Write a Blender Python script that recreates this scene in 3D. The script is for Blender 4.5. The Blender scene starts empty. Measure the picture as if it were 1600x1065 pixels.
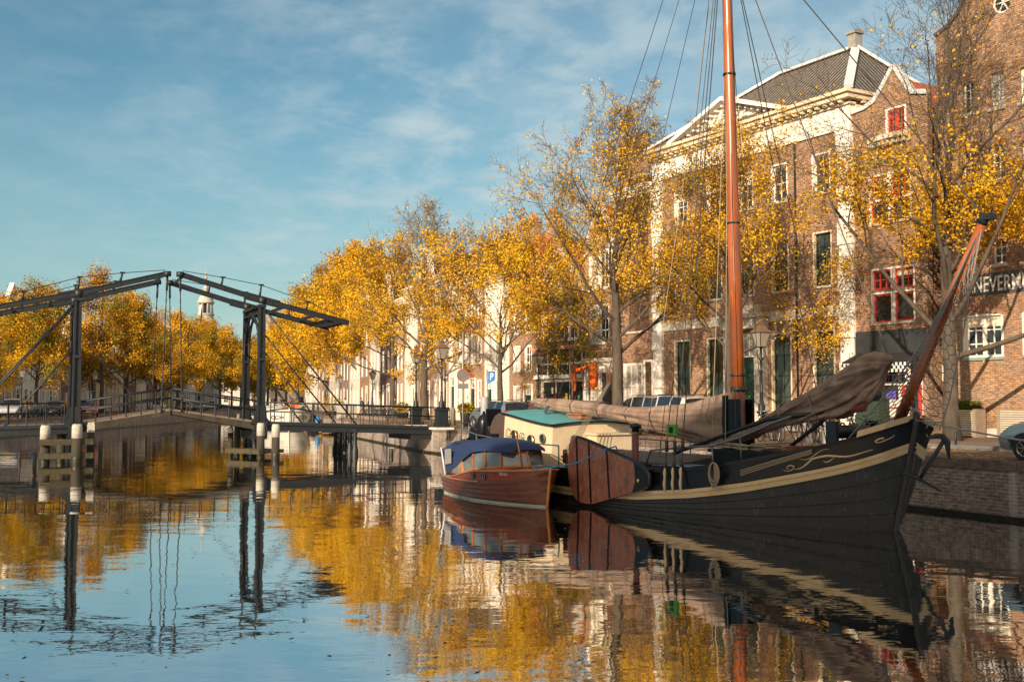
import bpy, bmesh, math, random
import numpy as np
from mathutils import Vector, Matrix
from mathutils.geometry import tessellate_polygon
R = math.radians; PI = math.pi
sc = bpy.context.scene; col = sc.collection
# ---------------------------------------------------------------- camera, light, sky
CAMZ = 2.85; F = 1700.0; PITCH = math.atan(94.0/F)
cam_d = bpy.data.cameras.new('camera'); cam = bpy.data.objects.new('camera', cam_d); col.objects.link(cam)
cam.location = (0, 0, CAMZ); cam.rotation_euler = (PI/2 + PITCH, 0, 0)
cam_d.sensor_width = 36.0; cam_d.lens = 36.0*F/1600.0; cam_d.clip_start = 0.1; cam_d.clip_end = 6000
sc.camera = cam
SUN_EL = R(21); SUN_AZ = math.atan2(-0.46, -0.89)      # direction towards the sun, behind the camera and to its left
sdir = Vector((math.sin(SUN_AZ)*math.cos(SUN_EL), math.cos(SUN_AZ)*math.cos(SUN_EL), math.sin(SUN_EL)))
sl = bpy.data.lights.new('sun', 'SUN'); sl.energy = 5.0; sl.angle = R(0.6); sl.color = (1.0, 0.80, 0.58)
so = bpy.data.objects.new('sun', sl); col.objects.link(so); so.location = sdir*100
so.rotation_euler = sdir.to_track_quat('Z', 'Y').to_euler()
w = bpy.data.worlds.new('World'); sc.world = w; w.use_nodes = True
nt = w.node_tree; nt.nodes.clear()
def wn(t, **k):
    n = nt.nodes.new(t)
    for a, b in k.items(): setattr(n, a, b)
    return n
sky = wn('ShaderNodeTexSky', sky_type='NISHITA', sun_disc=False); sky.sun_elevation = SUN_EL; sky.sun_rotation = SUN_AZ
sky.air_density = 1.0; sky.dust_density = 0.6; sky.ozone_density = 2.2
tc = wn('ShaderNodeTexCoord'); sep = wn('ShaderNodeSeparateXYZ'); nt.links.new(tc.outputs['Generated'], sep.inputs[0])
def wm(op, a, b=None, cl=False):
    n = wn('ShaderNodeMath', operation=op); n.use_clamp = cl
    for i, v in enumerate((a, b)):
        if v is None: continue
        if isinstance(v, (int, float)): n.inputs[i].default_value = v
        else: nt.links.new(v, n.inputs[i])
    return n.outputs[0]
zc = wm('MAXIMUM', sep.outputs[2], 0.0); den = wm('ADD', zc, 0.22)
cx = wm('DIVIDE', sep.outputs[0], den); cy = wm('DIVIDE', sep.outputs[1], den)
cmb = wn('ShaderNodeCombineXYZ'); nt.links.new(cx, cmb.inputs[0]); nt.links.new(cy, cmb.inputs[1])
def cloud(scale, rot, sx, sy, lo, hi, det=6.0, rough=0.6, seed=0.0):
    mp = wn('ShaderNodeMapping'); mp.inputs['Scale'].default_value = (sx, sy, 1); mp.inputs['Rotation'].default_value = (0, 0, rot)
    mp.inputs['Location'].default_value = (seed, seed*.7, 0)
    nt.links.new(cmb.outputs[0], mp.inputs[0])
    nz = wn('ShaderNodeTexNoise'); nz.inputs['Scale'].default_value = scale; nz.inputs['Detail'].default_value = det; nz.inputs['Roughness'].default_value = rough
    nz.inputs['Distortion'].default_value = 0.25
    nt.links.new(mp.outputs[0], nz.inputs['Vector'])
    mr = wn('ShaderNodeMapRange', interpolation_type='SMOOTHSTEP'); mr.inputs[1].default_value = lo; mr.inputs[2].default_value = hi
    nt.links.new(nz.outputs[0], mr.inputs[0]); return mr.outputs[0]
c1 = cloud(2.2, 0.35, 1.0, 1.1, 0.42, 0.72, 6.0, .62, 3.3)
c2 = cloud(6.0, -0.3, 1.0, 1.0, 0.40, 0.68, 9.0, .6, 1.7)
c3 = cloud(0.45, 0.2, 1.0, 1.2, 0.35, 0.62, 3.0, .5, 9.1)
cov = wm('MULTIPLY', wm('ADD', wm('MULTIPLY', c1, 0.48), wm('MULTIPLY', c2, 0.50)), wm('ADD', wm('MULTIPLY', c3, .75), .25), True)
side = wn('ShaderNodeMapRange', interpolation_type='SMOOTHSTEP'); side.inputs[1].default_value = -0.60; side.inputs[2].default_value = 0.12
side.inputs[3].default_value = 0.05; nt.links.new(sep.outputs[0], side.inputs[0])
cov = wm('MULTIPLY', cov, side.outputs[0])
veil = wn('ShaderNodeMapRange', interpolation_type='SMOOTHSTEP'); veil.inputs[1].default_value = -0.25; veil.inputs[2].default_value = 0.30; veil.inputs[4].default_value = .34; nt.links.new(sep.outputs[0], veil.inputs[0])
cov = wm('ADD', cov, wm('MULTIPLY', veil.outputs[0], wm('ADD', wm('MULTIPLY', c2, .9), .60))); cov = wm('MULTIPLY', cov, 1.0, True)
tint = wn('ShaderNodeMix', data_type='RGBA', blend_type='MULTIPLY'); tint.inputs[0].default_value = 1.0
nt.links.new(sky.outputs[0], tint.inputs[6]); tint.inputs[7].default_value = (0.58, 0.80, 0.72, 1)
hz = wn('ShaderNodeMapRange', interpolation_type='SMOOTHSTEP'); hz.inputs[1].default_value = 0.0; hz.inputs[2].default_value = 0.30; hz.inputs[3].default_value = .55; hz.inputs[4].default_value = 0.0; nt.links.new(sep.outputs[2], hz.inputs[0])
hm = wn('ShaderNodeMix', data_type='RGBA'); nt.links.new(hz.outputs[0], hm.inputs[0]); nt.links.new(tint.outputs[2], hm.inputs[6]); hm.inputs[7].default_value = (2.75, 3.55, 3.6, 1)
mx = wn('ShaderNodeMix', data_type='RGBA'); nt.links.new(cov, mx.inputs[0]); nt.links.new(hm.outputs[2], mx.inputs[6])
# added fill light for the hull: clouds brightened around the sun behind the camera
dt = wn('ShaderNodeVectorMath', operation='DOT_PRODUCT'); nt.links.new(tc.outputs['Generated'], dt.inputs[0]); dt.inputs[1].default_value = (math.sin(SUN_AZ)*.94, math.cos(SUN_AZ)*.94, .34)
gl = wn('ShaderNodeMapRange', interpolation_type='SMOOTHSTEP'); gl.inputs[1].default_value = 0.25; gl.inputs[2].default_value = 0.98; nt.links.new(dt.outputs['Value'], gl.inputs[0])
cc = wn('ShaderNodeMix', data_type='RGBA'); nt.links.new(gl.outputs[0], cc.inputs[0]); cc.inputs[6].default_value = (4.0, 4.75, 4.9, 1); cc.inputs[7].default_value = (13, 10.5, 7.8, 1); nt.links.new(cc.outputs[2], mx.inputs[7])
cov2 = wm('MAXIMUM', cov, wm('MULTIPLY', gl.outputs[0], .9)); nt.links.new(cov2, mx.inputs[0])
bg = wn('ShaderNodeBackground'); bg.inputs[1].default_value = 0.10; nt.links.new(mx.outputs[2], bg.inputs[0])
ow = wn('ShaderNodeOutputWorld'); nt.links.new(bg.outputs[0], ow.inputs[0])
vs = sc.view_settings; vs.view_transform = 'Standard'; vs.look = 'None'; vs.exposure = 0.52; vs.gamma = 1.0
sc.cycles.max_bounces = 6; sc.cycles.diffuse_bounces = 3; sc.cycles.glossy_bounces = 4; sc.cycles.transmission_bounces = 4
sc.cycles.use_denoising = True
# ---------------------------------------------------------------- geometry helpers
cp, sp_ = math.cos(PITCH), math.sin(PITCH)
def ray(px, py):
    u = (px-800)/F; v = (532.5-py)/F
    d = Vector((u, cp - v*sp_, sp_ + v*cp)); return d/d.y
def P(px, py, D):
    d = ray(px, py); return Vector((0, 0, CAMZ)) + d*D
def G(px, D, z=1.4):
    return Vector(((px-800)/F*D*cp, D, z))      # ground position under a picture column, D metres ahead
class Frame:
    def __init__(s, o, xd):
        s.o = Vector(o); xd = Vector((xd[0], xd[1], 0)).normalized(); s.x = xd; s.y = Vector((-xd.y, xd.x, 0)); s.rz = math.atan2(xd.y, xd.x)
    def l(s, p):
        d = Vector(p)-s.o; return Vector((d.dot(s.x), d.dot(s.y), d.z))
    def w(s, p):
        return s.o + s.x*p[0] + s.y*p[1] + Vector((0, 0, p[2]))
    def hit(s, px, py):                          # picture point on the plane y=0 of this frame -> local x, z
        d = ray(px, py); o = Vector((0, 0, CAMZ)); t = (s.o-o).dot(s.y)/d.dot(s.y); q = s.l(o+d*t); return q.x, q.z
    def e(s, name, label, cat, group=None, loc=None):
        return thing(name, label, cat, s.o if loc is None else loc, s.rz, group)
def tag(o, label, cat, group=None, kind=None):
    if label: o['label'] = label
    if cat: o['category'] = cat
    if group: o['group'] = group
    if kind: o['kind'] = kind
    return o
def thing(name, label, cat, loc=(0, 0, 0), rz=0, group=None):
    o = bpy.data.objects.new(name, None); col.objects.link(o); o.location = loc; o.rotation_euler = (0, 0, rz)
    o.empty_display_size = .2
    return tag(o, label, cat, group)
def copy_tree(o, parent=None):
    c = o.copy(); col.objects.link(c)
    if parent is not None: c.parent = parent
    for ch in list(o.children): copy_tree(ch, c)
    return c
class MB:
    def __init__(s): s.v = []; s.f = []; s.m = []; s.sm = []; s.cur = 0; s.smooth = False
    def add(s, vs, fs, sm=None):
        b = len(s.v); s.v += [tuple(v) for v in vs]
        for f in fs: s.f.append(tuple(i+b for i in f)); s.m.append(s.cur); s.sm.append(s.smooth if sm is None else sm)
        return s
    def box(s, x0, x1, y0, y1, z0, z1):
        return s.add([(x0,y0,z0),(x1,y0,z0),(x1,y1,z0),(x0,y1,z0),(x0,y0,z1),(x1,y0,z1),(x1,y1,z1),(x0,y1,z1)],
            [(3,2,1,0),(4,5,6,7),(0,1,5,4),(1,2,6,5),(2,3,7,6),(3,0,4,7)], False)
    def obox(s, c, d, L, w, h):                  # box centred at c, long axis d
        d = Vector(d).normalized(); a = d.cross(Vector((0,0,1)))
        if a.length < .01: a = Vector((1,0,0))
        a.normalize(); b = a.cross(d); c = Vector(c); vs = []
        for k in (-1, 1):
            for i, j in ((-1,-1),(1,-1),(1,1),(-1,1)): vs.append(c + d*(k*L/2) + a*(i*w/2) + b*(j*h/2))
        return s.add(vs, [(3,2,1,0),(4,5,6,7),(0,1,5,4),(1,2,6,5),(2,3,7,6),(3,0,4,7)], False)
    def beam(s, p, q, w, h): 
        p = Vector(p); q = Vector(q); return s.obox((p+q)/2, q-p, (q-p).length, w, h)
    def tube(s, pts, r, n=6, cap=True, flat=1.0):
        pts = [Vector(p) for p in pts]; N = len(pts)
        if isinstance(r, (int, float)): r = [r]*N
        vs = []; pa = None
        for i, p in enumerate(pts):
            d = (pts[min(i+1, N-1)] - pts[max(i-1, 0)])
            if d.length < 1e-9: d = Vector((0,0,1))
            d.normalize()
            if pa is None:
                a = d.cross(Vector((0,0,1)));
                if a.length < .05: a = d.cross(Vector((0,1,0)))
            else: a = pa - d*pa.dot(d)
            if a.length < 1e-6: a = Vector((1,0,0))
            a.normalize(); pa = a; b = d.cross(a)
            for k in range(n):
                t = 2*PI*k/n; vs.append(p + a*(math.cos(t)*r[i]) + b*(math.sin(t)*r[i]*flat))
        fs = []
        for i in range(N-1):
            for k in range(n):
                k2 = (k+1) % n; fs.append((i*n+k, i*n+k2, (i+1)*n+k2, (i+1)*n+k))
        if cap: fs.append(tuple(range(n-1, -1, -1))); fs.append(tuple((N-1)*n+k for k in range(n)))
        return s.add(vs, fs, n > 4)
    def lathe(s, prof, c=(0,0,0), n=12, sq=False, cap=True):
        vs = []; N = len(prof); ph = PI/4 if sq else 0
        if sq: n = 4
        for r, z in prof:
            for k in range(n):
                t = 2*PI*k/n+ph; rr = r*(1.414 if sq else 1); vs.append((c[0]+rr*math.cos(t), c[1]+rr*math.sin(t), c[2]+z))
        fs = []
        for i in range(N-1):
            for k in range(n):
                k2 = (k+1) % n; fs.append((i*n+k, i*n+k2, (i+1)*n+k2, (i+1)*n+k))
        if cap: fs.append(tuple(range(n-1,-1,-1))); fs.append(tuple((N-1)*n+k for k in range(n)))
        return s.add(vs, fs, not sq)
    def grid(s, rows, close=False, sm=True):     # rows of equal length of points
        n = len(rows[0]); vs = [p for r in rows for p in r]; fs = []
        for i in range(len(rows)-1):
            for k in range(n if close else n-1):
                k2 = (k+1) % n; fs.append((i*n+k, i*n+k2, (i+1)*n+k2, (i+1)*n+k))
        return s.add(vs, fs, sm)
    def prism(s, poly, y0, y1):                  # x,z outline extruded along y
        poly = ccw(poly); n = len(poly); vs = [(x, y0, z) for x, z in poly]+[(x, y1, z) for x, z in poly]
        tr = tessellate_polygon([[Vector((x, z, 0)) for x, z in poly]])
        fs = [tuple(t) for t in tr]+[tuple(i+n for i in reversed(t)) for t in tr]
        fs += [(i, (i+1) % n, (i+1) % n+n, i+n) for i in range(n)]
        return s.add(vs, fs, False)
    def prism_yz(s, poly, x0, x1):
        b = len(s.v); s.prism(poly, x0, x1)
        for i in range(b, len(s.v)): x, y, z = s.v[i]; s.v[i] = (y, x, z)
        return s
    def sheet(s, poly, z):
        poly = ccw(poly); tr = tessellate_polygon([[Vector((x, y, 0)) for x, y in poly]])
        return s.add([(x, y, z) for x, y in poly], [tuple(t) for t in tr], False)
    def ball(s, c, r, n=8, m=6, sz=1.0, sx=1.0, sy=1.0):
        rows = []
        for i in range(m+1):
            a = PI*i/m; rows.append([(c[0]+r*sx*math.sin(a)*math.cos(2*PI*k/n), c[1]+r*sy*math.sin(a)*math.sin(2*PI*k/n), c[2]-r*sz*math.cos(a)) for k in range(n)])
        return s.grid(rows, True)
    def build(s, name, mats, parent=None, loc=None, rz=0, bevel=0, fixn=True):
        me = bpy.data.meshes.new(name); me.from_pydata(s.v, [], s.f)
        if not isinstance(mats, (list, tuple)): mats = [mats]
        for m in mats: me.materials.append(m)
        me.polygons.foreach_set('material_index', s.m); me.polygons.foreach_set('use_smooth', s.sm); me.update()
        if fixn and len(s.f) < 6000:
            bm = bmesh.new(); bm.from_mesh(me); bmesh.ops.recalc_face_normals(bm, faces=bm.faces); bm.to_mesh(me); bm.free()
        o = bpy.data.objects.new(name, me); col.objects.link(o)
        if loc is not None: o.location = loc
        o.rotation_euler = (0, 0, rz)
        if parent is not None: o.parent = parent
        if bevel:
            b = o.modifiers.new('bevel', 'BEVEL'); b.width = bevel; b.segments = 2; b.limit_method = 'ANGLE'; b.angle_limit = R(40)
        return o
def ccw(p):
    a = sum(p[i][0]*p[(i+1) % len(p)][1]-p[(i+1) % len(p)][0]*p[i][1] for i in range(len(p))); return list(p) if a > 0 else list(p)[::-1]
def rot2(v, a): return Vector((v[0]*math.cos(a)-v[1]*math.sin(a), v[0]*math.sin(a)+v[1]*math.cos(a), v[2] if len(v) > 2 else 0))
# ---------------------------------------------------------------- materials
MATS = {}
def base(name):
    m = bpy.data.materials.new(name); m.use_nodes = True; t = m.node_tree; return m, t, t.nodes['Principled BSDF']
def N_(t, kind, **k):
    n = t.nodes.new(kind)
    for a, b in k.items(): setattr(n, a, b)
    return n
def lk(t, a, b): t.links.new(a, b)
def mat(name, c, rough=.7, metal=0, var=.25, vs=3.0, bump=0.0, bs=30.0, stain=None, c2=None, stretch=(1, 1, 1), coat=0, lo=.35, hi=.65, bd=.02, streak=None):
    if name in MATS: return MATS[name]
    m, t, b = base(name); b.inputs['Roughness'].default_value = rough; b.inputs['Metallic'].default_value = metal
    if coat: b.inputs['Coat Weight'].default_value = coat
    co = N_(t, 'ShaderNodeTexCoord'); mp = N_(t, 'ShaderNodeMapping'); mp.inputs['Scale'].default_value = stretch; lk(t, co.outputs['Object'], mp.inputs[0])
    nz = N_(t, 'ShaderNodeTexNoise'); nz.inputs['Scale'].default_value = vs; nz.inputs['Detail'].default_value = 6; nz.inputs['Roughness'].default_value = .65; lk(t, mp.outputs[0], nz.inputs['Vector'])
    r = N_(t, 'ShaderNodeMapRange'); r.inputs[1].default_value = lo; r.inputs[2].default_value = hi; lk(t, nz.outputs[0], r.inputs[0])
    mixn = N_(t, 'ShaderNodeMix', data_type='RGBA'); lk(t, r.outputs[0], mixn.inputs[0])
    k = c2 if c2 else tuple(x*(1-var) for x in c)
    mixn.inputs[6].default_value = (*c, 1); mixn.inputs[7].default_value = (*k, 1); outc = mixn.outputs[2]
    for sc_, st_, lo_, hi_, cs_ in (streak or ()):
        m2 = N_(t, 'ShaderNodeMapping'); m2.inputs['Scale'].default_value = st_; lk(t, co.outputs['Object'], m2.inputs[0])
        n3 = N_(t, 'ShaderNodeTexNoise'); n3.inputs['Scale'].default_value = sc_; n3.inputs['Detail'].default_value = 7; n3.inputs['Roughness'].default_value = .7; lk(t, m2.outputs[0], n3.inputs['Vector'])
        r3 = N_(t, 'ShaderNodeMapRange'); r3.inputs[1].default_value = lo_; r3.inputs[2].default_value = hi_; r3.inputs[4].default_value = cs_[3]; lk(t, n3.outputs[0], r3.inputs[0])
        m3 = N_(t, 'ShaderNodeMix', data_type='RGBA'); lk(t, r3.outputs[0], m3.inputs[0]); lk(t, outc, m3.inputs[6]); m3.inputs[7].default_value = (*cs_[:3], 1); outc = m3.outputs[2]
    lk(t, outc, b.inputs['Base Color'])
    if bump:
        n2 = N_(t, 'ShaderNodeTexNoise'); n2.inputs['Scale'].default_value = bs; n2.inputs['Detail'].default_value = 4; lk(t, mp.outputs[0], n2.inputs['Vector'])
        bp = N_(t, 'ShaderNodeBump'); bp.inputs['Strength'].default_value = bump; bp.inputs['Distance'].default_value = bd
        lk(t, n2.outputs[0], bp.inputs['Height']); lk(t, bp.outputs[0], b.inputs['Normal'])
    MATS[name] = m; return m
def brick(name, c1, c2, mortar=(.33, .30, .26), bw=.25, bh=.085, ms=.014, var=.3, flat=False, stain=0.0):
    if name in MATS: return MATS[name]
    m, t, b = base(name); b.inputs['Roughness'].default_value = .88
    co = N_(t, 'ShaderNodeTexCoord'); s = N_(t, 'ShaderNodeSeparateXYZ'); lk(t, co.outputs['Object'], s.inputs[0])
    ad = N_(t, 'ShaderNodeMath', operation='ADD'); lk(t, s.outputs[0], ad.inputs[0]); lk(t, s.outputs[1], ad.inputs[1])
    cb = N_(t, 'ShaderNodeCombineXYZ')
    if flat: lk(t, s.outputs[0], cb.inputs[0]); lk(t, s.outputs[1], cb.inputs[1])
    else: lk(t, ad.outputs[0], cb.inputs[0]); lk(t, s.outputs[2], cb.inputs[1])
    br = N_(t, 'ShaderNodeTexBrick'); br.inputs['Scale'].default_value = 1; br.inputs['Brick Width'].default_value = bw; br.inputs['Row Height'].default_value = bh
    br.inputs['Mortar Size'].default_value = ms; br.inputs['Mortar Smooth'].default_value = .3; br.inputs['Bias'].default_value = -.1
    br.inputs['Color1'].default_value = (*c1, 1); br.inputs['Color2'].default_value = (*c2, 1); br.inputs['Mortar'].default_value = (*mortar, 1)
    lk(t, cb.outputs[0], br.inputs['Vector'])
    nz = N_(t, 'ShaderNodeTexNoise'); nz.inputs['Scale'].default_value = .7; nz.inputs['Detail'].default_value = 9; nz.inputs['Roughness'].default_value = .7; lk(t, co.outputs['Object'], nz.inputs['Vector'])
    r = N_(t, 'ShaderNodeMapRange'); r.inputs[1].default_value = .3; r.inputs[2].default_value = .7; r.inputs[3].default_value = 1+var*.5; r.inputs[4].default_value = 1-var; lk(t, nz.outputs[0], r.inputs[0])
    mu = N_(t, 'ShaderNodeMix', data_type='RGBA', blend_type='MULTIPLY'); mu.inputs[0].default_value = 1; lk(t, br.outputs[0], mu.inputs[6]); lk(t, r.outputs[0], mu.inputs[7])
    mpb = N_(t, 'ShaderNodeMapping'); mpb.inputs['Scale'].default_value = (4.5, 14, 1); lk(t, cb.outputs[0], mpb.inputs[0])
    nb = N_(t, 'ShaderNodeTexNoise'); nb.inputs['Scale'].default_value = 1; nb.inputs['Detail'].default_value = 2; lk(t, mpb.outputs[0], nb.inputs['Vector'])
    rb = N_(t, 'ShaderNodeMapRange'); rb.inputs[1].default_value = .35; rb.inputs[2].default_value = .65; rb.inputs[3].default_value = 1.25; rb.inputs[4].default_value = .62; lk(t, nb.outputs[0], rb.inputs[0])
    mub = N_(t, 'ShaderNodeMix', data_type='RGBA', blend_type='MULTIPLY'); mub.inputs[0].default_value = 1; lk(t, mu.outputs[2], mub.inputs[6]); lk(t, rb.outputs[0], mub.inputs[7])
    out = mub.outputs[2]
    if stain:
        mp = N_(t, 'ShaderNodeMapping'); mp.inputs['Scale'].default_value = (1.1, 1.1, .12); lk(t, co.outputs['Object'], mp.inputs[0])
        n3 = N_(t, 'ShaderNodeTexNoise'); n3.inputs['Scale'].default_value = 1.3; n3.inputs['Detail'].default_value = 5; lk(t, mp.outputs[0], n3.inputs['Vector'])
        r3 = N_(t, 'ShaderNodeMapRange'); r3.inputs[1].default_value = .56; r3.inputs[2].default_value = .72; r3.inputs[4].default_value = stain; lk(t, n3.outputs[0], r3.inputs[0])
        m3 = N_(t, 'ShaderNodeMix', data_type='RGBA'); lk(t, r3.outputs[0], m3.inputs[0]); lk(t, out, m3.inputs[6]); m3.inputs[7].default_value = (.42, .42, .40, 1); out = m3.outputs[2]
    lk(t, out, b.inputs['Base Color'])
    bp = N_(t, 'ShaderNodeBump'); bp.inputs['Strength'].default_value = .5; bp.inputs['Distance'].default_value = .01; bp.invert = True
    lk(t, br.outputs['Fac'], bp.inputs['Height']); lk(t, bp.outputs[0], b.inputs['Normal'])
    MATS[name] = m; return m
def stripes(name, c1, c2, scale, axis='X', rough=.7, bump=.6, wav=0.0, dist=.05):
    if name in MATS: return MATS[name]
    m, t, b = base(name); b.inputs['Roughness'].default_value = rough
    co = N_(t, 'ShaderNodeTexCoord'); wv = N_(t, 'ShaderNodeTexWave', wave_type='BANDS', bands_direction=axis); wv.inputs['Scale'].default_value = scale; wv.inputs['Distortion'].default_value = wav
    wv.inputs['Detail'].default_value = 2; wv.inputs['Detail Scale'].default_value = 1.5
    lk(t, co.outputs['Object'], wv.inputs[0])
    nz = N_(t, 'ShaderNodeTexNoise'); nz.inputs['Scale'].default_value = 5; nz.inputs['Detail'].default_value = 6; lk(t, co.outputs['Object'], nz.inputs['Vector'])
    mu = N_(t, 'ShaderNodeMath', operation='MULTIPLY'); lk(t, wv.outputs[1], mu.inputs[0]); 
    r = N_(t, 'ShaderNodeMapRange'); r.inputs[1].default_value = .3; r.inputs[2].default_value = .7; r.inputs[3].default_value = .45; lk(t, nz.outputs[0], r.inputs[0]); lk(t, r.outputs[0], mu.inputs[1])
    mi = N_(t, 'ShaderNodeMix', data_type='RGBA'); lk(t, mu.outputs[0], mi.inputs[0]); mi.inputs[6].default_value = (*c2, 1); mi.inputs[7].default_value = (*c1, 1); lk(t, mi.outputs[2], b.inputs['Base Color'])
    bp = N_(t, 'ShaderNodeBump'); bp.inputs['Strength'].default_value = bump; bp.inputs['Distance'].default_value = dist; lk(t, wv.outputs[1], bp.inputs['Height']); lk(t, bp.outputs[0], b.inputs['Normal'])
    MATS[name] = m; return m
def leafmat(name, c, c2):
    if name in MATS: return MATS[name]
    m, t, b = base(name); b.inputs['Roughness'].default_value = .8; b.inputs['Specular IOR Level'].default_value = .2
    g = N_(t, 'ShaderNodeNewGeometry'); mi = N_(t, 'ShaderNodeMix', data_type='RGBA'); lk(t, g.outputs['Random Per Island'], mi.inputs[0])
    mi.inputs[6].default_value = (*c, 1); mi.inputs[7].default_value = (*c2, 1); lk(t, mi.outputs[2], b.inputs['Base Color'])
    tr = N_(t, 'ShaderNodeBsdfTranslucent'); lk(t, mi.outputs[2], tr.inputs[0]); ms = N_(t, 'ShaderNodeMixShader'); ms.inputs[0].default_value = .24
    lk(t, b.outputs[0], ms.inputs[1]); lk(t, tr.outputs[0], ms.inputs[2]); lk(t, ms.outputs[0], t.nodes['Material Output'].inputs[0])
    MATS[name] = m; return m
def glass(name, c=(.03, .035, .035), rough=.04, spec=.8):
    if name in MATS: return MATS[name]
    m = mat(name, c, rough, var=.6, vs=.9, bump=.03, bs=1.2); b = m.node_tree.nodes['Principled BSDF']; b.inputs['Specular IOR Level'].default_value = spec
    return m
WHITE = mat('white_paint', (.80, .77, .70), .6, var=.12, vs=4)
CREAM = mat('cream_paint', (.74, .62, .44), .6, var=.12, vs=3)
STONE = mat('pale_stone', (.60, .55, .47), .8, var=.3, vs=3)
GREYST = mat('grey_stone', (.32, .31, .29), .85, var=.35, vs=3, bump=.3)
BLACK = mat('black_paint', (.014, .016, .020), .35, var=.4, vs=5)
IRON = mat('dark_iron', (.012, .017, .022), .5, var=.45, vs=6, bump=.15, bs=25)
GREEN = mat('dark_green_paint', (.012, .045, .030), .4)
REDP = mat('red_paint', (.55, .045, .03), .45)
GLASS = glass('window_glass'); GLASSG = glass('green_blind_glass', (.06, .066, .054)); GLASSC = glass('curtained_glass', (.50, .48, .42), .1)
BR_A = brick('brown_brick', (.46, .27, .155), (.28, .16, .10), (.15, .11, .08)); BR_B = brick('orange_brick', (.47, .28, .165), (.32, .18, .105), (.20, .15, .11))
BR_C = brick('dark_brick', (.13, .055, .045), (.09, .04, .035), (.12, .09, .08)); BR_D = brick('pale_brick', (.42, .30, .21), (.33, .22, .15))
BR_E = brick('purple_brick', (.24, .14, .11), (.17, .10, .08))
QUAYB = brick('quay_brick', (.27, .20, .16), (.18, .135, .115), (.33, .30, .27), stain=.75, var=.5)
TILE = stripes('grey_roof_tile', (.27, .225, .18), (.03, .026, .024), 1.05, 'X', bump=1.0, wav=.8)
TILEY = stripes('grey_roof_tile_hip', (.24, .21, .175), (.03, .027, .025), 1.05, 'Y', bump=1.0, wav=.8)
TILER = stripes('orange_roof_tile', (.55, .16, .05), (.25, .06, .02), 1.05, 'X', bump=1.0)
TILERY = stripes('orange_roof_tile_cross', (.55, .16, .05), (.22, .05, .02), 1.05, 'Y', bump=1.0)
LEAD = mat('grey_lead', (.42, .45, .47), .6, var=.3)
BARK = mat('tree_bark', (.105, .083, .062), .95, var=.5, vs=5, bump=.8, bs=14, stretch=(1, 1, .3))
BARKL = mat('pale_bark', (.22, .17, .12), .95, var=.5, vs=5, bump=.8, bs=14, stretch=(1, 1, .4))
TIMBER = mat('weathered_timber', (.050, .038, .027), .9, var=.6, vs=2.5, bump=.6, bs=12, stretch=(1, 1, .25), c2=(.020, .020, .013))
# ---------------------------------------------------------------- the setting: water, ground, quays
def water_mat():
    m, t, b = base('canal_water'); t.nodes.remove(b)
    co = N_(t, 'ShaderNodeTexCoord')
    def nz(sx, sy, scale, det, dist=0.3):
        mp = N_(t, 'ShaderNodeMapping'); mp.inputs['Scale'].default_value = (sx, sy, 1); lk(t, co.outputs['Object'], mp.inputs[0])
        n = N_(t, 'ShaderNodeTexNoise'); n.inputs['Scale'].default_value = scale; n.inputs['Detail'].default_value = det; n.inputs['Distortion'].default_value = dist; lk(t, mp.outputs[0], n.inputs['Vector']); return n.outputs[0]
    a = nz(.8, 1.3, 1.5, 2); b2 = nz(1, 1.25, .5, 1); c = nz(.8, 1.3, 7, 2)
    patch = nz(.5, 1.4, .11, 2); r = N_(t, 'ShaderNodeMapRange'); r.inputs[1].default_value = .38; r.inputs[2].default_value = .62; r.inputs[3].default_value = .35; r.inputs[4].default_value = 1.15; lk(t, patch, r.inputs[0])
    def mm(op, p, q):
        n = N_(t, 'ShaderNodeMath', operation=op)
        for i, v in enumerate((p, q)):
            if isinstance(v, (int, float)): n.inputs[i].default_value = v
            else: lk(t, v, n.inputs[i])
        return n.outputs[0]
    h = mm('ADD', mm('ADD', mm('MULTIPLY', a, .42), mm('MULTIPLY', b2, 1.0)), mm('MULTIPLY', c, .06)); h = mm('MULTIPLY', h, r.outputs[0])
    bp = N_(t, 'ShaderNodeBump'); bp.inputs['Strength'].default_value = 1; bp.inputs['Distance'].default_value = .0115; lk(t, h, bp.inputs['Height'])
    g = N_(t, 'ShaderNodeBsdfGlossy'); g.inputs['Roughness'].default_value = .012; g.inputs[0].default_value = (.93, .93, .92, 1); lk(t, bp.outputs[0], g.inputs['Normal'])
    d = N_(t, 'ShaderNodeBsdfDiffuse'); d.inputs[0].default_value = (.016, .018, .014, 1)
    lw = N_(t, 'ShaderNodeLayerWeight'); lw.inputs[0].default_value = .5
    mr = N_(t, 'ShaderNodeMapRange'); mr.inputs[1].default_value = .60; mr.inputs[2].default_value = 1.0; mr.inputs[3].default_value = .68; mr.inputs[4].default_value = .93; lk(t, lw.outputs['Facing'], mr.inputs[0])
    ms = N_(t, 'ShaderNodeMixShader'); lk(t, mr.outputs[0], ms.inputs[0]); lk(t, d.outputs[0], ms.inputs[1]); lk(t, g.outputs[0], ms.inputs[2])
    lk(t, ms.outputs[0], t.nodes['Material Output'].inputs[0]); return m
WATER = water_mat()
ZS = 1.4
QR = [(25.95, -3), (12.0, 26.0), (-4.85, 61), (-12.2, 85), (-17.8, 105), (-30.5, 150), (-45.5, 210), (-72, 320)]
QL = [(-36, -3), (-37.5, 40), (-39.6, 84), (-44, 145), (-52, 206), (-84, 320)]
m = MB(); m.sheet([(-300, -30), (300, -30), (300, 420), (-300, 420)], 0.0); tag(m.build('water', WATER), None, None, kind='structure')
PAVE = brick('street_pavers', (.20, .125, .085), (.145, .095, .07), (.10, .085, .065), bw=.2, bh=.1, ms=.008, var=.45, flat=True)
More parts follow.
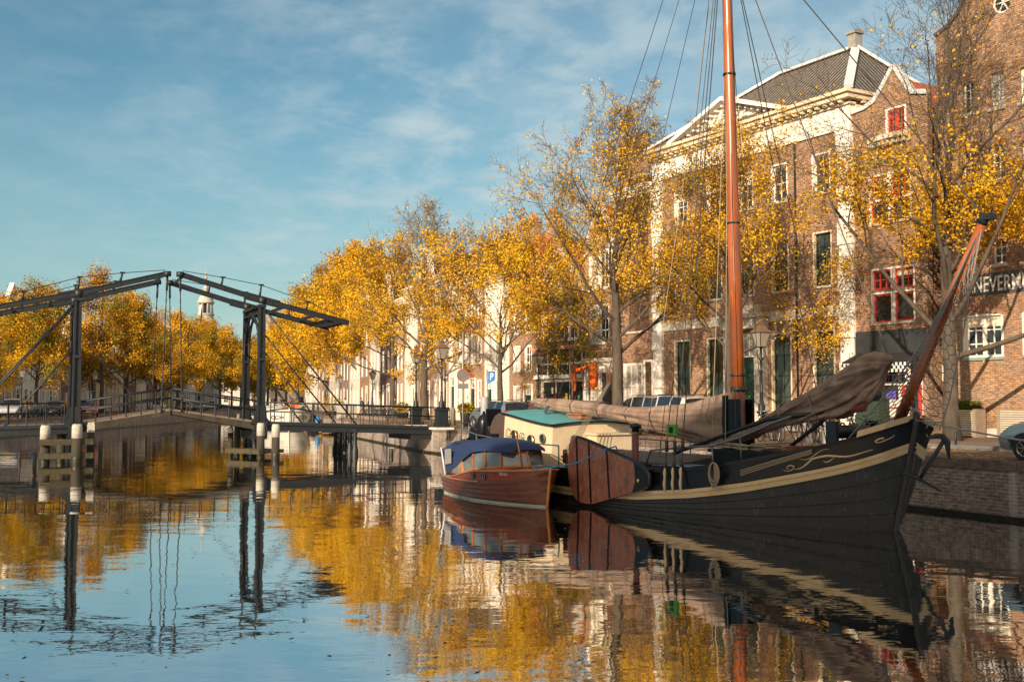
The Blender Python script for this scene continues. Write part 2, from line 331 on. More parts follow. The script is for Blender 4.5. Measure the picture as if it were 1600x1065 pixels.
def ground():
    outer = [Vector((-2500, -600, 0)), Vector((2500, -600, 0)), Vector((2500, 4000, 0)), Vector((-2500, 4000, 0))]
    canal = [Vector((x, y, 0)) for x, y in QR] + [Vector((x, y, 0)) for x, y in reversed(QL)]
    tr = tessellate_polygon([outer, canal]); vs = [(v.x, v.y, ZS) for v in outer+canal]
    b = MB(); b.add(vs, [tuple(t) for t in tr], False)
    tag(b.build('ground', PAVE), None, None, kind='structure')
ground()
COPE = mat('coping_stone', (.30, .23, .18), .85, var=.4, vs=2, bump=.3, c2=(.14, .11, .09))
SOLD = brick('soldier_course', (.17, .11, .085), (.12, .08, .065), (.17, .15, .13), bw=.07, bh=.3, ms=.01, var=.4)
ALGAE = mat('dark_waterline_algae', (.020, .020, .012), .5, var=.5, vs=4)
def quay(p, q, label, brickm=QUAYB, flip=False):
    p, q = (q, p) if flip else (p, q)
    L = (Vector((*q, 0))-Vector((*p, 0))).length; f = Frame((p[0], p[1], 0), (q[0]-p[0], q[1]-p[1]))
    t = f.e('quay_wall', label, 'quay wall')
    b = MB(); b.box(0, L, 0, .5, -1.5, 1.18); b.build('wall', brickm, t)
    b = MB(); b.box(0, L, -.03, .45, 1.184, 1.42); b.build('coping', SOLD, t)
    b = MB(); b.box(0, L, -.055, -.002, -.3, .10); b.build('waterline_kerb', ALGAE, t)
# local y must point into the land
quay(QR[0], QR[1], 'brick quay wall at the right edge, past the bow of the black ship', flip=True)
quay(QR[1], QR[2], 'brick quay wall running behind the black ship to the bridge end', flip=True)
quay(QR[2], QR[3], 'pale brick quay wall just beyond the right end of the bridge', flip=True)
quay(QR[3], QR[4], 'quay wall beside the moored white barge', flip=True)
quay(QR[4], QR[5], 'quay wall receding under yellow trees behind the white barge', flip=True)
quay(QR[5], QR[6], 'far quay wall on the right bank, well beyond the barge', flip=True)
quay(QR[6], QR[7], 'farthest quay wall on the right bank', flip=True)
for a, b_, l in ((0, 1, 'near left quay wall outside the picture edge'), (1, 2, 'left quay wall at the picture edge under the bridge ramp'), (2, 3, 'long left quay wall in front of the parked silver and red cars'), (3, 4, 'left quay wall seen between the two bridge towers'), (4, 5, 'farthest quay wall on the left bank')):
    quay(QL[a], QL[b_], l, flip=False)
quay(QL[0], QR[0], 'quay wall on the near shore behind the camera', flip=True)
quay(QR[7], QL[5], 'end wall closing the far canal', flip=True)
# raised pavement with a stone kerb on the right street
fq = Frame((12.0, 26.0, ZS), (-.4338, .9010))       # along the right quay, away from the camera; +y is the canal side
t = thing('kerb', 'low pale stone kerb on the right quay near the blue car', 'kerb', fq.o, fq.rz)
b = MB(); b.box(-14, 13, -4.75, -4.6, .0, .13); b.build('kerbstone', mat('kerb_stone', (.16, .165, .165), .85, var=.4, vs=3), t)
b = MB(); b.box(-14, 13, -7.2, -4.752, .0, .125); tag(b.build('pavement', brick('sidewalk_pavers', (.24, .16, .115), (.18, .12, .09), (.12, .10, .08), bw=.2, bh=.1, ms=.008, var=.4, flat=True), None, fq.o, fq.rz), None, None, kind='structure')
# ---------------------------------------------------------------- buildings
def wall_front(mb, outline, holes, rec, th=.35, trim=None):
    """front slab in the y=0 plane (x,z) with openings, reveals of depth rec, thickness th"""
    polys = [ccw(outline)] + [ccw(h) for h in holes]
    tr = tessellate_polygon([[Vector((x, z, 0)) for x, z in p] for p in polys]); fl = [q for p in polys for q in p]
    mb.add([(x, 0, z) for x, z in fl], [tuple(t) for t in tr], False)
    o = polys[0]; n = len(o); mb.add([(x, 0, z) for x, z in o]+[(x, th, z) for x, z in o], [(i, (i+1) % n, (i+1) % n+n, i+n) for i in range(n)], False)
    mb.add([(x, th, z) for x, z in o], [tuple(t) for t in tessellate_polygon([[Vector((x, z, 0)) for x, z in o]])], False)
    for h in polys[1:]:
        n = len(h); mb.add([(x, 0, z) for x, z in h]+[(x, rec, z) for x, z in h], [(i, (i+1) % n, (i+1) % n+n, i+n) for i in range(n)], False)
        mb.add([(x, rec+.04, z) for x, z in h], [tuple(t) for t in tessellate_polygon([[Vector((x, z, 0)) for x, z in h]])], False)
def rect(x0, x1, z0, z1): return [(x0, z0), (x1, z0), (x1, z1), (x0, z1)]
def archrect(x0, x1, z0, z1, rise, n=8):
    if not rise: return rect(x0, x1, z0, z1)
    c = (x0+x1)/2; hw = (x1-x0)/2; return [(x0, z0), (x1, z0)] + [(c+hw*math.cos(PI*k/n), z1-rise+rise*math.sin(PI*k/n)) for k in range(n+1)]
WR = random.Random(8)
def window(parent, x0, x1, z0, z1, nx=2, nz=3, fm=None, gm=None, rec=.14, sill=True, bar=.035, fr=.07, midbar=True, rise=0, sillm=None, blind=0, casing=None):
    fm = fm or WHITE; gm = gm or (GLASSC if WR.random() < .22 else GLASS)
    if not blind and gm is GLASS and WR.random() < .18: blind = WR.uniform(.2, .5)
    b = MB(); y0, y1 = rec-.07, rec
    if casing:
        b.cur = 1; c = .10; b.box(x0, x0+c, .01, rec-.001, z0, z1); b.box(x1-c, x1, .01, rec-.001, z0, z1); b.box(x0+c, x1-c, .01, rec-.001, z1-c, z1); b.cur = 0; x0 += c; x1 -= c; z1 -= c
    b.box(x0, x0+fr, y0, y1, z0, z1); b.box(x1-fr, x1, y0, y1, z0, z1); b.box(x0+fr, x1-fr, y0, y1, z0, z0+fr); b.box(x0+fr, x1-fr, y0, y1, z1-fr, z1)
    for i in range(1, nx): x = x0+(x1-x0)*i/nx; b.box(x-bar/2, x+bar/2, y0+.02, y1, z0+fr, z1-fr)
    if nx == 4 and nz == 3: x = (x0+x1)/2; b.box(x-.085, x+.085, y0-.01, y1-.004, z0+fr, z1-fr)
    for k in range(1, nz):
        z = z0+(z1-z0)*k/nz; bb = bar*2.2 if (midbar and k == nz//2 and nz > 2) else bar
        b.box(x0+fr, x1-fr, y0+.012, y1-.003, z-bb/2, z+bb/2)
    o = b.build('window', [fm, casing or fm], parent, fixn=False)
    p = MB(); p.box(x0+.01, x1-.01, rec-.02, rec+.02, z0+.01, z1-.01); p.build('pane', gm, o, fixn=False)
    if blind:
        p = MB(); zb = z1-fr-(z1-z0-2*fr)*blind; p.box(x0+fr, x1-fr, rec-.035, rec-.022, zb, z1-fr); p.build('blind', CREAM, o, fixn=False)
    if sill:
        s_ = MB(); s_.box(x0-.08, x1+.08, -.07, rec-.005, z0-.12, z0-.002); s_.build('sill', sillm or STONE, o, fixn=False)
    return o
HN = 0
def house(fr, px0, px1, label, wallm, eave, depth=10, gable=None, wins=(), roofm=None, roof='par', ridge=3.0, cat='house', group=None, name='canal_house', rec=.14, cornice=None, rise=0, chim=0, trim=None, fascia=.5, winkw=None):
    x0 = fr.hit(px0, 626)[0]; x1 = fr.hit(px1, 626)[0]; W = x1-x0; f = Frame(fr.w((x0, 0, 0)), fr.x)
    t = f.e(name, label, cat, group)
    if gable: out = [(0, 0), (W, 0)] + [(u*W, z) for u, z in reversed(gable)]
    else: out = rect(0, W, 0, eave)
    hs = []; ws = []
    for q in wins:
        if callable(q): continue
        hs.append(archrect(q[0], q[1], q[2], q[3], q[4].get('rise', 0) if len(q) > 4 else 0)); ws.append(q)
    b = MB(); wall_front(b, out, hs, rec, .3)
    b.box(.012, W-.012, .29, depth, 0, eave)
    b.build('wall', wallm, t)
    for q in ws:
        kw = dict(winkw or {}); kw.update(q[4] if len(q) > 4 else {}); dr = kw.pop('door', None)
        if dr is not None:
            d = MB(); d.box(q[0]+.02, q[1]-.02, rec-.05, rec+.03, q[2], q[3]-.7); w2 = (q[1]-q[0])
            for k in range(2):
                d.cur = 1; d.box(q[0]+.12+k*(w2/2-.04), q[0]+w2/2-.08+k*(w2/2-.04), rec-.07, rec-.051, q[2]+.25, q[3]-.95); d.cur = 0
            do = d.build('door', [dr, dr], t, fixn=False)
            hd = MB(); hd.ball((q[1]-.2, rec-.09, q[2]+1.05), .035); hd.build('handle', mat('brass', (.55, .38, .12), .3, .9), do)
            window(t, q[0]+.02, q[1]-.02, q[3]-.68, q[3]-.02, 2, 1, rec=rec, sill=False)
            fr_ = MB(); fr_.box(q[0]-.14, q[0]-.002, -.05, .06, q[2], q[3]+.12); fr_.box(q[1]+.002, q[1]+.14, -.05, .06, q[2], q[3]+.12); fr_.box(q[0]-.002, q[1]+.002, -.05, .06, q[3]+.002, q[3]+.12); fr_.build('door_frame', WHITE, t, fixn=False)
        else: window(t, *q[:4], rec=rec, **kw)
    if cornice is not None and not gable:
        c = MB(); c.box(-.02, W+.02, -.12, .02, eave-fascia, eave-.12); c.box(-.05, W+.05, -.38, .30, eave-.118, eave+.08); c.box(-.03, W+.03, -.26, -.122, eave-.26, eave-.12)
        c.build('cornice', cornice, t, fixn=False)
    if gable and trim is not None:
        c = MB(); pts = [(u*W, z) for u, z in gable]
        for i in range(len(pts)-1):
            p, q = Vector((pts[i][0], .13, pts[i][1]+.04)), Vector((pts[i+1][0], .13, pts[i+1][1]+.04))
            d = (q-p).normalized(); c.beam(p-d*.03, q+d*.03, .46, .16)
        c.build('gable_coping', trim, t)
    r = MB()
    if roof == 'par': r.prism_yz([(.18 if not gable else .32, eave-.05), (depth+.3, eave-.05), (depth/2, eave+ridge)], -.03, W+.03)
    elif roof == 'perp': r.prism([(-.04, eave-.05), (W+.04, eave-.05), (W/2, eave+ridge)], .31 if gable else .1, depth+.1)
    elif roof == 'flat': r.box(.02, W-.02, .31, depth-.02, eave+.002, eave+.15)
    ro = r.build('roof', roofm or TILE, t)
    for k in range(chim):
        c = MB(); cx_ = W*(.12 if k == 0 else .88); cy_ = depth*.45; zt = eave+ridge+1.1
        c.box(cx_-.55, cx_+.55, cy_-.35, cy_+.35, eave+.3, zt); c.box(cx_-.62, cx_+.62, cy_-.42, cy_+.42, zt-.35, zt-.2); c.cur = 1
        for j in (-.3, 0, .3): c.lathe([(.11, 0), (.13, .4), (.10, .45)], (cx_+j, cy_, zt), 8)
        c.build('chimney', [BR_B, mat('clay_pot', (.45, .18, .09))], ro)
    return t, f, W
def rows(W, cols, zs, h, w=1.0, margin=.5, **kw):
    out = []
    for z in zs:
        for i in range(cols):
            c = margin + (W-2*margin)*(i+.5)/cols; out.append((c-w/2, c+w/2, z, z+h, dict(kw)))
    return out
def W_(fr, a, b): return fr.hit(b, 626)[0]-fr.hit(a, 626)[0]
FR1 = Frame((19, 44.8, ZS), (.507, -.862)); FR2 = Frame((-17.4, 123.8, ZS), (.31, -.951)); FR3 = Frame((-35.8, 190, ZS), (.268, -.963))
FL1 = Frame((-52.2, 111, ZS), (-.08, 1)); FL2 = Frame((-56.2, 160, ZS), (-.17, .985))
def pxrect(f, x0, y0, x1, y1, **kw):
    a = f.hit(x0, (y0+y1)/2)[0]; b = f.hit(x1, (y0+y1)/2)[0]; c = (x0+x1)/2
    return (a, b, f.hit(c, y1)[1], f.hit(c, y0)[1], kw)
def fframe(fr, px): return Frame(fr.w((fr.hit(px, 626)[0], 0, 0)), fr.x)
# --- B1: tall brick building with the painted lettering
f = fframe(FR1, 1474); W1 = 15.5
wins = [pxrect(f, *q, nx=2, nz=4, midbar=False) for q in ((1504,128,1522,178), (1546.5,112,1569,168), (1593,102,1616,158), (1504,236,1522.5,288), (1548.5,226,1570,280), (1596,217,1618,273), (1504,364,1522,417), (1550.5,359,1572,412), (1597,354,1619,408))]
wins += [(v[0]+k, v[1]+k, v[2], v[3], dict(v[4])) for v in (wins[2], wins[5], wins[8]) for k in (1.9, 4.2, 6.4)]
lowk = dict(nx=4, nz=3, midbar=False, casing=WHITE, fr=.10, bar=.05, sillm=mat('green_grey_sill', (.25, .33, .30)))
big = pxrect(f, 1504, 490, 1568, 558, **lowk); big2 = pxrect(f, 1597, 482, 1662, 553, **lowk); wins += [big, big2, (big2[0]+4.2, big2[1]+4.2, big2[2], big2[3], dict(lowk))]
zt = f.hit(1474, 52)[1]
gab = [(0, zt), (.02, zt+.1), (.045, zt+.25), (.075, zt+.6), (.10, zt+1.2), (.115, zt+2.0), (.13, zt+3.0), (.30, zt+3.4), (.40, zt+5.6), (.5, zt+6.6), (.60, zt+5.6), (.70, zt+3.4), (.87, zt+3.0), (.885, zt+2.0), (.90, zt+1.2), (.925, zt+.6), (.955, zt+.25), (.98, zt+.1), (1, zt)]
x0_, x1_ = 0, W1
t, fb1, _ = None, None, None
def b1():
    xo, zo = f.hit(1565, 3); n = 20
    t = f.e('brick_building', 'tall brown brick building at the right edge with dark lettered band and white barred windows', 'building')
    out = [(0, 0), (W1, 0)] + [(u*W1, z) for u, z in reversed(gab)]
    circ = [(xo+.46*math.cos(2*PI*k/n), zo+.46*math.sin(2*PI*k/n)) for k in range(n)]
    circ2 = [(xo+5.5+.46*math.cos(2*PI*k/n), zo+.46*math.sin(2*PI*k/n)) for k in range(n)]
    b = MB(); wall_front(b, out, [archrect(*q[:4], .12 if q[3]-q[2] < 2.3 else 0) for q in wins]+[circ, circ2], .2, .35); b.box(.01, W1-.01, .34, 12, 0, zt-.1); b.build('wall', BR_B, t)
    for q in wins: window(t, *q[:4], rec=.2, **q[4])
    for q in wins:
        if q[3]-q[2] < 2.3:
            c = MB(); n2 = 7; xm = (q[0]+q[1])/2; hw = (q[1]-q[0])/2+.12
            pts = [(xm+hw*(2*i/n2-1), q[3]+.02+.10*(1-(2*i/n2-1)**2)) for i in range(n2+1)]
            for i in range(n2): c.prism([pts[i], pts[i+1], (pts[i+1][0]*1.0, pts[i+1][1]+.24), (pts[i][0], pts[i][1]+.24)], -.012, .05)
            c.build('brick_arch', mat('arch_brick', (.33, .17, .10), .9, var=.4, vs=12), t)
    for xx in (xo, xo+5.5):
        fm = MB(); ring = [Vector((xx+.42*math.cos(2*PI*k/24), .12, zo+.42*math.sin(2*PI*k/24))) for k in range(25)]; fm.tube(ring, .05, 6)
        for a in range(3): c_, s_ = math.cos(PI*a/3), math.sin(PI*a/3); fm.beam((xx-.42*c_, .12, zo-.42*s_), (xx+.42*c_, .12, zo+.42*s_), .05, .04)
        o = fm.build('round_window', WHITE, t); p = MB(); p.add([(xx, .17, zo)]+[(xx+.45*math.cos(2*PI*k/24), .17, zo+.45*math.sin(2*PI*k/24)) for k in range(24)], [(0, k+1, (k+1) % 24+1) for k in range(24)]); p.build('pane', GLASS, o)
    c = MB(); pts = [(u*W1, z) for u, z in gab]
    for i in range(len(pts)-1): c.beam((pts[i][0], .12, pts[i][1]), (pts[i+1][0], .12, pts[i+1][1]), .5, .13)
    c.build('gable_coping', mat('dark_coping', (.10, .08, .07)), t)
    r = MB(); r.prism([(.2, zt-.1), (W1-.2, zt-.1), (W1/2, zt+5.5)], .36, 12); ro = r.build('roof', TILERY, t)
    # dark painted band with white letters
    xa, zb = f.hit(1519, 463); _, za = f.hit(1519, 429); b = MB(); b.box(xa-.02, W1-1, -.015, -.002, zb, za); b.build('sign_band', mat('dark_band', (.075, .082, .09), .8, var=.3, vs=1.5), t)
    cu = bpy.data.curves.new('lettering', 'FONT'); cu.body = 'JENEVERMUSEUM'; cu.extrude = .012; cu.size = .88; cu.offset = .006; cu.space_character = 1.04
    tmp = bpy.data.objects.new('lettering_curve', cu); col.objects.link(tmp); bpy.context.view_layer.update()
    me = bpy.data.meshes.new_from_object(tmp.evaluated_get(bpy.context.evaluated_depsgraph_get())); bpy.data.objects.remove(tmp)
    me.transform(Matrix.Rotation(PI/2, 4, 'X')); me.materials.clear(); me.materials.append(WHITE)
    xs_ = sorted(v.co.x for v in me.vertices); wd = xs_[-1]; xn = f.hit(1507, 446)[0]; xe = f.hit(1601, 441)[0]; kx = .975*(xe-xn)/(wd*.605)
    for v in me.vertices: v.co.x *= kx
    o = bpy.data.objects.new('lettering', me); col.objects.link(o); o.parent = t
    o.location = (xn, -.03, zb+(za-zb-.62)/2)
    # plinth
    b = MB(); b.box(0, W1, -.05, -.002, 0, .35); b.build('plinth', STONE, t)
    b = MB(); b.box(f.hit(1537,563)[0], f.hit(1541,563)[0], -.05, -.002, f.hit(1539,569)[1], f.hit(1539,563)[1]); b.build('alarm_box', mat('yellow_plate', (.7, .5, .12)), t)
    b = MB(); b.box(-.01, .35, -.03, -.002, 2.3, 3.0); b.build('street_plate', STONE, t)
b1()
# --- B3: grand house with pediment
f3 = fframe(FR1, 1024); W3 = f3.hit(1338, 626)[0]
def b3():
    f = f3; W = W3; t = f.e('grand_canal_house', 'wide brick mansion with white pediment, white corner pilasters and grey hipped roof behind the mast', 'house')
    zc = f.hit(1327, 152)[1]; zf = f.hit(1327, 200)[1]; D = 7.0
    ww = []
    gk = dict(nx=2, nz=4, casing=CREAM, fm=GREEN, gm=GLASSG, bar=.03, sill=False)
    gx = [(1055,1078), (1107,1129), (1206,1237), (1272,1304)]
    zg0, zg1 = f.hit(1288, 640)[1], f.hit(1288, 514)[1]
    xs = []
    for a, b_ in gx: xa, xb = f.hit(a, 600)[0], f.hit(b_, 600)[0]; xs.append(((xa+xb)/2)); ww.append(((xa+xb)/2-.72, (xa+xb)/2+.72, .65, zg1, gk))
    xd = f.hit(1168, 600)[0]; xs5 = xs[:2]+[xd]+xs[2:]
    z1a, z1b = f.hit(1288, 436)[1], f.hit(1288, 360)[1]; z2a, z2b = f.hit(1283, 300)[1], f.hit(1283, 238)[1]
    for x in xs5:
        ww.append((x-.62, x+.62, z1a-.3, z1b, dict(nx=2, nz=4, casing=CREAM, fm=GREEN, bar=.03, gm=GLASSG)))
        ww.append((x-.6, x+.6, z2a, z2b, dict(nx=2, nz=2, casing=WHITE, fm=WHITE, bar=.04, blind=.0 if x > xd+1 else .3)))
    door = (xd-.8, xd+.8, .5, zg1+.1)
    b = MB(); wall_front(b, rect(0, W, 0, zf), [rect(*q[:4]) for q in ww]+[rect(*door)], .22, .35); b.box(.01, W-.01, .34, D, 0, zc-.05); b.build('wall', BR_A, t)
    for q in ww: window(t, *q[:4], rec=.22, **q[4])
    # frieze, cornice, dentils
    b = MB(); b.box(0, W, -.10, .33, zf+.002, zc-.35); b.box(0, W, -.13, -.101, zf+.35, zf+.45); b.build('frieze', WHITE, t, fixn=False)
    b = MB(); b.box(-.1, W+.30, -.55, .2, zc-.12, zc+.1); b.box(-.1, W+.4, -.70, .2, zc+.102, zc+.26); b.box(W+.001, W+.30, .2, D, zc-.12, zc+.1); b.box(W+.001, W+.4, .2, D, zc+.102, zc+.26); b.box(-.05, W+.12, -.22, .2, zc-.348, zc-.262)
    b.box(W+.001, W+.1, .2, D, zf, zc-.348)
    x = .1
    while x < W: b.box(x, x+.2, -.46, -.10, zc-.26, zc-.122); x += .48
    y = .5
    while y < D: b.box(W+.1, W+.28, y, y+.2, zc-.26, zc-.122); y += .48
    b.build('cornice', CREAM, t, fixn=False)
    # pediment
    px0, px1 = f.hit(1062, 222)[0], f.hit(1229, 182)[0]; xm = (px0+px1)/2; zp = zc+.27; hp = f.hit(1143, 158)[1]-zp
    b = MB(); b.prism([(px0, zp), (px1, zp), (xm, zp+hp)], -.1, .6); b.build('pediment', WHITE, t)
    b = MB(); b.beam((px0-.5, .0, zp-.02), (xm, .0, zp+hp+.1), 1.3, .22); b.beam((px1+.5, .0, zp-.02), (xm, .0, zp+hp+.1), 1.3, .22)
    for s_ in (-1, 1):
        for k in range(9):
            u = (k+.5)/9; xx = xm+s_*(px1-px0)/2*u; b.box(xx-.07, xx+.07, -.4, -.1, zp+hp*(1-u)-.2, zp+hp*(1-u)-.1)
    b.build('pediment_cornice', WHITE, t)
    b = MB()
    for i in range(26):
        a = i*2.4; rr = .25+.05*i; xx = xm+(rr*math.cos(a))*1.4; zz = zp+hp*.42+rr*.28*math.sin(a); b.tube([(xx, -.12, zz), (xx+.25*math.cos(a+1), -.16, zz+.18*math.sin(a+1)), (xx+.35*math.cos(a+2), -.12, zz+.25*math.sin(a+2))], [.07, .09, .04], 6)
    b.build('pediment_carving', STONE, t)
    # side gables' small roof of the pediment
    b = MB(); b.prism([(px0-.5, zp+.05), (px1+.5, zp+.05), (xm, zp+hp+.22)], .62, 2.6); b.build('pediment_roof', LEAD, t)
    # pilasters in rusticated blocks
    for xa in (-.02, W-.78):
        b = MB(); n = 13
        for k in range(n):
            za, zb2 = zf*k/n, zf*(k+1)/n; e = .0 if k % 2 else .05; b.box(xa-e, xa+.8+e, -.13-e, .3, za+.02, zb2-.02); b.box(xa+.02, xa+.78, -.11, .3, zb2-.02, zb2+.02)
        b.box(xa-.08, xa+.88, -.22, .3, zf-.25, zf-.02)
        b.build('pilaster', WHITE, t, fixn=False)
    zs = f.hit(1324, 484)[1]
    b = MB(); b.box(.85, W-.85, -.07, .1, zs-.25, zs+.25); b.build('string_course', STONE, t, fixn=False)
    # portal
    b = MB(); b.box(xd-1.5, xd-.81, -.3, .2, 0, zg1+.3); b.box(xd+.81, xd+1.5, -.3, .2, 0, zg1+.3); b.box(xd-1.6, xd+1.6, -.4, .2, zg1+.302, zg1+.85); b.box(xd-1.8, xd+1.8, -.6, .2, zg1+.852, zg1+1.05)
    b.box(xd-1.1, xd+1.1, -.2, .2, zg1+1.052, zg1+1.5); b.build('portal', STONE, t, fixn=False)
    b = MB(); b.box(xd-.78, xd+.78, .1, .2, .5, zg1-1.2); b.box(xd-.6, xd-.08, .08, .1, .9, zg1-1.5); b.box(xd+.08, xd+.6, .08, .1, .9, zg1-1.5); do = b.build('door', GREEN, t, fixn=False)
    b = MB(); b.ball((xd+.1, .05, 1.7), .05); b.build('handle', mat('brass', (.55, .38, .12), .3, .9), do)
    window(t, xd-.78, xd+.78, zg1-1.15, zg1+.08, 4, 1, fm=WHITE, rec=.2, sill=False)
    b = MB()
    for k in range(3): b.box(xd-1.6+.0*k, xd+1.6, -1.3+.35*k, -.301 if k < 2 else -.301, .16*k+.001, .16*(k+1))
    b.build('steps', STONE, t)
    b = MB(); b.box(.8, xd-1.62, -.06, -.001, 0, .5); b.box(xd+1.62, W-.8, -.06, -.001, 0, .5); b.build('plinth', GREYST, t)
    # hipped roof
    e = 2.9; zr = zc+3.6; XA = xm+.4; b = MB(); A = [(-.1, -.55, zc+.262), (W+.35, -.55, zc+.262), (W+.35, D+.2, zc+.262), (-.1, D+.2, zc+.262), (XA, D/2-.2, zr), (W-e+.3, D/2-.2, zr)]
    b.add(A, [(0, 1, 5, 4), (2, 3, 4, 5)]); b.cur = 1; b.add(A, [(1, 2, 5), (3, 0, 4)]); b.cur = 0; ro = b.build('roof', [TILE, TILEY], t)
    b = MB()
    for p, q in ((4, 5), (1, 5), (2, 5), (0, 4), (3, 4)): b.beam(Vector(A[p])+Vector((0, 0, .06)), Vector(A[q])+Vector((0, 0, .06)), .42, .14)
    b.build('lead_flashing', mat('pale_lead', (.60, .62, .62), .5, var=.25), ro)
    b = MB(); b.box(W-e, W-e+.5, D/2-.45, D/2+.05, zr, zr+.7); b.box(W-e-.08, W-e+.58, D/2-.53, D/2+.13, zr+.7, zr+.82); b.build('chimney', GREYST, ro)
    x = f.hit(1248, 560)[0]; b = MB(); b.tube([(x, -.09, 0), (x, -.09, zf)], .05, 6); b.build('drainpipe', IRON, t)
b3()
# --- B2: stepped red-window house
f2 = fframe(FR1, 1339); W2 = f2.hit(1449, 626)[0]
def b2():
    f = f2; W = W2; D = 9; t = f.e('gabled_canal_house', 'narrow brown brick house with curved white-edged gable and red window frames', 'house')
    o = [(0, f.hit(1339, 176)[1])] + [f.hit(a, b_) for a, b_ in ((1352, 170), (1366, 160), (1378, 140), (1397, 104), (1424, 145), (1449, 145))]
    redk = dict(fm=REDP, casing=WHITE, gm=GLASS, bar=.05, fr=.09)
    ww = [pxrect(f, 1383, 166, 1416, 206, nx=4, nz=3, midbar=False, sill=False, **redk), ]
    for q, sp in ((pxrect(f, 1357, 268, 1424, 345), .5), (pxrect(f, 1361, 416, 1430, 502), .42)):
        xm = (q[0]+q[1])/2; zm = q[3]-(q[3]-q[2])*sp
        for xa, xb in ((q[0], xm), (xm+.001, q[1])): ww.append((xa, xb, zm+.05, q[3], dict(nx=3, nz=2, midbar=False, sill=False, **redk))); ww.append((xa, xb, q[2], zm-.05, dict(nx=1, nz=1, **redk)))
    shop = pxrect(f, 1347, 566, 1442, 670); shop = (shop[0], shop[1], .1, shop[3])
    b = MB(); wall_front(b, [(0, 0), (W, 0)]+[(x, z) for x, z in reversed(o)], [rect(*q[:4]) for q in ww]+[rect(*shop[:4])], .16, .32); ze = o[-1][1]-.6; b.box(.01, W-.01, .31, D, 0, ze); b.build('wall', BR_A, t)
    for q in ww: window(t, *q[:4], rec=.16, **q[4])
    c = MB()
    for i in range(len(o)-1): c.beam((o[i][0], .06, o[i][1]+.05), (o[i+1][0], .06, o[i+1][1]+.05), .34, .20)
    c.build('gable_coping', mat('pale_lead', (.60, .62, .62)), t)
    # curved balcony ledge under the attic window
    zb = f.hit(1397, 214)[1]; xa, xb = f.hit(1357, 212)[0], f.hit(1428, 212)[0]; b = MB(); n = 10
    for k in range(n):
        u0, u1 = k/n, (k+1)/n; x0, x1 = xa+(xb-xa)*u0, xa+(xb-xa)*u1; d = .12+.35*math.sin(PI*(u0+u1)/2); b.box(x0, x1, -d, -.001, zb-.1, zb+.12); b.box(x0, x0+(x1-x0)*.55, -d*.7, -.001, zb-.3, zb-.102)
    b.build('ledge', STONE, t)
    r = MB(); zr = o[4][1]-.25; r.prism([(-.04, ze-.1), (W+.05, ze-.1), (W/2, zr)], .33, D+3); r.build('roof', TILERY, t)
    # dark shop fascia, awning with chequered edge, shopfront
    zf0, zf1 = shop[3], f.hit(1390, 508)[1]-.2; b = MB(); b.box(0, W, -.05, -.002, zf0+.05, zf1); b.build('shop_fascia', mat('dark_fascia', (.03, .035, .04), .7, var=.4), t)
    aw = MB(); x0, x1 = .05, W-.02; aw.prism_yz([(-.05, zf0+.42), (-.05, zf0+.36), (-1.0, zf0-.02), (-1.0, zf0+.04)], x0, x1); ao = aw.build('awning', mat('black_canvas', (.02, .02, .022), .8), t)
    v = MB(); n = 34
    for r_ in range(3):
        for k in range(n):
            v.cur = (k+r_) % 2; xk = x0+(x1-x0)*k/n; v.box(xk, xk+(x1-x0)/n, -1.02, -1.0, zf0-.04-.14*(r_+1), zf0-.04-.14*r_)
    for r_ in range(3, 16):
        for k in range(3): v.cur = (k+r_) % 2; v.box(x0+.14*k, x0+.14*(k+1), -1.02, -1.0, zf0-.04-.14*(r_+1), zf0-.04-.14*r_)
        for k in range(2): v.cur = (k+r_) % 2; v.box(x1-.14*(k+1), x1-.14*k, -1.02, -1.0, zf0-.04-.14*(r_+1), zf0-.04-.14*r_)
    v.build('chequered_valance', [mat('black_canvas', (.02, .02, .022)), WHITE], ao, fixn=False)
    s_ = MB(); xs0, xs1, z1 = shop[0], shop[1], shop[3]
    s_.box(xs0, xs1, .06, .14, z1-.08, z1); s_.box(xs0, xs0+.08, .06, .14, .1, z1-.08); s_.box(xs1-.08, xs1, .06, .14, .1, z1-.08); xm = xs0+(xs1-xs0)*.62; s_.box(xm-.07, xm+.07, .06, .14, .1, z1-.08); s_.box(xs0+.08, xm-.07, .06, .14, z1-1.0, z1-.88); s_.box(xm+.07, xs1-.08, .06, .14, z1-1.0, z1-.88); s_.box(xs0+.08, xm-.07, .04, .15, .1, .8)
    so_ = s_.build('shopfront', WHITE, t, fixn=False)
    p = MB(); p.box(xs0+.05, xs1-.05, .15, .17, .12, z1-.05); p.build('pane', GLASS, so_, fixn=False)
    d = MB(); d.box(xm+.1, xm+.28, .07, .14, .12, z1-1.0); d.box(xs1-.3, xs1-.1, .07, .14, .12, z1-1.0); d.box(xm+.28, xs1-.3, .07, .14, .12, .9); d.box(xm+.28, xs1-.3, .07, .14, z1-1.2, z1-1.0); d.box(xm+.1, xs1-.1, .10, .135, z1-.5, z1-.4)
    for k in range(7): xk = xs0+.15+(xs1-xs0-.3)*k/7; d.box(xk, xk+.04, .07, .13, z1-.86, z1-.09)
    do = d.build('door', REDP, t, fixn=False); h = MB(); h.box(xm+.3, xm+.34, .02, .07, 1.3, 1.5); h.build('handle', IRON, do)
    # poster in the window
    b = MB(); b.box(xm-.75, xm-.2, .045, .055, 1.0, 1.9); b.cur = 1; b.box(xm-.75, xm-.2, .043, .0449, 1.5, 1.9); b.cur = 2; b.box(xm-.6, xm-.35, .040, .0429, 1.28, 1.56); b.build('poster', [mat('pink_print', (.75, .10, .38)), mat('blue_print', (.13, .10, .55)), mat('yellow_print', (.85, .65, .08))], t, fixn=False)
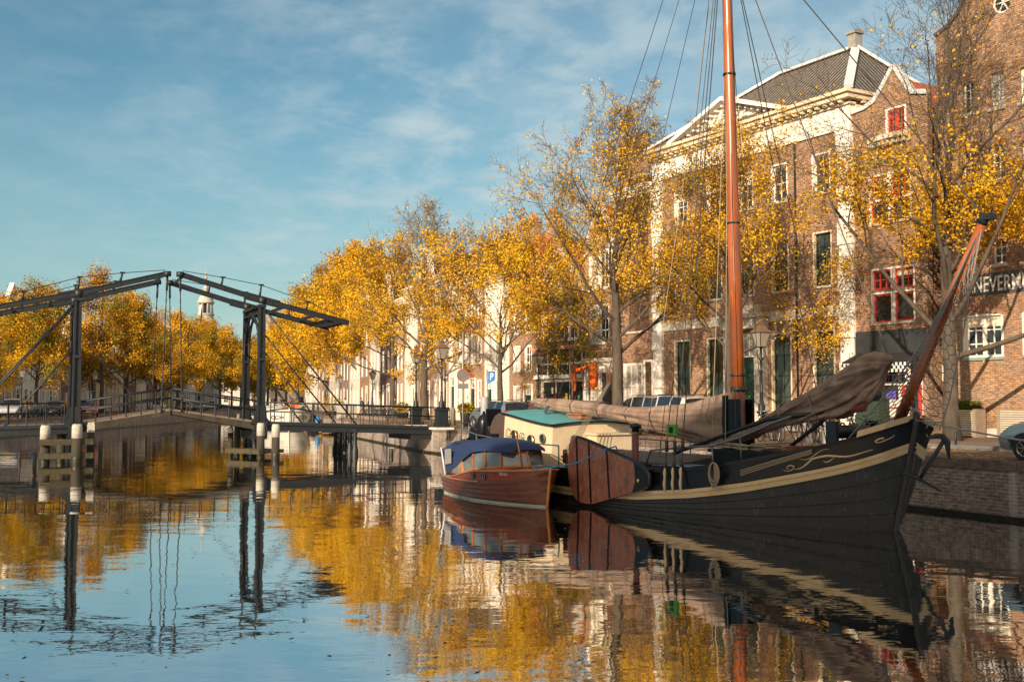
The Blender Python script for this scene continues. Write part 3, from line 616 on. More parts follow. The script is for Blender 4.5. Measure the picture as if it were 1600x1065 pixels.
    # recessed alley wall between this house and the lettered building
    x0 = W+.02; b = MB(); x1 = f.hit(1476, 626)[0]; b.box(x0, x1, 2.5, 8, 0, zt-3.6); b.build('side_wing', BR_C, t)
b2()
# --- B4..B13 along the same front
def pxz(fr, px, py): return fr.hit(px, py)[1]
z4 = pxz(FR1, 1000, 292); w4 = W_(FR1, 962, 1023)
g4 = fframe(FR1, 962)
house(FR1, 962, 1022, 'tall brown brick house with white ground floor window behind the large bare-topped tree', BR_A, z4, 9,
      wins=[pxrect(g4, 974, 567, 1004, 636, nx=3, nz=2, casing=WHITE, gm=GLASSC, midbar=False), pxrect(g4, 1009, 565, 1019, 660, door=mat('white_door', (.7, .68, .6)))]+rows(w4, 3, (5.6, 14.9), 2.4, .95, nx=2, nz=4, casing=WHITE), cornice=WHITE, roofm=TILE, ridge=2.5)
w5 = W_(FR1, 914, 960); zb = pxz(FR1, 940, 560); z5 = pxz(FR1, 937, 400); zr5 = pxz(FR1, 935, 318)
def b5():
    t, f, W = house(FR1, 914, 961, 'brick house with white bay front and tall cream gable beside the dark shop', BR_B, z5, 9,
        gable=[(0, z5), (.1, z5+.3), (.16, z5+1.5), (.3, z5+2.2), (.34, zr5-.9), (.5, zr5), (.66, zr5-.9), (.7, z5+2.2), (.84, z5+1.5), (.9, z5+.3), (1, z5)], trim=WHITE,
        wins=rows(w5, 2, (zb+1.0, zb+4.4), 2.4, 1.1, nx=2, nz=3, casing=WHITE, rise=.0)+[(W_(FR1, 914, 961)/2-.5, W_(FR1, 914, 961)/2+.5, zb+7.6, zb+9.0, dict(nx=2, nz=2, casing=WHITE))], roof='perp', ridge=3.2, roofm=TILERY, winkw={})
    b = MB(); n = 9; xa, xb = W*.12, W*.95
    for z0, z1, ex in ((0, .7, 0), (zb-.9, zb-.25, .1), (zb-.248, zb, .25)):
        pts = [(xa-ex+(xb-xa+2*ex)*k/n, -(.75+ex)*math.sin(PI*k/n)**.5) for k in range(n+1)]
        for k in range(n): (x0, y0), (x1, y1) = pts[k], pts[k+1]; b.add([(x0, y0, z0), (x1, y1, z0), (x1, .0, z0), (x0, .0, z0), (x0, y0, z1), (x1, y1, z1), (x1, .0, z1), (x0, .0, z1)], [(0, 1, 5, 4), (4, 5, 6, 7), (3, 2, 1, 0)])
    for k in (0, 2, 3, 5, 6, 7, 9):
        x = xa+(xb-xa)*k/n; y = -.75*math.sin(PI*k/n)**.5; b.box(x-.11, x+.11, y-.06, y+.12, .7, zb-.9)
    b.build('bay_window', WHITE, t)
    b = MB(); pts = [(xa+(xb-xa)*k/n, -.68*math.sin(PI*k/n)**.5) for k in range(n+1)]
    b.grid([[(x, y, z) for x, y in pts] for z in (.7, zb-.9)], sm=False); b.build('bay_glass', GLASS, t)
    b = MB(); o = mat('orange_cloth', (.95, .17, .02), .8, var=.2); x0, x1 = W*.05, W*.72
    b.tube([(x0, -1.0, zb-.5), (x0+.1, -1.05, zb-1.2), (x0+.15, -1.0, zb-2.0)], [.16, .2, .1], 6, flat=.4); b.tube([(x0, -1.0, zb-.35), ((x0+x1)/2, -1.3, zb-.75), (x1, -1.0, zb-.35)], [.2, .24, .2], 6, flat=.5); b.tube([(x1, -1.0, zb-.3), (x1+.05, -1.05, zb-1.1), (x1+.02, -1.0, zb-1.8)], [.24, .26, .22], 6, flat=.4)
    tag(b.build('bunting', o, None, f.o, f.rz), 'orange cloth bunting draped in front of the white bay window', 'bunting')
b5()
z6 = pxz(FR1, 875, 462); a6 = pxz(FR1, 880, 388); w6 = W_(FR1, 838, 914); g6 = fframe(FR1, 838)
def b6():
    t, f, W = house(FR1, 838, 913.5, 'dark brick gabled house over a wide shop window, orange tiled roof to its left', BR_C, z6, 10,
        gable=[(0, z6), (.5, a6), (1, z6)], trim=STONE, roof='perp', ridge=a6-z6-.3, roofm=TILERY,
        wins=[pxrect(g6, 845, 592, 912, 640, nx=3, nz=1, casing=WHITE, sill=False, gm=GLASS)]+rows(w6, 3, (pxz(FR1, 880, 530),), 1.6, 1.2, nx=2, nz=2, casing=WHITE)+[(w6*.45-.5, w6*.45+.5, pxz(FR1, 880, 455), pxz(FR1, 880, 440), dict(nx=1, nz=1, casing=WHITE))])
    b = MB(); z = pxz(FR1, 878, 591); b.box(.0, W, -.25, .0, z, z+.25); b.box(.1, W-.1, -.12, .0, z+.9, z+1.05); b.cur = 1; b.box(.15, W-.15, -.6, -.02, z+1.9, z+2.1); b.cur = 2; b.box(.2, W-.2, -.06, -.004, z+.3, z+1.7); b.cur = 0
    for k in range(5): x = .2+(W-.45)*k/4; b.box(x, x+.1, -.1, -.05, z+.25, z+1.9)
    b.build('shop_front', [WHITE, mat('salmon_awning', (.70, .30, .16)), GLASS], t, fixn=False)
    b = MB(); rnd = random.Random(4)
    for k in range(26): x = .6+rnd.random()*(W-1.2); zz = .5+rnd.random()*1.6; b.cur = rnd.randrange(5); b.box(x-.08, x+.12, .05, .1, zz-.1, zz+.14+rnd.random()*.2)
    b.build('window_display', [REDP, mat('yellow_print', (.85, .65, .08)), mat('green_bottle', (.05, .3, .12)), CREAM, mat('orange_goods', (.8, .25, .05))], t, fixn=False)
b6()
def gen(fr, px0, px1, label, wallm, ey, cols, nfl, rm, roof='par', ridge=3, gab=None, chim=0, ww=.95, wh=1.9, fm=None, cornice='w', doorc=None, top=None, seed=0):
    W = W_(fr, px0, px1); ez = pxz(fr, (px0+px1)/2, ey); kw = dict(nx=2, nz=3, casing=WHITE, bar=.045); 
    if fm: kw['fm'] = fm
    fh = (ez-.6)/nfl; wn_ = []
    ww = min(ww, W/cols*.62)
    for k in range(nfl):
        h = min(fh*.68, 2.7 if k == 0 else 2.2); z = fh*k+(.75 if k == 0 else .9); h = min(h, ez-.7-z)
        rw = rows(W, cols, (z,), h, ww, .25, **kw)
        if k == 0: q = rw[seed % cols]; rw[seed % cols] = (q[0], q[1], .12, z+h, dict(door=doorc or GREEN))
        wn_ += rw
    g = None
    if gab == 'bell': g = [(0, ez), (.06, ez+.2), (.14, ez+.9), (.2, ez+1.9), (.3, ez+2.5), (.34, ez+3.1), (.5, ez+3.7), (.66, ez+3.1), (.7, ez+2.5), (.8, ez+1.9), (.86, ez+.9), (.94, ez+.2), (1, ez)]
    elif gab == 'point': g = [(0, ez), (.5, ez+W*.62), (1, ez)]
    elif gab == 'step': g = [(0, ez), (.0, ez+.7), (.14, ez+.7), (.14, ez+1.5), (.28, ez+1.5), (.28, ez+2.3), (.4, ez+2.3), (.4, ez+3.0), (.6, ez+3.0), (.6, ez+2.3), (.72, ez+2.3), (.72, ez+1.5), (.86, ez+1.5), (.86, ez+.7), (1, ez+.7), (1, ez)]
    if gab == 'step': g = g[1:-1]
    if gab: roof = 'perp'; ridge = min(ridge, 2.6); wn_.append((W/2-.4, W/2+.4, ez+.35, ez+1.35, dict(nx=2, nz=2, casing=WHITE)))
    return house(fr, px0, px1, label, wallm, ez, 9, gable=g, wins=wn_, roofm=rm, roof=roof, ridge=ridge, cornice=WHITE if cornice == 'w' else cornice, chim=chim, trim=WHITE)
WHW = mat('white_render', (.70, .64, .54), .8, var=.15, vs=1.2); GRW = mat('grey_render', (.50, .46, .41), .85, var=.2, vs=1.2); OCW = mat('ochre_render', (.50, .36, .22), .85, var=.2, vs=1.2)
gen(FR1, 796, 837.5, 'brown brick house with a small shop, left of the dark gabled house', BR_A, 468, 2, 3, TILERY, 'perp', 3.6, chim=0, seed=1)
gen(FR1, 757, 795.5, 'pale house with two tall chimneys behind the blue parking sign', WHW, 430, 3, 3, TILER, 'par', 3.6, chim=2, seed=0)
gen(FR1, 722, 756.5, 'red-brown brick house behind the round traffic sign', BR_B, 432, 3, 3, TILE, 'par', 2.8, seed=1, ww=1.2)
gen(FR1, 701, 721.5, 'white stone fronted house with ornate door behind the lamp post at the bridge end', WHW, 420, 2, 3, TILE, 'par', 3.0, seed=0, ww=1.3)
gen(FR2, 676, 701, 'light brick house with white door surrounds behind the right bridge lamp', BR_D, 430, 3, 3, TILE, 'par', 3.0, seed=2)
gen(FR2, 652, 675.6, 'brick house with narrow bell gable behind the left bridge lamp', BR_A, 455, 2, 3, TILER, gab='bell', seed=1)
gen(FR2, 632, 651.6, 'narrow white house with a green door on the right bank', WHW, 450, 2, 3, TILE, seed=1, ridge=3)
gen(FR2, 612, 631.6, 'brick house behind the row of parked bicycles', BR_D, 470, 3, 3, TILER, seed=0)
gen(FR2, 594, 611.6, 'pointed-gable brick house behind the tree trunks on the right bank', BR_C, 480, 2, 3, TILE, gab='point', seed=1)
gen(FR2, 577, 593.6, 'grey rendered house farther along the right bank', GRW, 485, 3, 3, TILE, seed=0)
gen(FR2, 562, 576.6, 'brown brick house far along the right bank', BR_A, 498, 2, 3, TILER, gab='step', seed=1)
for i, (a, b_, wm_, lab) in enumerate(((546, 561.5, WHW, 'cream house in the distance above the white barge'), (530, 545.5, BR_E, 'purple brick house in the distance above the barge deck'), (514, 529.5, GRW, 'grey house half hidden in the distant yellow trees'), (496, 513.5, BR_D, 'light brick house half hidden in the distant yellow trees'), (476, 495.5, WHW, 'farthest white house on the right bank'))):
    gen(FR3, a, b_, lab, wm_, 512+i*5, 3, 3, TILE, seed=i % 3)
# --- left bank
for i, q in enumerate((
    (-150, -70, BR_A, 500, 4, 3, None, 'brick house on the left bank, out past the picture edge'), (-69.5, -2, WHW, 520, 3, 3, None, 'white house at the left picture edge'),
    (-1.5, 34, BR_D, 500, 3, 3, 'point', 'light brick house with tall pointed gable at the far left'), (34.5, 62, WHW, 512, 3, 3, None, 'white house behind the parked silver cars on the left bank'),
    (62.5, 95, GRW, 520, 3, 3, None, 'pale grey house behind the leaning tree trunk on the left bank'), (95.5, 124, BR_E, 540, 2, 3, 'bell', 'dark brick bell-gabled house behind the left bridge tower'),
    )):
    gen(FL1, q[0], q[1], q[7], q[2], q[3], q[4], q[5], TILE, gab=q[6], seed=i)
# low white arcaded building
W = W_(FL1, 125, 192); ez = pxz(FL1, 158, 556)
aw = []
for px, hw, hz in ((143, .9*2, 1), (166, .8, 0), (172.5, .8, 0), (179, .8, 0), (185.5, .8, 0)):
    x = FL1.hit(px, 626)[0]-FL1.hit(125, 626)[0]; aw.append((x-hw, x+hw, .9, pxz(FL1, px, 589), dict(nx=2, nz=2, casing=WHITE if hz else OCW, rise=hw, gm=GLASS if hz else mat('ochre_blind', (.55, .36, .18)))))
def arc():
    x0 = FL1.hit(125, 626)[0]; f = Frame(FL1.w((x0, 0, 0)), FL1.x); t = f.e('arcaded_hall', 'low cream hall with one big arched window and four narrow arches behind the red car', 'building')
    b = MB(); wall_front(b, rect(0, W, 0, ez), [archrect(*q[:4], (q[1]-q[0])/2) for q in aw], .25, .35); b.box(.01, W-.01, .34, 12, 0, ez); b.build('wall', WHW, t)
    for q in aw:
        gm = q[4]['gm']; o = MB(); pts = archrect(*q[:4], (q[1]-q[0])/2); o.tube([(x, .2, z) for x, z in pts+pts[:1]], .09, 4); xm = (q[0]+q[1])/2; o.box(xm-.04, xm+.04, .17, .23, q[2], q[3]); zz = q[3]-(q[1]-q[0])/2; o.box(q[0], q[1], .165, .235, zz-.04, zz+.04); wo = o.build('arched_window', WHITE, t)
        p = MB(); p.add([(x, .24, z) for x, z in ccw(pts)], [tuple(range(len(pts)))]); p.build('pane', gm, wo)
    b = MB(); b.box(-.1, W+.1, -.3, .2, ez+.001, ez+.3); b.box(0, W, -.12, 0, ez-.7, ez-.5); b.build('cornice', WHITE, t); b = MB(); b.prism_yz([(.1, ez+.3), (12, ez+.3), (6, ez+3)], 0, W); b.build('roof', TILE, t)
arc()
for i, q in enumerate((
    (192.5, 212, BR_E, 540, 3, 3, None, 'dark brick house right of the cream hall'), (212.5, 228, WHW, 535, 3, 3, None, 'narrow white-trimmed house on the left bank beyond the hall'),
    (228.5, 246, BR_A, 535, 3, 3, 'bell', 'brown bell-gabled house seen between the bridge chains'),)):
    gen(FL1, q[0], q[1], q[7], q[2], q[3], q[4], q[5], TILE, gab=q[6], seed=i)
for i, q in enumerate((
    (247, 262, BR_E, 545, 3, 3, None, 'dark house behind the raised middle of the bridge'), (262.5, 278, WHW, 540, 3, 3, None, 'pale house right of the bridge middle'), (278.5, 292, GRW, 545, 3, 3, None, 'grey house with stone trim on the far left bank'),
    (292.5, 305, WHW, 535, 3, 3, None, 'sunlit cream house on the far left bank'), (305.5, 318, BR_A, 545, 3, 3, 'point', 'small gabled brick house on the far left bank'), (318.5, 332, OCW, 550, 3, 3, None, 'ochre house near the far end of the left bank'), (332.5, 346, WHW, 555, 3, 3, None, 'last white house before the far trees on the left bank'))):
    gen(FL2, q[0], q[1], q[7], q[2], q[3], q[4], q[5], TILE, gab=q[6], seed=i)
# far building closing the canal
b = MB(); fe = Frame((-110, 345, ZS), (1, -.05)); t = fe.e('distant_building', 'long pale building closing the far end of the canal', 'building')
b = MB(); wall_front(b, rect(0, 60, 0, 11), [rect(1+3*k, 2.4+3*k, z, z+2) for k in range(19) for z in (1, 4.6, 8)], .2); b.box(.02, 59.98, .29, 10, 0, 11); b.build('wall', GRW, t)
for k in range(19):
    for z in (1, 4.6, 8): window(t, 1+3*k, 2.4+3*k, z, z+2, 2, 2, rec=.2, sill=False)
b = MB(); b.prism_yz([(-.3, 11.002), (10.3, 11.002), (5, 14)], -.2, 60.2); b.build('roof', TILE, t)
# church lantern tower far away
def church():
    D = 420; o = P(319, 626, D); o.z = ZS; k = D/1700; t = thing('church_tower', 'distant white church lantern tower with domed top and gilded spire', 'tower', o, .2)
    z = lambda y: P(319, y, D).z-ZS; PL = mat('tower_stone', (.46, .43, .37), .8)
    b = MB(); b.box(-4, 4, -4, 4, 0, z(510)); b.build('tower_base', BR_E, t)
    b = MB(); b.lathe([(3.9, z(510)), (3.9, z(500)), (3.2, z(499)), (3.2, z(492)), (3.4, z(491.5)), (3.4, z(490))], n=8); b.build('gallery', PL, t)
    for i in range(8):
        a = PI/8+i*PI/4; b = MB(); b.lathe([(.45, z(490)), (.38, z(475)), (.5, z(473))], (2.6*math.cos(a), 2.6*math.sin(a), 0), 6); b.build('column', PL, t)
    b = MB(); b.lathe([(1.5, z(490)), (1.5, z(474))], n=8); b.build('lantern_core', mat('dark_louvre', (.10, .10, .10)), t)
    b = MB(); b.lathe([(3.3, z(474)), (3.3, z(472)), (2.9, z(470)), (2.7, z(466)), (2.1, z(462)), (1.1, z(459)), (.9, z(458)), (.9, z(452)), (1.1, z(451)), (.8, z(448)), (.3, z(445)), (.14, z(440)), (.14, z(425)), (.02, z(418))], n=12); b.build('dome', PL, t)
    b = MB(); b.ball((0, 0, z(434)), .55); b.ball((0, 0, z(427)), .35); b.build('gilded_ball', mat('gilt', (.8, .45, .12), .3, .7), t)
church()
# unseen houses added behind the camera to shade near water, hull and quay wall
def shore():
    fb = Frame((26, -6.5, ZS), (-1, -.01))
    for i in range(9):
        f = Frame(fb.w((i*8.0, 0, 0)), fb.x); mt, nm, top = [(BR_A, 'brown brick', 14.9), (WHW, 'cream', 15.6), (BR_C, 'dark brick', 15.4), (GRW, 'grey', 16.0), (BR_B, 'orange brick', 15.0), (BR_E, 'purple brick', 15.4), (OCW, 'ochre', 14.6), (BR_D, 'light brick', 15.8), (WHW, 'white', 15.2)][i]
        t = f.e('shade_house', nm+' unseen house added behind the camera for shade', 'house', 'unseen houses added for shade')
        ww = rows(8, 3, (1, 4.2, 7.4, 10.4), 1.9, 1.1); b = MB(); wall_front(b, rect(0, 8, 0, top), [rect(*q[:4]) for q in ww], .15); b.box(.01, 7.99, .29, 9, 0, top); b.build('wall', mt, t)
        b = MB(); b.prism_yz([(-.3, top+.002), (9.3, top+.002), (4.5, top+3.4)], 0, 8); b.build('roof', TILER if i % 2 else TILE, t)
        for q in ww: window(t, *q[:4], rec=.15, sill=False, nx=2, nz=2)
shore()
# ---------------------------------------------------------------- trees
LY = leafmat('leaf_yellow', (.88, .535, .016), (.56, .325, .012)); LG = leafmat('leaf_gold', (.76, .40, .015), (.42, .21, .012)); LO = leafmat('leaf_orange_brown', (.46, .20, .018), (.22, .09, .015)); LN = leafmat('leaf_green_yellow', (.20, .19, .02), (.40, .31, .022))
def leaf_mesh(name, pts, size, seed, mats, wts):
    g = np.random.default_rng(seed); n = len(pts); pts = np.asarray(pts)
    a = g.normal(size=(n, 3)); a /= np.linalg.norm(a, axis=1)[:, None]; b = g.normal(size=(n, 3)); b -= a*(a*b).sum(1)[:, None]; b /= np.linalg.norm(b, axis=1)[:, None]
    s = size*(.65+.7*g.random(n))[:, None]
    v = np.stack([pts-a*s*.6, pts+b*s*.42-a*s*.05, pts+a*s*.6, pts-b*s*.42-a*s*.05], 1).reshape(-1, 3)
    me = bpy.data.meshes.new(name); me.vertices.add(n*4); me.vertices.foreach_set('co', v.ravel().astype('f')); me.loops.add(n*4); me.loops.foreach_set('vertex_index', np.arange(n*4, dtype='i'))
    me.polygons.add(n); me.polygons.foreach_set('loop_start', np.arange(0, n*4, 4, dtype='i')); 
    # colour drifts from bough to bough
    k = np.sin(pts[:, 0]*1.3+seed)+np.sin(pts[:, 1]*1.1+seed*2)+np.sin(pts[:, 2]*1.5+seed)+g.normal(size=n)*1.1
    q = np.argsort(np.argsort(k))/n; mi = np.searchsorted(np.cumsum(wts)/sum(wts), q); me.polygons.foreach_set('material_index', np.minimum(mi, 3).astype('i'))
    for m in mats: me.materials.append(m)
    me.update(); me.validate(); return me
def grow_tree(seed, H, spread, hf, r0, N, leaf, low=1.0, top=.3, twig=3, nl=17, jit=.14, z0_=.25, zw_=.55, el0=22, wts=(4, 3, 1.2, 1), lean=(0, 0), side=0, sides=0.0, cutz=None):
    rnd = random.Random(seed); b = MB(); seg = []
    pts = []; p = Vector((0, 0, 0)); d = Vector((lean[0], lean[1], 1)).normalized(); n = 12; rr = []
    for i in range(n+1):
        pts.append(p.copy()); u = i/n; rr.append(r0*(1-u)**.8*(1.25 if i == 0 else 1)*.95+.012); dd = (d + Vector((rnd.gauss(0, .07), rnd.gauss(0, .07), 0))*(.4 if u < .3 else 1)).normalized(); p = p+dd*(H*.93/n)
    b.tube(pts, rr, 8)
    def at(u): 
        k = min(int(u*n), n-1); f_ = u*n-k; return pts[k].lerp(pts[k+1], f_), rr[k]*(1-f_)+rr[k+1]*f_
    def br(p, d, L, r, lvl):
        m = 6 if lvl < 2 else 4; q = [p.copy()]; dd = d.copy(); ra = [r]
        for i in range(m):
            dd = (dd + Vector((rnd.gauss(0, .16), rnd.gauss(0, .16), rnd.gauss(0, .10)+(.05 if lvl < 2 else 0)))).normalized(); p = p+dd*(L/m); q.append(p.copy()); ra.append(max(.006, r*(1-(i+1)/m*.85)))
        b.tube(q, ra, 5 if lvl < 2 else 3, cap=False)
        if lvl >= 1:
            for i in range(m): seg.append((q[i], q[i+1], lvl))
        if lvl >= twig: return
        k = (8, 7, 5, 0)[lvl] if lvl < 4 else 0
        for j in range(k):
            u = .22+.78*(j+rnd.random())/k; i = min(int(u*m), m-1); pp = q[i].lerp(q[i+1], u*m-i); ax = (q[i+1]-q[i]).normalized(); s_ = ax.cross(Vector((rnd.gauss(0, 1), rnd.gauss(0, 1), rnd.gauss(0, 1)))).normalized()
            nd = (ax*.75+s_*.75+Vector((0, 0, .12))).normalized(); br(pp, nd, L*(.50-.16*u)*(.8+.4*rnd.random()), max(.006, ra[i]*.5), lvl+1)
    for i in range(nl):
        u = hf/H + (1-hf/H)*.93*(i/nl)**1.05; pp, r = at(min(u/.93, .99)); az = i*2.4+rnd.random()*.7; el = R(el0+(80-el0)*(i/nl)+rnd.gauss(0, 6)); 
        L = spread*(1.0-.50*(i/nl)**1.3)*(.85+.3*rnd.random())*(1+sides*math.cos(az-side))
        br(pp, Vector((math.cos(az)*math.cos(el), math.sin(az)*math.cos(el), math.sin(el))), L, r*.46, 0)
    g = np.random.default_rng(seed+5); A = np.array([list(s_[0]) for s_ in seg]); B = np.array([list(s_[1]) for s_ in seg]); lv = np.array([s_[2] for s_ in seg]); ln = np.linalg.norm(B-A, axis=1); zz = (A[:, 2]-hf)/(H-hf)
    wgt = ln*np.where(lv >= 2, 1.0, .25)*(low+(top-low)*np.clip((zz-z0_)/zw_, 0, 1))
    # clumps: some boughs keep more leaves than others
    cl = np.sin(A[:, 0]*1.9+seed)*np.sin(A[:, 1]*1.7+seed*1.3)*np.sin(A[:, 2]*1.6+seed*.7); wgt *= np.clip(1+1.6*cl, .12, 3)
    idx = g.choice(len(seg), N, p=wgt/wgt.sum()); t_ = g.random(N)[:, None]; P_ = A[idx]*(1-t_)+B[idx]*t_+g.normal(size=(N, 3))*jit; P_ = P_[P_[:, 2] > hf*.55]
    me = leaf_mesh('leaf_crown', P_, leaf, seed, [LY, LG, LO, LN], wts)
    o = b.build('trunk', BARK, fixn=False); tm = o.data; bpy.data.objects.remove(o); return tm, me
def plant_tree(name, label, pos, meshes, rz=0, s=1, group=None, bark=None):
    t = thing(name, label, 'tree', pos, rz, group); t.scale = (s, s, s)
    for nm, me in (('trunk', meshes[0]), ('crown', meshes[1])): o = bpy.data.objects.new(nm, me); col.objects.link(o); o.parent = t
    return t
GR = 'trees along the right bank'; GL = 'trees along the left bank'
tt = lambda px, D: G(px, D)
plant_tree('linden_tree', 'tall half-bare tree with pale trunk beside the raised bowsprit', tt(1487, 39.5), grow_tree(11, 16.0, 8.8, 3.0, .31, 30000, .095, low=1.6, top=.012, nl=19, z0_=.30, zw_=.30, side=R(200), sides=.12), group=GR)
plant_tree('linden_tree', 'yellow tree behind the mast in front of the grand brick mansion', tt(1138, 46.5), grow_tree(23, 10.6, 6.6, 3.3, .24, 26000, .088, low=1, top=.5, side=0, sides=.1), group=GR)
plant_tree('linden_tree', 'tall spreading tree with forked trunk left of the mansion, bare twigs at the top', tt(966, 51), grow_tree(37, 13.4, 6.9, 3.6, .30, 27000, .090, low=1.3, top=.20, nl=22, el0=34), group=GR)
plant_tree('linden_tree', 'yellow tree growing beside the blue parking sign', tt(782, 61), grow_tree(41, 8.0, 6.2, 3.0, .20, 25000, .105, low=1, top=.6), group=GR)
plant_tree('linden_tree', 'tall tree with bare upright top branches behind the two bridge lamps', tt(664, 84), grow_tree(53, 13.5, 7.8, 3.8, .34, 20000, .12, low=1.3, top=.06, nl=20), group=GR)
plant_tree('linden_tree', 'spreading yellow tree beside the parked bicycles on the right bank', tt(612, 104), grow_tree(67, 13.0, 7.8, 3.4, .30, 28000, .16, low=1.1, top=.5), group=GR)
young = grow_tree(71, 7.6, 2.9, 2.6, .07, 4200, .095, low=1, top=.8, nl=12, wts=(2, 1, 1, 5))
plant_tree('young_tree', 'slim young green-yellow tree in front of the dark shop', tt(893, 66), young)
plant_tree('young_tree', 'thin young tree standing left of the slim green one by the shop', tt(866, 68), young, rz=2, s=.8)
farA = grow_tree(81, 16.5, 7.6, 3.6, .34, 26000, .22, low=1, top=.75, nl=18, jit=.4, twig=2)
farB = grow_tree(92, 16.0, 8.2, 3.8, .36, 26000, .22, low=1, top=.6, nl=18, jit=.4, twig=2, wts=(3, 3, 1, 2))
farC = grow_tree(99, 16.5, 7.4, 3.6, .34, 24000, .21, low=1, top=.35, nl=18, jit=.35, twig=2, wts=(1, 2.4, 4, 2))
farD = grow_tree(105, 15.5, 7.4, 3.8, .34, 26000, .22, low=1, top=.8, nl=18, jit=.45, twig=2, wts=(1.2, 2, 3, 3.8))
def qx(poly, y):
    for (x0, y0), (x1, y1) in zip(poly[:-1], poly[1:]):
        if y0 <= y <= y1: return x0+(x1-x0)*(y-y0)/(y1-y0)
    return poly[-1][0]
ords = ['first', 'second', 'third', 'fourth', 'fifth', 'sixth', 'seventh', 'eighth', 'ninth', 'tenth', 'eleventh', 'twelfth']
for i, (px, D, msh, s_) in enumerate(((573, 126, farA, 1.05), (549, 142, farB, 1.10), (524, 158, farA, 1.12), (503, 174, farC, 1.22), (482, 192, farA, 1.12), (464, 212, farB, 1.1), (447, 236, farA, 1.05), (431, 262, farD, 1.0), (418, 290, farB, 1.0), (404, 312, farD, 1.0))):
    plant_tree('plane_tree', 'dense golden tree, %s in the row beyond the right bank bicycle rack' % ords[i], tt(px, D), msh, rz=i*1.9, s=s_, group=GR)
for i, (px, D, msh, s_) in enumerate(((-75, 76, farA, .57), (-8, 92, farB, .55), (57, 104, farD, .68), (159, 132, farC, .90), (197, 143, farD, .84), (243, 161, farC, .76), (277, 178, farA, .84), (312, 197, farD, .88), (344, 222, farB, .88), (362, 250, farD, .85), (376, 282, farC, .85), (388, 310, farA, .75))):
    lab = ['bright yellow tree reaching in from the left picture edge', 'yellow tree over the left picture edge, behind the bridge ramp', 'tree with leaning dark trunk behind the stay rods of the left tower', 'rust-gold tree in front of the cream arcaded hall', 'darker rust tree right of the arcaded hall', 'tree seen through the chains in the middle of the bridge', 'tree right of the bridge chains on the left bank', 'orange-brown tree below the distant church tower', 'tree between church tower and right bridge tower', 'golden tree at the bend left of the right bridge tower', 'second last tree of the left bank row', 'last tree of the left bank row at the far end of the canal'][i]
    plant_tree('plane_tree', lab, tt(px, D), msh, rz=i*2.3+1, s=s_, group=GL)
plant_tree('plane_tree', 'green-gold tree closing the view between the two rows at the canal end', (-78, 330, ZS), farD, rz=.4, s=1.1)
plant_tree('plane_tree', 'second tree closing the canal end, partly behind the right bridge tower', (-68, 328, ZS), farB, rz=2.4, s=1.0)
# fallen leaves on the quay and on the water
def scatter(name, label, pts, size, seed, mats, flat=.12):
    g = np.random.default_rng(seed); n = len(pts); b = MB(); 
    a = g.random(n)*6.28
    for (x, y, z), t_ in zip(pts, a):
        s_ = size*(.6+.8*random.Random(x).random()); c, q = math.cos(t_)*s_, math.sin(t_)*s_; b.cur = int(abs(x*97)) % len(mats); b.add([(x-c, y-q, z), (x+q*.6, y-c*.6, z+s_*flat), (x+c, y+q, z+s_*flat*1.5), (x-q*.6, y+c*.6, z+s_*flat)], [(0, 1, 2, 3)])
    o = b.build(name, mats, fixn=False); return tag(o, label, 'leaves', None, 'stuff')
g = np.random.default_rng(3); pts = []
while len(pts) < 9000:
    y = 22+90*g.random()**1.4; x = qx(QR, y)+.3+11*g.random()**1.3; pts.append((x, y, ZS+.03))
scatter('fallen_leaves', 'yellow leaves strewn over the brick quay on the right bank', pts, .07, 3, [LY, LG, LO])
pts = []
while len(pts) < 4200:
    y = 70+90*g.random(); x = qx(QL, y)-.3-8*g.random(); pts.append((x, y, ZS+.03))
scatter('fallen_leaves', 'orange leaves strewn over the left bank', pts, .13, 4, [LG, LO])
pts = []
while len(pts) < 520:
    y = 9+75*g.random()**1.5; x = -.5*y+y*1.0*g.random(); 
    if x < qx(QR, y)-.3 and x > qx(QL, y)+.3: pts.append((x, y, .012))
for k in range(160):
    y = 24+34*g.random(); pts.append((qx(QR, y)-.08-.35*g.random()**2, y, .012))
scatter('floating_leaves', 'brown leaves floating on the canal water', pts, .034, 5, [LO, mat('dead_leaf', (.25, .09, .03))], flat=.25)
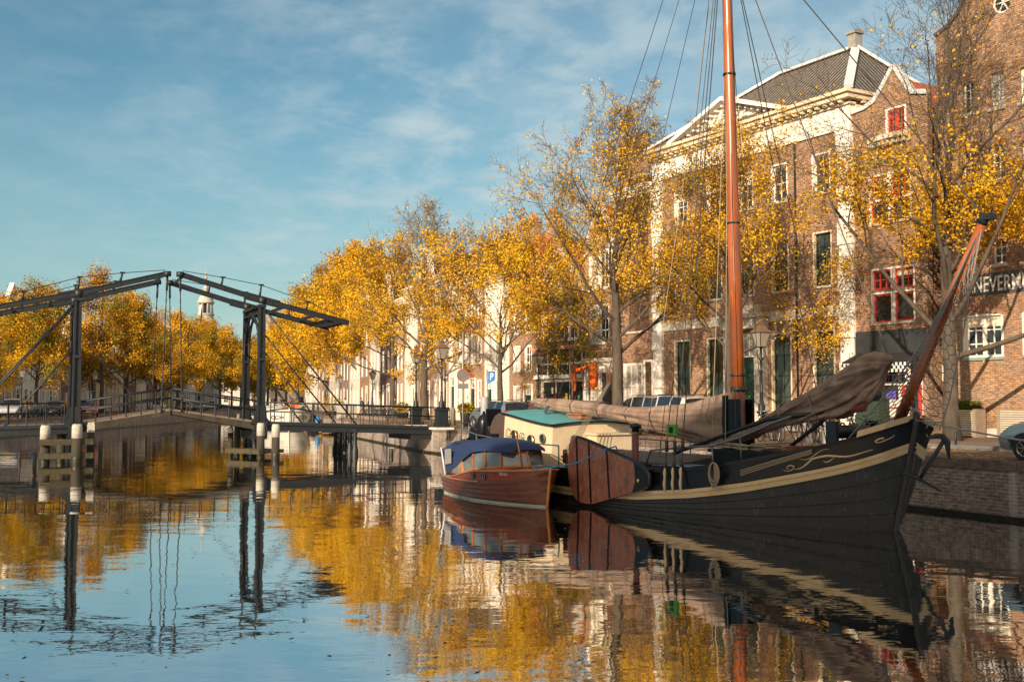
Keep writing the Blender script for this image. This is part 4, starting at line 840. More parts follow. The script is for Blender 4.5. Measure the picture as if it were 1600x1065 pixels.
# ---------------------------------------------------------------- the drawbridge
fbr = Frame((-12.95, 56.2, 0), (.911, .412)); XL = -8.86; BWD = 4.2
PLANK = mat('deck_planks', (.20, .15, .11), .85, var=.4, vs=6, bump=.4, bs=30)
def bridge():
    t = fbr.e('drawbridge', 'dark iron double drawbridge with two portal towers and tilted balance beams across the canal', 'bridge', loc=(fbr.o.x, fbr.o.y, 0))
    zt_ = 8.05
    def zdeck(x): 
        if x >= 0: return 1.78+(1.42-1.78)*min(x/9.4, 1)
        if x <= XL: return 1.72+(1.42-1.72)*min((XL-x)/17, 1)
        return None
    def span(x0, x1, nm):
        z0, z1 = zdeck(x0), zdeck(x1); b = MB(); b.add([(x0, 0, z0), (x1, 0, z1), (x1, BWD, z1), (x0, BWD, z0), (x0, 0, z0-.07), (x1, 0, z1-.07), (x1, BWD, z1-.07), (x0, BWD, z0-.07)], [(0, 1, 2, 3), (7, 6, 5, 4), (0, 4, 5, 1), (2, 6, 7, 3), (1, 5, 6, 2), (0, 3, 7, 4)], False)
        o = b.build(nm, PLANK, t)
        g_ = MB()
        for y in (.05, 1.4, 2.8, BWD-.05): g_.beam((x0, y, z0-.25), (x1, y, z1-.25), .14, .35)
        g_.beam((x0, -.06, z0-.06), (x1, -.06, z1-.06), .1, .16)
        g_.build('girder', IRON, o)
    span(.25, 10.6, 'fixed_deck'); span(-28, XL-.25, 'fixed_deck')
    # lifting leaves
    for x0, x1, z0, z1 in ((-.2, -4.38, 1.80, 2.42), (XL+.2, -4.48, 1.76, 2.42)):
        b = MB(); b.beam((x0, BWD/2, z0), (x1, BWD/2, z1), BWD-.2, .10); o = b.build('lifting_deck', PLANK, t); g_ = MB(); d = (x1-x0)
        for y in (.12, 1.5, 2.7, BWD-.12):
            g_.add([(x0, y-.09, z0-.06), (x1, y-.09, z1-.06), (x1, y+.09, z1-.06), (x0, y+.09, z0-.06), (x0, y-.09, z0-.42), (x1, y-.09, z1-.22), (x1, y+.09, z1-.22), (x0, y+.09, z0-.42)], [(0, 1, 2, 3), (7, 6, 5, 4), (0, 4, 5, 1), (2, 6, 7, 3), (1, 5, 6, 2), (0, 3, 7, 4)], False)
        g_.build('girder', TIMBER, o)
        for y in (.08, BWD-.08):
            r = MB(); n = 6
            for k in range(n+1):
                u = k/n; x = x0+(x1-x0)*u; z = z0+(z1-z0)*u; r.tube([(x, y, z), (x, y, z+1.07)], .03, 4)
            for h in (1.07, .6): r.tube([(x0, y, z0+h), (x1, y, z1+h)], .045, 5)
            r.build('railing', IRON, t)
    for x0, x1, n in ((.5, 10.4, 9), (XL-.5, -27.5, 22)):
        for y in (-.03, BWD+.03):
            r = MB(); z0, z1 = zdeck(x0), zdeck(x1)
            for k in range(n+1):
                u = k/n; x = x0+(x1-x0)*u; z = z0+(z1-z0)*u; r.tube([(x, y, z-.1), (x, y, z+1.05)], .032, 4)
                if k < n: xh = x+(x1-x0)/n/2; r.tube([(xh, y, z-.1), (xh, y, z+.55)], .02, 4)
            for h in (1.05, .56): r.tube([(x0, y, z0+h), (x1, y, z1+h)], .036, 5)
            r.build('railing', IRON, t)
    # towers
    for X, zd, s_ in ((0, 1.75, 1), (XL, 1.7, -1)):
        for y in (0, BWD):
            b = MB(); b.box(X-.32, X+.32, y-.2, y+.2, zd-.6, zd+.1)
            for dx in (-.115, .115): b.add([(X+dx*1.5-.045, y-.16, zd), (X+dx*1.5+.045, y-.16, zd), (X+dx*1.5+.045, y+.16, zd), (X+dx*1.5-.045, y+.16, zd), (X+dx-.05, y-.12, zt_-.3), (X+dx+.05, y-.12, zt_-.3), (X+dx+.05, y+.12, zt_-.3), (X+dx-.05, y+.12, zt_-.3)], [(3, 2, 1, 0), (4, 5, 6, 7), (0, 1, 5, 4), (1, 2, 6, 5), (2, 3, 7, 6), (3, 0, 4, 7)], False)
            b.add([(X-.16, y-.03, zd), (X+.16, y-.03, zd), (X+.16, y+.03, zd), (X-.16, y+.03, zd), (X-.10, y-.03, zt_-.3), (X+.10, y-.03, zt_-.3), (X+.10, y+.03, zt_-.3), (X-.10, y+.03, zt_-.3)], [(3, 2, 1, 0), (4, 5, 6, 7), (0, 1, 5, 4), (1, 2, 6, 5), (2, 3, 7, 6), (3, 0, 4, 7)], False)
            b.box(X-.19, X+.19, y-.17, y+.17, 4.93, 5.07); b.box(X-.19, X+.19, y-.17, y+.17, zt_-.35, zt_-.2)
            b.lathe([(.16, zt_-.15), (.2, zt_-.05), (.2, zt_+.12), (.1, zt_+.2)], (X, y, 0), 10)
            o = b.build('post', IRON, t)
            # bracket foot
            f_ = MB(); f_.prism([(X-.55, zd-.05), (X+.55, zd-.05), (X+.3, zd+.25), (X+.24, zd+.9), (X-.24, zd+.9), (X-.3, zd+.25)], y-.1, y+.1); f_.build('foot', IRON, o)
        b = MB(); n = 12; pa = []; 
        for k in range(n+1):
            a = PI*k/n; pa.append((X, BWD/2-(BWD/2-.18)*math.cos(a), 5.4+2.0*math.sin(a)**.8))
        for dx in (-.12, .12): b.tube([(x+dx, y, z) for x, y, z in pa], .07, 4)
        for k in range(n): 
            b.add([(X-.02, pa[k][1], pa[k][2]), (X-.02, pa[k+1][1], pa[k+1][2]), (X-.02, pa[k+1][1], min(7.45, pa[k+1][2]+.28)), (X-.02, pa[k][1], min(7.45, pa[k][2]+.28))], [(0, 1, 2, 3)])
        b.box(X-.16, X+.16, .1, BWD-.1, 7.72, 7.86); b.box(X-.16, X+.16, .1, BWD-.1, 7.38, 7.46)
        for k in range(9): y0 = .2+(BWD-.4)*k/9; y1 = y0+(BWD-.4)/9; b.beam((X, y0, 7.45), (X, y1, 7.74), .05, .05); b.beam((X, y1, 7.45), (X, y0, 7.74), .05, .05)
        b.build('portal_arch', IRON, t)
        # balance beams
        xt, ztip = X-s_*4.12, 9.22; xr, zrr = X+s_*4.62, 7.02
        for y in (0, BWD):
            b = MB(); b.beam((xt, y, ztip), (X, y, zt_+.02), .13, .20); b.beam((X, y, zt_+.02), (xr, y, zrr), .14, .24); b.beam((X-s_*.9, y, zt_+.24), (X+s_*.9, y, zt_-.17), .15, .38)
            for (p_, q_) in (((xt, ztip), (X, zt_+.02)), ((X, zt_+.02), (xr, zrr))):
                for dz in (-.12, .12): b.beam((p_[0], y, p_[1]+dz), (q_[0], y, q_[1]+dz), .21, .03)
                for k in range(14):
                    u = (k+.5)/14; xx, zz = p_[0]+(q_[0]-p_[0])*u, p_[1]+(q_[1]-p_[1])*u
                    b.box(xx-.02, xx+.02, y-.09, y+.09, zz-.11, zz+.11) if k % 3 == 1 else b.box(xx-.015, xx+.015, y-.085, y+.085, zz+.07, zz+.09)
            b.lathe([(.19, -.12), (.19, .12)], (xt, y, ztip), 10)
            o = b.build('balance_beam', IRON, t)
            r = MB(); sp = []
            for u, h in ((-4.0, .06), (-2.0, .38), (-.05, .62), (2.4, .40), (4.3, .10)):
                x = X+s_*u; zb_ = zt_+.02+(ztip-zt_-.02)*(-u/4.12) if u < 0 else zt_+.02+(zrr-zt_-.02)*(u/4.62); sp.append((x, y, zb_+.15+h))
                if h > .1: r.tube([(x-.1, y, zb_+.1), (x, y, zb_+.15+h)], [.07, .04], 5); r.box(x-.12, x+.12, y-.06, y+.06, zb_+.12+h, zb_+.2+h)
            r.tube(sp, .018, 4); r.build('tension_rod', IRON, o)
        b = MB()
        for u in (1.2, 2.9, 4.5): b.beam((X+s_*u, .05, zt_+(zrr-zt_)*u/4.62), (X+s_*u, BWD-.05, zt_+(zrr-zt_)*u/4.62), .12, .14)
        b.build('cross_beam', IRON, t); b = MB(); b.beam((xt+s_*.2, .05, ztip-.05), (xt+s_*.2, BWD-.05, ztip-.05), .1, .12); b.build('cross_beam', IRON, t)
        b = MB(); b.box(min(X+s_*3.5, X+s_*4.5), max(X+s_*3.5, X+s_*4.5), .15, BWD-.15, zrr+.02, zrr+.22); b.build('counterweight', IRON, t)
        for y in (0, BWD):
            for u in (0, ):
                b = MB(); x0, z0, x1, z1 = xt, ztip-.1, X-s_*3.95, 2.9
                pts_ = [(x0+(x1-x0)*k/30, y, z0+(z1-z0)*k/30) for k in range(31)]
                b.tube(pts_, [.022 if k % 2 else .034 for k in range(31)], 4); b.tube([(x0, y, z0), (x0+(x1-x0)*.12, y, z0+(z1-z0)*.12)], .06, 5); b.tube([(x1, y, z1), (x1, y, 2.3)], .05, 5); b.build('chain', IRON, t)
            # stays to the fixed span and short one on the inside
            b = MB(); b.tube([(X, y, zt_-.3), (X+s_*5.2, y, zdeck(X+s_*5.2)-.1)], .045, 5); b.tube([(X, y, 5.6), (X+s_*3.2, y, zdeck(X+s_*3.2)-.1)], .04, 5)
            b.build('stay_rod', IRON, t)
            b = MB(); b.tube([(X, y, 6.6), (X-s_*3.6, BWD-y, 1.9)], .018, 4); b.build('wind_brace', IRON, t)
        # foundation
        b = MB(); b.box(X-.35, X+.35, .0, BWD, .9, zd-.45)
        for y in (.15, 1.5, 2.8, BWD-.15): b.lathe([(.17, -1), (.17, .2), (.13, .3), (.11, .95), (.18, 1.1)], (X, y, 0), 8)
        b.build('pier', IRON, t)
    # iron columns under the right span
    for k in range(5):
        y = .15+(BWD-.3)*k/4; b = MB(); b.lathe([(.19, -1), (.19, .25), (.15, .32), (.15, .42), (.13, .48), (.12, 1.05), (.16, 1.12), (.14, 1.2), (.24, 1.3), (.24, 1.34)], (5.06, y, 0), 12); b.build('support_column', IRON, t)
    b = MB()
    for k in range(4): y0 = .15+(BWD-.3)*k/4; y1 = y0+(BWD-.3)/4; b.beam((5.06, y0, .55), (5.06, y1, 1.05), .04, .05); b.beam((5.06, y1, .55), (5.06, y0, 1.05), .04, .05)
    b.build('column_brace', IRON, t)
    b = MB(); b.box(8.2, 9.6, .1, BWD-.1, .75, 1.14); b.build('abutment_beam', IRON, t)
bridge()
PALE = mat('white_painted_timber', (.46, .44, .39), .85, var=.5, vs=6, c2=(.22, .19, .15), lo=.4, hi=.75)
def pile(px, D, ztop, r, label, cap=.65, sq=False):
    o = G(px, D, 0); t = thing('mooring_pile', label, 'pile', o, .4, 'mooring piles by the bridge')
    b = MB(); b.lathe([(r*1.02, -1), (r, ztop-cap)], n=10, sq=sq); b.build('shaft', TIMBER, t)
    b = MB(); b.lathe([(r*1.04, ztop-cap), (r*1.0, ztop-.12), (r*.8, ztop)], n=10, sq=sq); b.build('painted_top', PALE, t)
    b = MB(); b.lathe([(r*1.05, -.4), (r*1.05, .22), (r*1.03, .34)], n=10, sq=sq); b.build('wet_band', ALGAE, t)
pile(72, 50.0, 1.75, .22, 'thick white-topped pile at the left end of the left fender'); pile(121.5, 50.2, 1.80, .23, 'white-topped pile right in front of the left bridge tower'); pile(143, 51.2, 1.85, .16, 'slim square pile right of the left bridge tower', .45, True)
pile(97, 52.8, 1.5, .2, 'unpainted pile behind the left fender', .1); pile(408, 55.3, 1.75, .20, 'white-topped pile in front of the right bridge tower'); pile(431.5, 54.0, 1.72, .20, 'free-standing white-topped pile right of the right bridge tower'); pile(361, 57.5, 1.5, .15, 'short pile at the left end of the right fender', .3)
pile(371, 59, 1.9, .15, 'pile behind the right fender, left of the tower', .35); pile(612, 57.6, .05, .12, 'low stump under the right bridge span', .02)
def fender(px0, D0, px1, D1, zs, label):
    p, q = G(px0, D0, 0), G(px1, D1, 0); f = Frame(p, (q-p)); L = (q-p).length; t = f.e('timber_fender', label, 'fender', 'timber fenders in front of the towers')
    for z in zs: b = MB(); b.box(0, L, -.12, .12, z-.13, z+.13); b.box(L*.05, L*.95, .13, 1.6, z-.1, z+.08) ; b.build('rail', mat('mossy_timber', (.065, .052, .025), .9, var=.6, vs=4, bump=.5, c2=(.025, .025, .012)), t)
fender(63, 49.6, 147, 50.6, (.35, .98), 'mossy double rail fender in front of the left bridge tower'); fender(356, 56.4, 409, 54.8, (.32,), 'low timber fender in front of the right bridge tower')
# ---------------------------------------------------------------- the black sailing barge
from mathutils import noise as mnoise
FWD = Vector((.53, -.848, 0)).normalized(); FS = Frame((8.5, 24.2, 0), FWD)     # local x = forward, y = starboard (away from the camera)
def L3(s, t, z): return (-s, -t, z)
HQ = [0, .15, .4, .8, 1.5, 2.7, 4, 6, 9, 12, 15, 16.5, 17.6, 18.2]
HR = [.05, .78, 1.08, 1.32, 1.66, 2.08, 2.36, 2.5, 2.5, 2.45, 2.15, 1.7, 1.0, .12]
HW = [.03, .25, .50, .80, 1.20, 1.72, 2.15, 2.45, 2.5, 2.4, 1.9, 1.3, .6, .05]
HZ = [2.45, 2.25, 2.11, 1.95, 1.75, 1.46, 1.24, 1.05, .96, 1.0, 1.15, 1.3, 1.45, 1.5]
def ip(q, T, sm=.25): return float(sum(np.interp(q+d*sm, HQ, T) for d in (-1, -.5, 0, .5, 1))/5) if q > .5 else float(np.interp(q, HQ, T))
def hullpt(q, z, side=1, out=0.0):
    zr = ip(q, HZ); u = max(0, min(1, z/zr)); t = ip(q, HW)+(ip(q, HR)-ip(q, HW))*(u**.8); t = max(0, t+out)
    if z < 0: t *= (1+z*.35)
    s = q - .62*(max(z, -.5)/2.5)*max(0, 1-q/3.2)
    if q > 15: s += .45*(z/1.5)*(q-15)/3.2
    return L3(s, t*side, z)
QS = [0, .05, .15, .28, .45, .65, .9, 1.2, 1.6, 2.1, 2.7, 3.4, 4.2, 5, 6, 7, 8, 9, 10, 11, 12, 13, 14, 15, 15.8, 16.5, 17.1, 17.6, 18, 18.2]
HULLM = mat('black_hull_paint', (.029, .030, .032), .6, var=.5, vs=1.6, bump=.2, bs=6, stretch=(.6, .6, 2.2), c2=(.020, .021, .023), streak=((5, (3, 3, .22), .56, .72, (.13, .12, .105, .7)), (9, (1, 1, 1.6), .68, .74, (.20, .19, .17, .5)))); GLOSSB = mat('glossy_black_paint', (.007, .009, .013), .28, var=.5, vs=3, bump=.10, bs=2.5)
STRAKE = mat('cream_strake_paint', (.58, .42, .23), .5, var=.3, vs=3, c2=(.50, .27, .09), lo=.5, hi=.9, streak=((2.5, (1.2, 1.2, .8), .60, .72, (.42, .16, .03, .65)), (14, (1, 1, .5), .62, .7, (.2, .14, .08, .5))))
DECK = mat('tarred_deck', (.035, .033, .03), .7, var=.4, vs=4); CANVAS = mat('brown_sailcloth', (.30, .215, .165), .88, var=.35, vs=2.2, bump=.6, bs=26, c2=(.16, .105, .078), bd=.015, streak=((1.6, (1, 1, 1), .58, .68, (.17, .10, .055, .7)), (6, (1, 1, .4), .6, .75, (.34, .27, .22, .5))))
VARN = mat('varnished_spar', (.42, .10, .02), .3, var=.5, vs=3, stretch=(1, 1, .15), coat=.4, streak=((14, (1.5, 1.5, .06), .55, .68, (.16, .03, .01, .8)), (3, (1, 1, .5), .55, .7, (.5, .17, .04, .5)))); ROPE = mat('hemp_rope', (.32, .25, .17), .9, var=.3, vs=40); ROPED = mat('dark_wire', (.035, .03, .028), .6); CABIN = mat('cabin_cream', (.64, .52, .35), .5, var=.16, vs=2)
TEAL = mat('teal_roof_paint', (.09, .33, .36), .55, var=.25, vs=2); STEEL = mat('galvanised_steel', (.16, .18, .20), .45, .5, var=.3)
ship = FS.e('sailing_barge', 'black hulled traditional sailing barge with tall varnished mast, cream stripe and brown covered sails', 'boat')
def barge():
    for side, nm in ((0, ''),):
        b = MB()
        for sd in (1, -1):
            b.grid([[hullpt(q, z, sd) for z in [-.6, -.2, .0, .15]+[ (ip(q, HZ)-.72-.15)*k/5+.15 for k in range(1, 6)]] for q in QS])
        b.build('hull', HULLM, ship, fixn=True)
        b = MB()
        for sd in (1, -1): b.grid([[hullpt(q, ip(q, HZ)-.72+.72*k/5, sd) for k in range(6)] for q in QS])
        for sd in (1, -1): b.grid([[hullpt(q, ip(q, HZ)-.72*k/3, sd, -.06) for k in range(4)] for q in QS])
        b.build('bulwark', GLOSSB, ship, fixn=False)
        for sd in (1, -1):
            b = MB(); b.grid([[hullpt(q, ip(q, HZ)-d, sd, o) for d, o in ((.50, -.01), (.50, .055), (.58, .06), (.59, .035), (.62, .035), (.63, .065), (.71, .06), (.71, -.01))] for q in QS if q < 17], sm=False); b.build('rubbing_strake', STRAKE, ship)
            b = MB(); b.grid([[hullpt(q, ip(q, HZ)+dz, sd, o) for dz, o in ((-.05, .01), (-.05, .05), (.03, .05), (.03, -.10), (-.05, -.10))] for q in QS], sm=False); b.build('cap_rail', GLOSSB, ship)
            b = MB(); b.grid([[hullpt(q, ip(q, HZ)+dz, sd, o) for dz, o in ((.0, .055), (.14, .04), (.14, -.05), (.0, -.06))] for q in (0.03, .1, .15, .22, .3, .4, .5)], sm=False); b.build('bow_plank', STRAKE, ship)
            for k, dz in enumerate((.36, .75, 1.1)):
                b = MB(); pts = [hullpt(q, (ip(q, HZ)-.72)*(1-dz/1.45), sd, .006) for q in QS if q < 13-k*2]; b.tube(pts, .010, 4); b.build('plate_seam', mat('seam_black', (.008, .008, .008), .5), ship)
        # stem post and water-line grime
        b = MB(); b.tube([hullpt(0, z, 1, .02) for z in (-.3, 0, .6, 1.2, 1.8, 2.3, 2.62)], [.07]*7, 6); b.build('stem_post', HULLM, ship)
        pass
    b = MB(); b.grid([[tuple(Vector(hullpt(q, ip(q, HZ)-.42, sd, -.07))) for sd in (1, .5, 0, -.5, -1)] for q in QS[1:]]); b.build('deck', DECK, ship)
    # scrollwork painted on the bow
    def scr(path, w0, w1, sd):
        pts = [Vector(hullpt(q, ip(q, HZ)-d, sd, .012)) for q, d in path]; n = len(pts); r = [w0+(w1-w0)*math.sin(PI*i/(n-1)) for i in range(n)]
        b = MB(); b.tube(pts, r, 6, flat=.5); b.build('scrollwork', STRAKE, ship)
    for sd in (1, -1):
        def curl(cq, cd, r0, a0, turns, n=16): return [(cq+r0*(1-i/n*.75)*math.cos(a0+turns*2*PI*i/n), cd+.62*r0*(1-i/n*.75)*math.sin(a0+turns*2*PI*i/n)) for i in range(n+1)]
        scr([(1.62-.05*i, .40-.02*i+.05*math.sin(i*.5)) for i in range(8)]+[(1.2-.07*i, .24+.012*i-.03*math.sin(i*.6)) for i in range(1, 14)], .014, .055, sd)
        scr(curl(1.72, .34, .13, .2, 1.2), .010, .026, sd); scr(curl(.20, .20, .10, 3.4, -1.2), .010, .030, sd); scr([(1.55-.045*i, .16+.07*math.sin(i*.42)) for i in range(14)], .010, .022, sd); scr([(1.08-.03*i, .34+.04*math.sin(i*.6)) for i in range(8)], .012, .03, sd)
    # hatch, coaming, deck houses
    b = MB(); zb = .62; b.box(-10.6, -5.6, -1.55, 1.55, zb, 1.18); b.box(-10.7, -5.5, -1.62, 1.62, 1.182, 1.24); b.prism_yz([(-1.6, 1.242), (1.6, 1.242), (0, 1.42)], -10.7, -5.5); b.build('cargo_hatch', mat('grey_hatch_cloth', (.11, .10, .095), .7, var=.4, vs=2), ship)
    b = MB(); b.box(-4.6, -1.6, -1.2, 1.2, .85, 1.58); b.box(-4.7, -1.5, -1.28, 1.28, 1.582, 1.66); b.build('fore_cabin', GLOSSB, ship)
    b = MB(); b.box(-3.4, -2.4, -.7, .1, 1.662, 1.78); b.build('hatch_cover', mat('red_brown_hatch', (.25, .09, .05), .5), ship)
    # cream stern cabin
    x0, x1, y = -13.9, -11.15, 1.6; zf, za = 2.12, 2.46
    b = MB(); t_ = .08
    def zr_(x, yy): return zf+(za-zf)*((x1-x)/(x1-x0))**1.3+.10*(1-(yy/y)**2)
    n = 8; rows_ = []
    for i in range(n+1):
        x = x1+(x0-x1)*i/n; rows_.append([(x-.0*i, yy, zr_(x, yy)) for yy in [-y+2*y*k/10 for k in range(11)]])
    base_ = 0.62
    for yy, k in ((-y, 0), (y, 10)): b.grid([[r[k] for r in rows_], [(r[k][0], yy*1.06, base_) for r in rows_]], sm=False)
    for i in (0, n): b.grid([rows_[i], [(rows_[i][0][0], p[1]*1.06, base_) for p in rows_[i]]], sm=False)
    cab = b.build('stern_cabin', CABIN, ship)
    b = MB(); b.grid([[(p[0]*1.0+(.06 if i == 0 else (-.1 if i == n else 0)), p[1]*1.04, p[2]+.03) for p in r] for i, r in enumerate(rows_)]); b.grid([[(p[0]+(.06 if i == 0 else (-.1 if i == n else 0)), p[1]*1.04, p[2]-.03) for p in r] for i, r in enumerate(rows_)]); ro = b.build('roof', TEAL, cab)
    b = MB(); ed = [(r[0][0]+(.06 if i == 0 else (-.1 if i == n else 0)), r[0][1]*1.045, r[0][2]) for i, r in enumerate(rows_)]; b.tube(ed, .035, 4); b.tube([(x1+.065, p[1]*1.04, p[2]) for p in rows_[0]], .035, 4); b.build('roof_edge', GLOSSB, ro)
    b = MB(); b.lathe([(.05, 0), (.05, .12), (.16, .2), (.16, .23), (.05, .26)], (-12.9, -.7, 2.46), 10); b.build('vent', STEEL, ro)
    b = MB(); b.box(-12.2, -11.5, -.3, .5, 2.3, 2.42); b.box(-12.25, -11.45, -.35, .55, 2.422, 2.46); b.build('skylight', mat('skylight_wood', (.33, .13, .05), .5), ro)
    # arched windows, painted panels and doors on the port side (negative y is the camera side)
    for k, (x, w_, tp) in enumerate(((-13.55, .13, 'p'), (-13.2, .15, 'w'), (-12.75, .13, 'p'), (-12.25, .16, 'w'))):
        yy = -y*1.03-.035; zt0 = zr_(x, y)-.42; b = MB(); out = archrect(x-w_, x+w_, .95, zt0, w_)
        if tp == 'w': b.prism(out, yy-.02, yy+.06); o = b.build('arched_window', GLASS, cab); b = MB(); b.tube([(p, yy-.03, q) for p, q in out+out[:1]], .02, 4); b.build('frame', mat('brass', (.55, .38, .12), .3, .9), o)
        else:
            b.tube([(p, yy-.02, q) for p, q in out+out[:1]], .012, 4); o = b.build('door_panel', GLOSSB, cab); b = MB(); b.prism([(x, 1.35), (x+.06, 1.55), (x, 1.78), (x-.06, 1.55)], yy-.03, yy); b.build('painted_diamond', TEAL, o)
    def port(c, nrm):
        c = Vector(c); nrm = Vector(nrm); a = Vector((0, 0, 1)); s_ = nrm.cross(a); ring = [c+nrm*.02+a*(.13*math.cos(2*PI*k/16))+s_*(.13*math.sin(2*PI*k/16)) for k in range(16)]
        b = MB(); b.tube(ring+ring[:1], .022, 5); o = b.build('porthole', STEEL, cab); b = MB(); b.add(ring, [tuple(range(16))]); b.build('pane', GLASS, o)
    port((-11.6, -y*1.03-.03, 1.72), (0, -1, 0)); port((x1+.01, -.85, 1.68), (1, 0, 0)); port((x1+.01, 1.15, 1.72), (1, 0, 0))
    b = MB(); b.box(x1+.01, x1+.55, -.35, .95, .7, 1.82); b.box(x1+.01, x1+.62, -.42, 1.02, 1.822, 1.88); b.build('companionway', CABIN, cab)
    # rudder and tiller, big brown wheel shield at the stern
    b = MB(); b.prism([(-18.4, -.5), (-19.1, -.4), (-19.2, 1.2), (-18.8, 1.9), (-18.3, 1.7)], -.06, .06); b.build('rudder', GLOSSB, ship)
    b = MB(); n = 18; c = Vector((-14.9, -1.1, 1.62)); b.prism([(c.x+.75*math.cos(2*PI*k/n), c.z+.85*math.sin(2*PI*k/n)) for k in range(n)], c.y-.05, c.y+.05); b.build('round_hood', mat('dark_brown_board', (.08, .05, .04), .6), ship)
    # rails along the sides
    def rail(qs, h, sd, mid=True, nm='hand_rail'):
        b = MB(); top = []
        for q in qs: p = Vector(hullpt(q, ip(q, HZ), sd, -.03)); tp = p+Vector((0, 0, h)); top.append(tp); b.tube([p, tp], .022, 5)
        b.tube(top, .022, 5)
        if mid: b.tube([p-Vector((0, 0, h*.5)) for p in top], .014, 4)
        b.build(nm, STEEL, ship)
    rail([9.6, 11, 12.3, 13.6, 14.8, 15.9, 16.8, 17.5, 18.1], .62, 1, False); rail([9.6, 11, 12.3, 13.6, 14.8, 15.9, 16.8, 17.5, 18.1], .62, -1, False); rail([6.6, 7.6, 8.4], .55, 1); rail([5, 6.2, 7.4, 8.6], .6, -1)
    b = MB(); q_ = [hullpt(5.9, 1.02, 1, -.1), (-5.7, -2.3, 1.6), (-4.9, -2.2, 1.68), (-3.8, -1.95, 1.78), (-3.0, -1.8, 2.0), (-2.2, -1.5, 2.36), (-1.8, -1.35, 2.5)]; b.tube(q_, .03, 5)
    for i in (2, 3, 4): p = Vector(q_[i]); b.tube([p, p+Vector((.15, -.1, -.52))], .022, 5)
    b.build('fore_rail', STEEL, ship)
    # stove pipe
    b = MB(); b.tube([(-6.9, -1.75, .75), (-7.0, -1.75, 1.0), (-7.0, -1.75, 2.0)], .085, 10); o = b.build('stove_pipe', mat('rusty_pipe', (.16, .045, .03), .6, var=.5, vs=8), ship); b = MB(); b.lathe([(.10, 0), (.10, .1), (.16, .14), (.16, .2), (.06, .24)], (-7.0, -1.75, 2.02), 10); b.build('cowl', IRON, o)
    # mast with fittings
    mb_, mt_ = Vector((-4.87, 0, .7)), Vector((-5.30, 0, 19.5))
    def mp(z): return mb_.lerp(mt_, (z-.7)/18.8)
    b = MB(); b.tube([mp(z) for z in (3.15, 6, 10, 15, 19.5)], [.175, .17, .15, .125, .09], 14); mast = b.build('mast', VARN, ship)
    b = MB(); b.box(-5.16, -5.06, -.34, -.22, .6, 3.0); b.box(-5.16, -5.06, .22, .34, .6, 3.0); b.box(-5.12, -4.62, -.28, -.2, .6, 2.9); b.box(-5.12, -4.62, .2, .28, .6, 2.9); b.build('tabernacle', GLOSSB, mast)
    b = MB(); b.tube([mp(1.0), mp(3.15)], [.19, .18], 12); b.build('mast_foot', mat('dark_oiled_wood', (.16, .05, .025), .4), mast)
    for z_, h_ in ((3.1, .12), (3.5, .05), (7.5, .05), (11.5, .05)): b = MB(); b.lathe([(.2, 0), (.2, h_)] if z_ < 5 else [(.175, 0), (.175, h_)], mp(z_), 12); b.build('mast_band', IRON, mast)
    # cover gathered round the mast foot
    def sail(nm, path, mt=CANVAS, seed=0, n=56, m=26, wr=.10, parent=ship, rows_=1):
        K = np.array([p[:7] for p in path], float); u0 = np.linspace(0, 1, len(K)); rr = []
        for i in range(n+1):
            u = i/n; v = [float(np.interp(u, u0, K[:, j])) for j in range(7)]; v2 = [float((np.interp(min(u+.04, 1), u0, K[:, j])+np.interp(max(u-.04, 0), u0, K[:, j])+v[j])/3) for j in range(7)]
            cx_, cy_, cz_, hy, hu, hd, tw = v2; ring = []
            for k in range(m):
                a = 2*PI*k/m; h_ = hu if math.sin(a) > 0 else hd; ca, sa = math.cos(a), math.sin(a); yy = hy*ca*(1 if sa > 0 else (1-.45*abs(sa)*min(1, hd/hu-.8) if hd > hu else 1)); zz = h_*sa
                rg = lambda x_, y_, z_: .5-abs(mnoise.noise(Vector((x_, y_, z_))))*2; w_ = rg(u*3.2+seed+sa*.9, ca*2.1, sa*2.3)*wr*.75+rg(u*8+seed-sa*2.5, ca*3.6+3, sa*3.8)*wr*.35+mnoise.noise(Vector((u*5+seed, ca*.9, sa*1.1)))*wr*.9
                ring.append((cx_+tw*sa, cy_+yy*(1+w_)+w_*.1*ca, cz_+zz*(1+w_*.7)))
            rr.append(ring)
        b = MB(); b.grid(rr, True); b.add([p for p in rr[0]], [tuple(range(m))], True); b.add([p for p in rr[-1]], [tuple(range(m))], True)
        return b.build(nm, mt, parent)
    # boom with covered mainsail: x, y, z centre, half width, height above, height below, lean
    o = sail('mainsail_cover', [(-14.75, 0, 2.80, .09, .10, .12, 0), (-14.3, 0, 2.80, .18, .16, .22, 0), (-13.0, 0, 2.72, .22, .20, .24, 0), (-11.5, 0, 2.64, .23, .20, .24, 0), (-10.0, 0, 2.52, .22, .18, .24, 0), (-8.8, 0, 2.46, .27, .20, .38, 0), (-7.8, 0, 2.46, .30, .27, .58, 0), (-6.8, 0, 2.46, .31, .34, .72, 0), (-5.9, 0, 2.46, .28, .46, .80, 0), (-5.2, 0, 2.5, .25, .58, .84, 0)], seed=3, n=200, m=64, wr=.20)
    for x, zc_, rh, ru, rd in ((-13.6, 2.77, .22, .20, .26), (-12.2, 2.69, .24, .22, .26), (-10.8, 2.59, .24, .21, .26), (-9.4, 2.50, .25, .19, .31), (-8.2, 2.47, .28, .22, .46)):
        b = MB(); b.tube([(x+.02*math.sin(k*1.1), rh*1.04*math.cos(2*PI*k/20), zc_+(ru if k <= 10 else rd)*1.04*math.sin(2*PI*k/20)) for k in range(21)], .012, 4); b.build('lashing', ROPED, o)
    b = MB(); b.tube([(-14.9, 0, 2.74), (-5.2, 0, 2.05)], [.07, .09], 8); b.build('boom', VARN, ship)
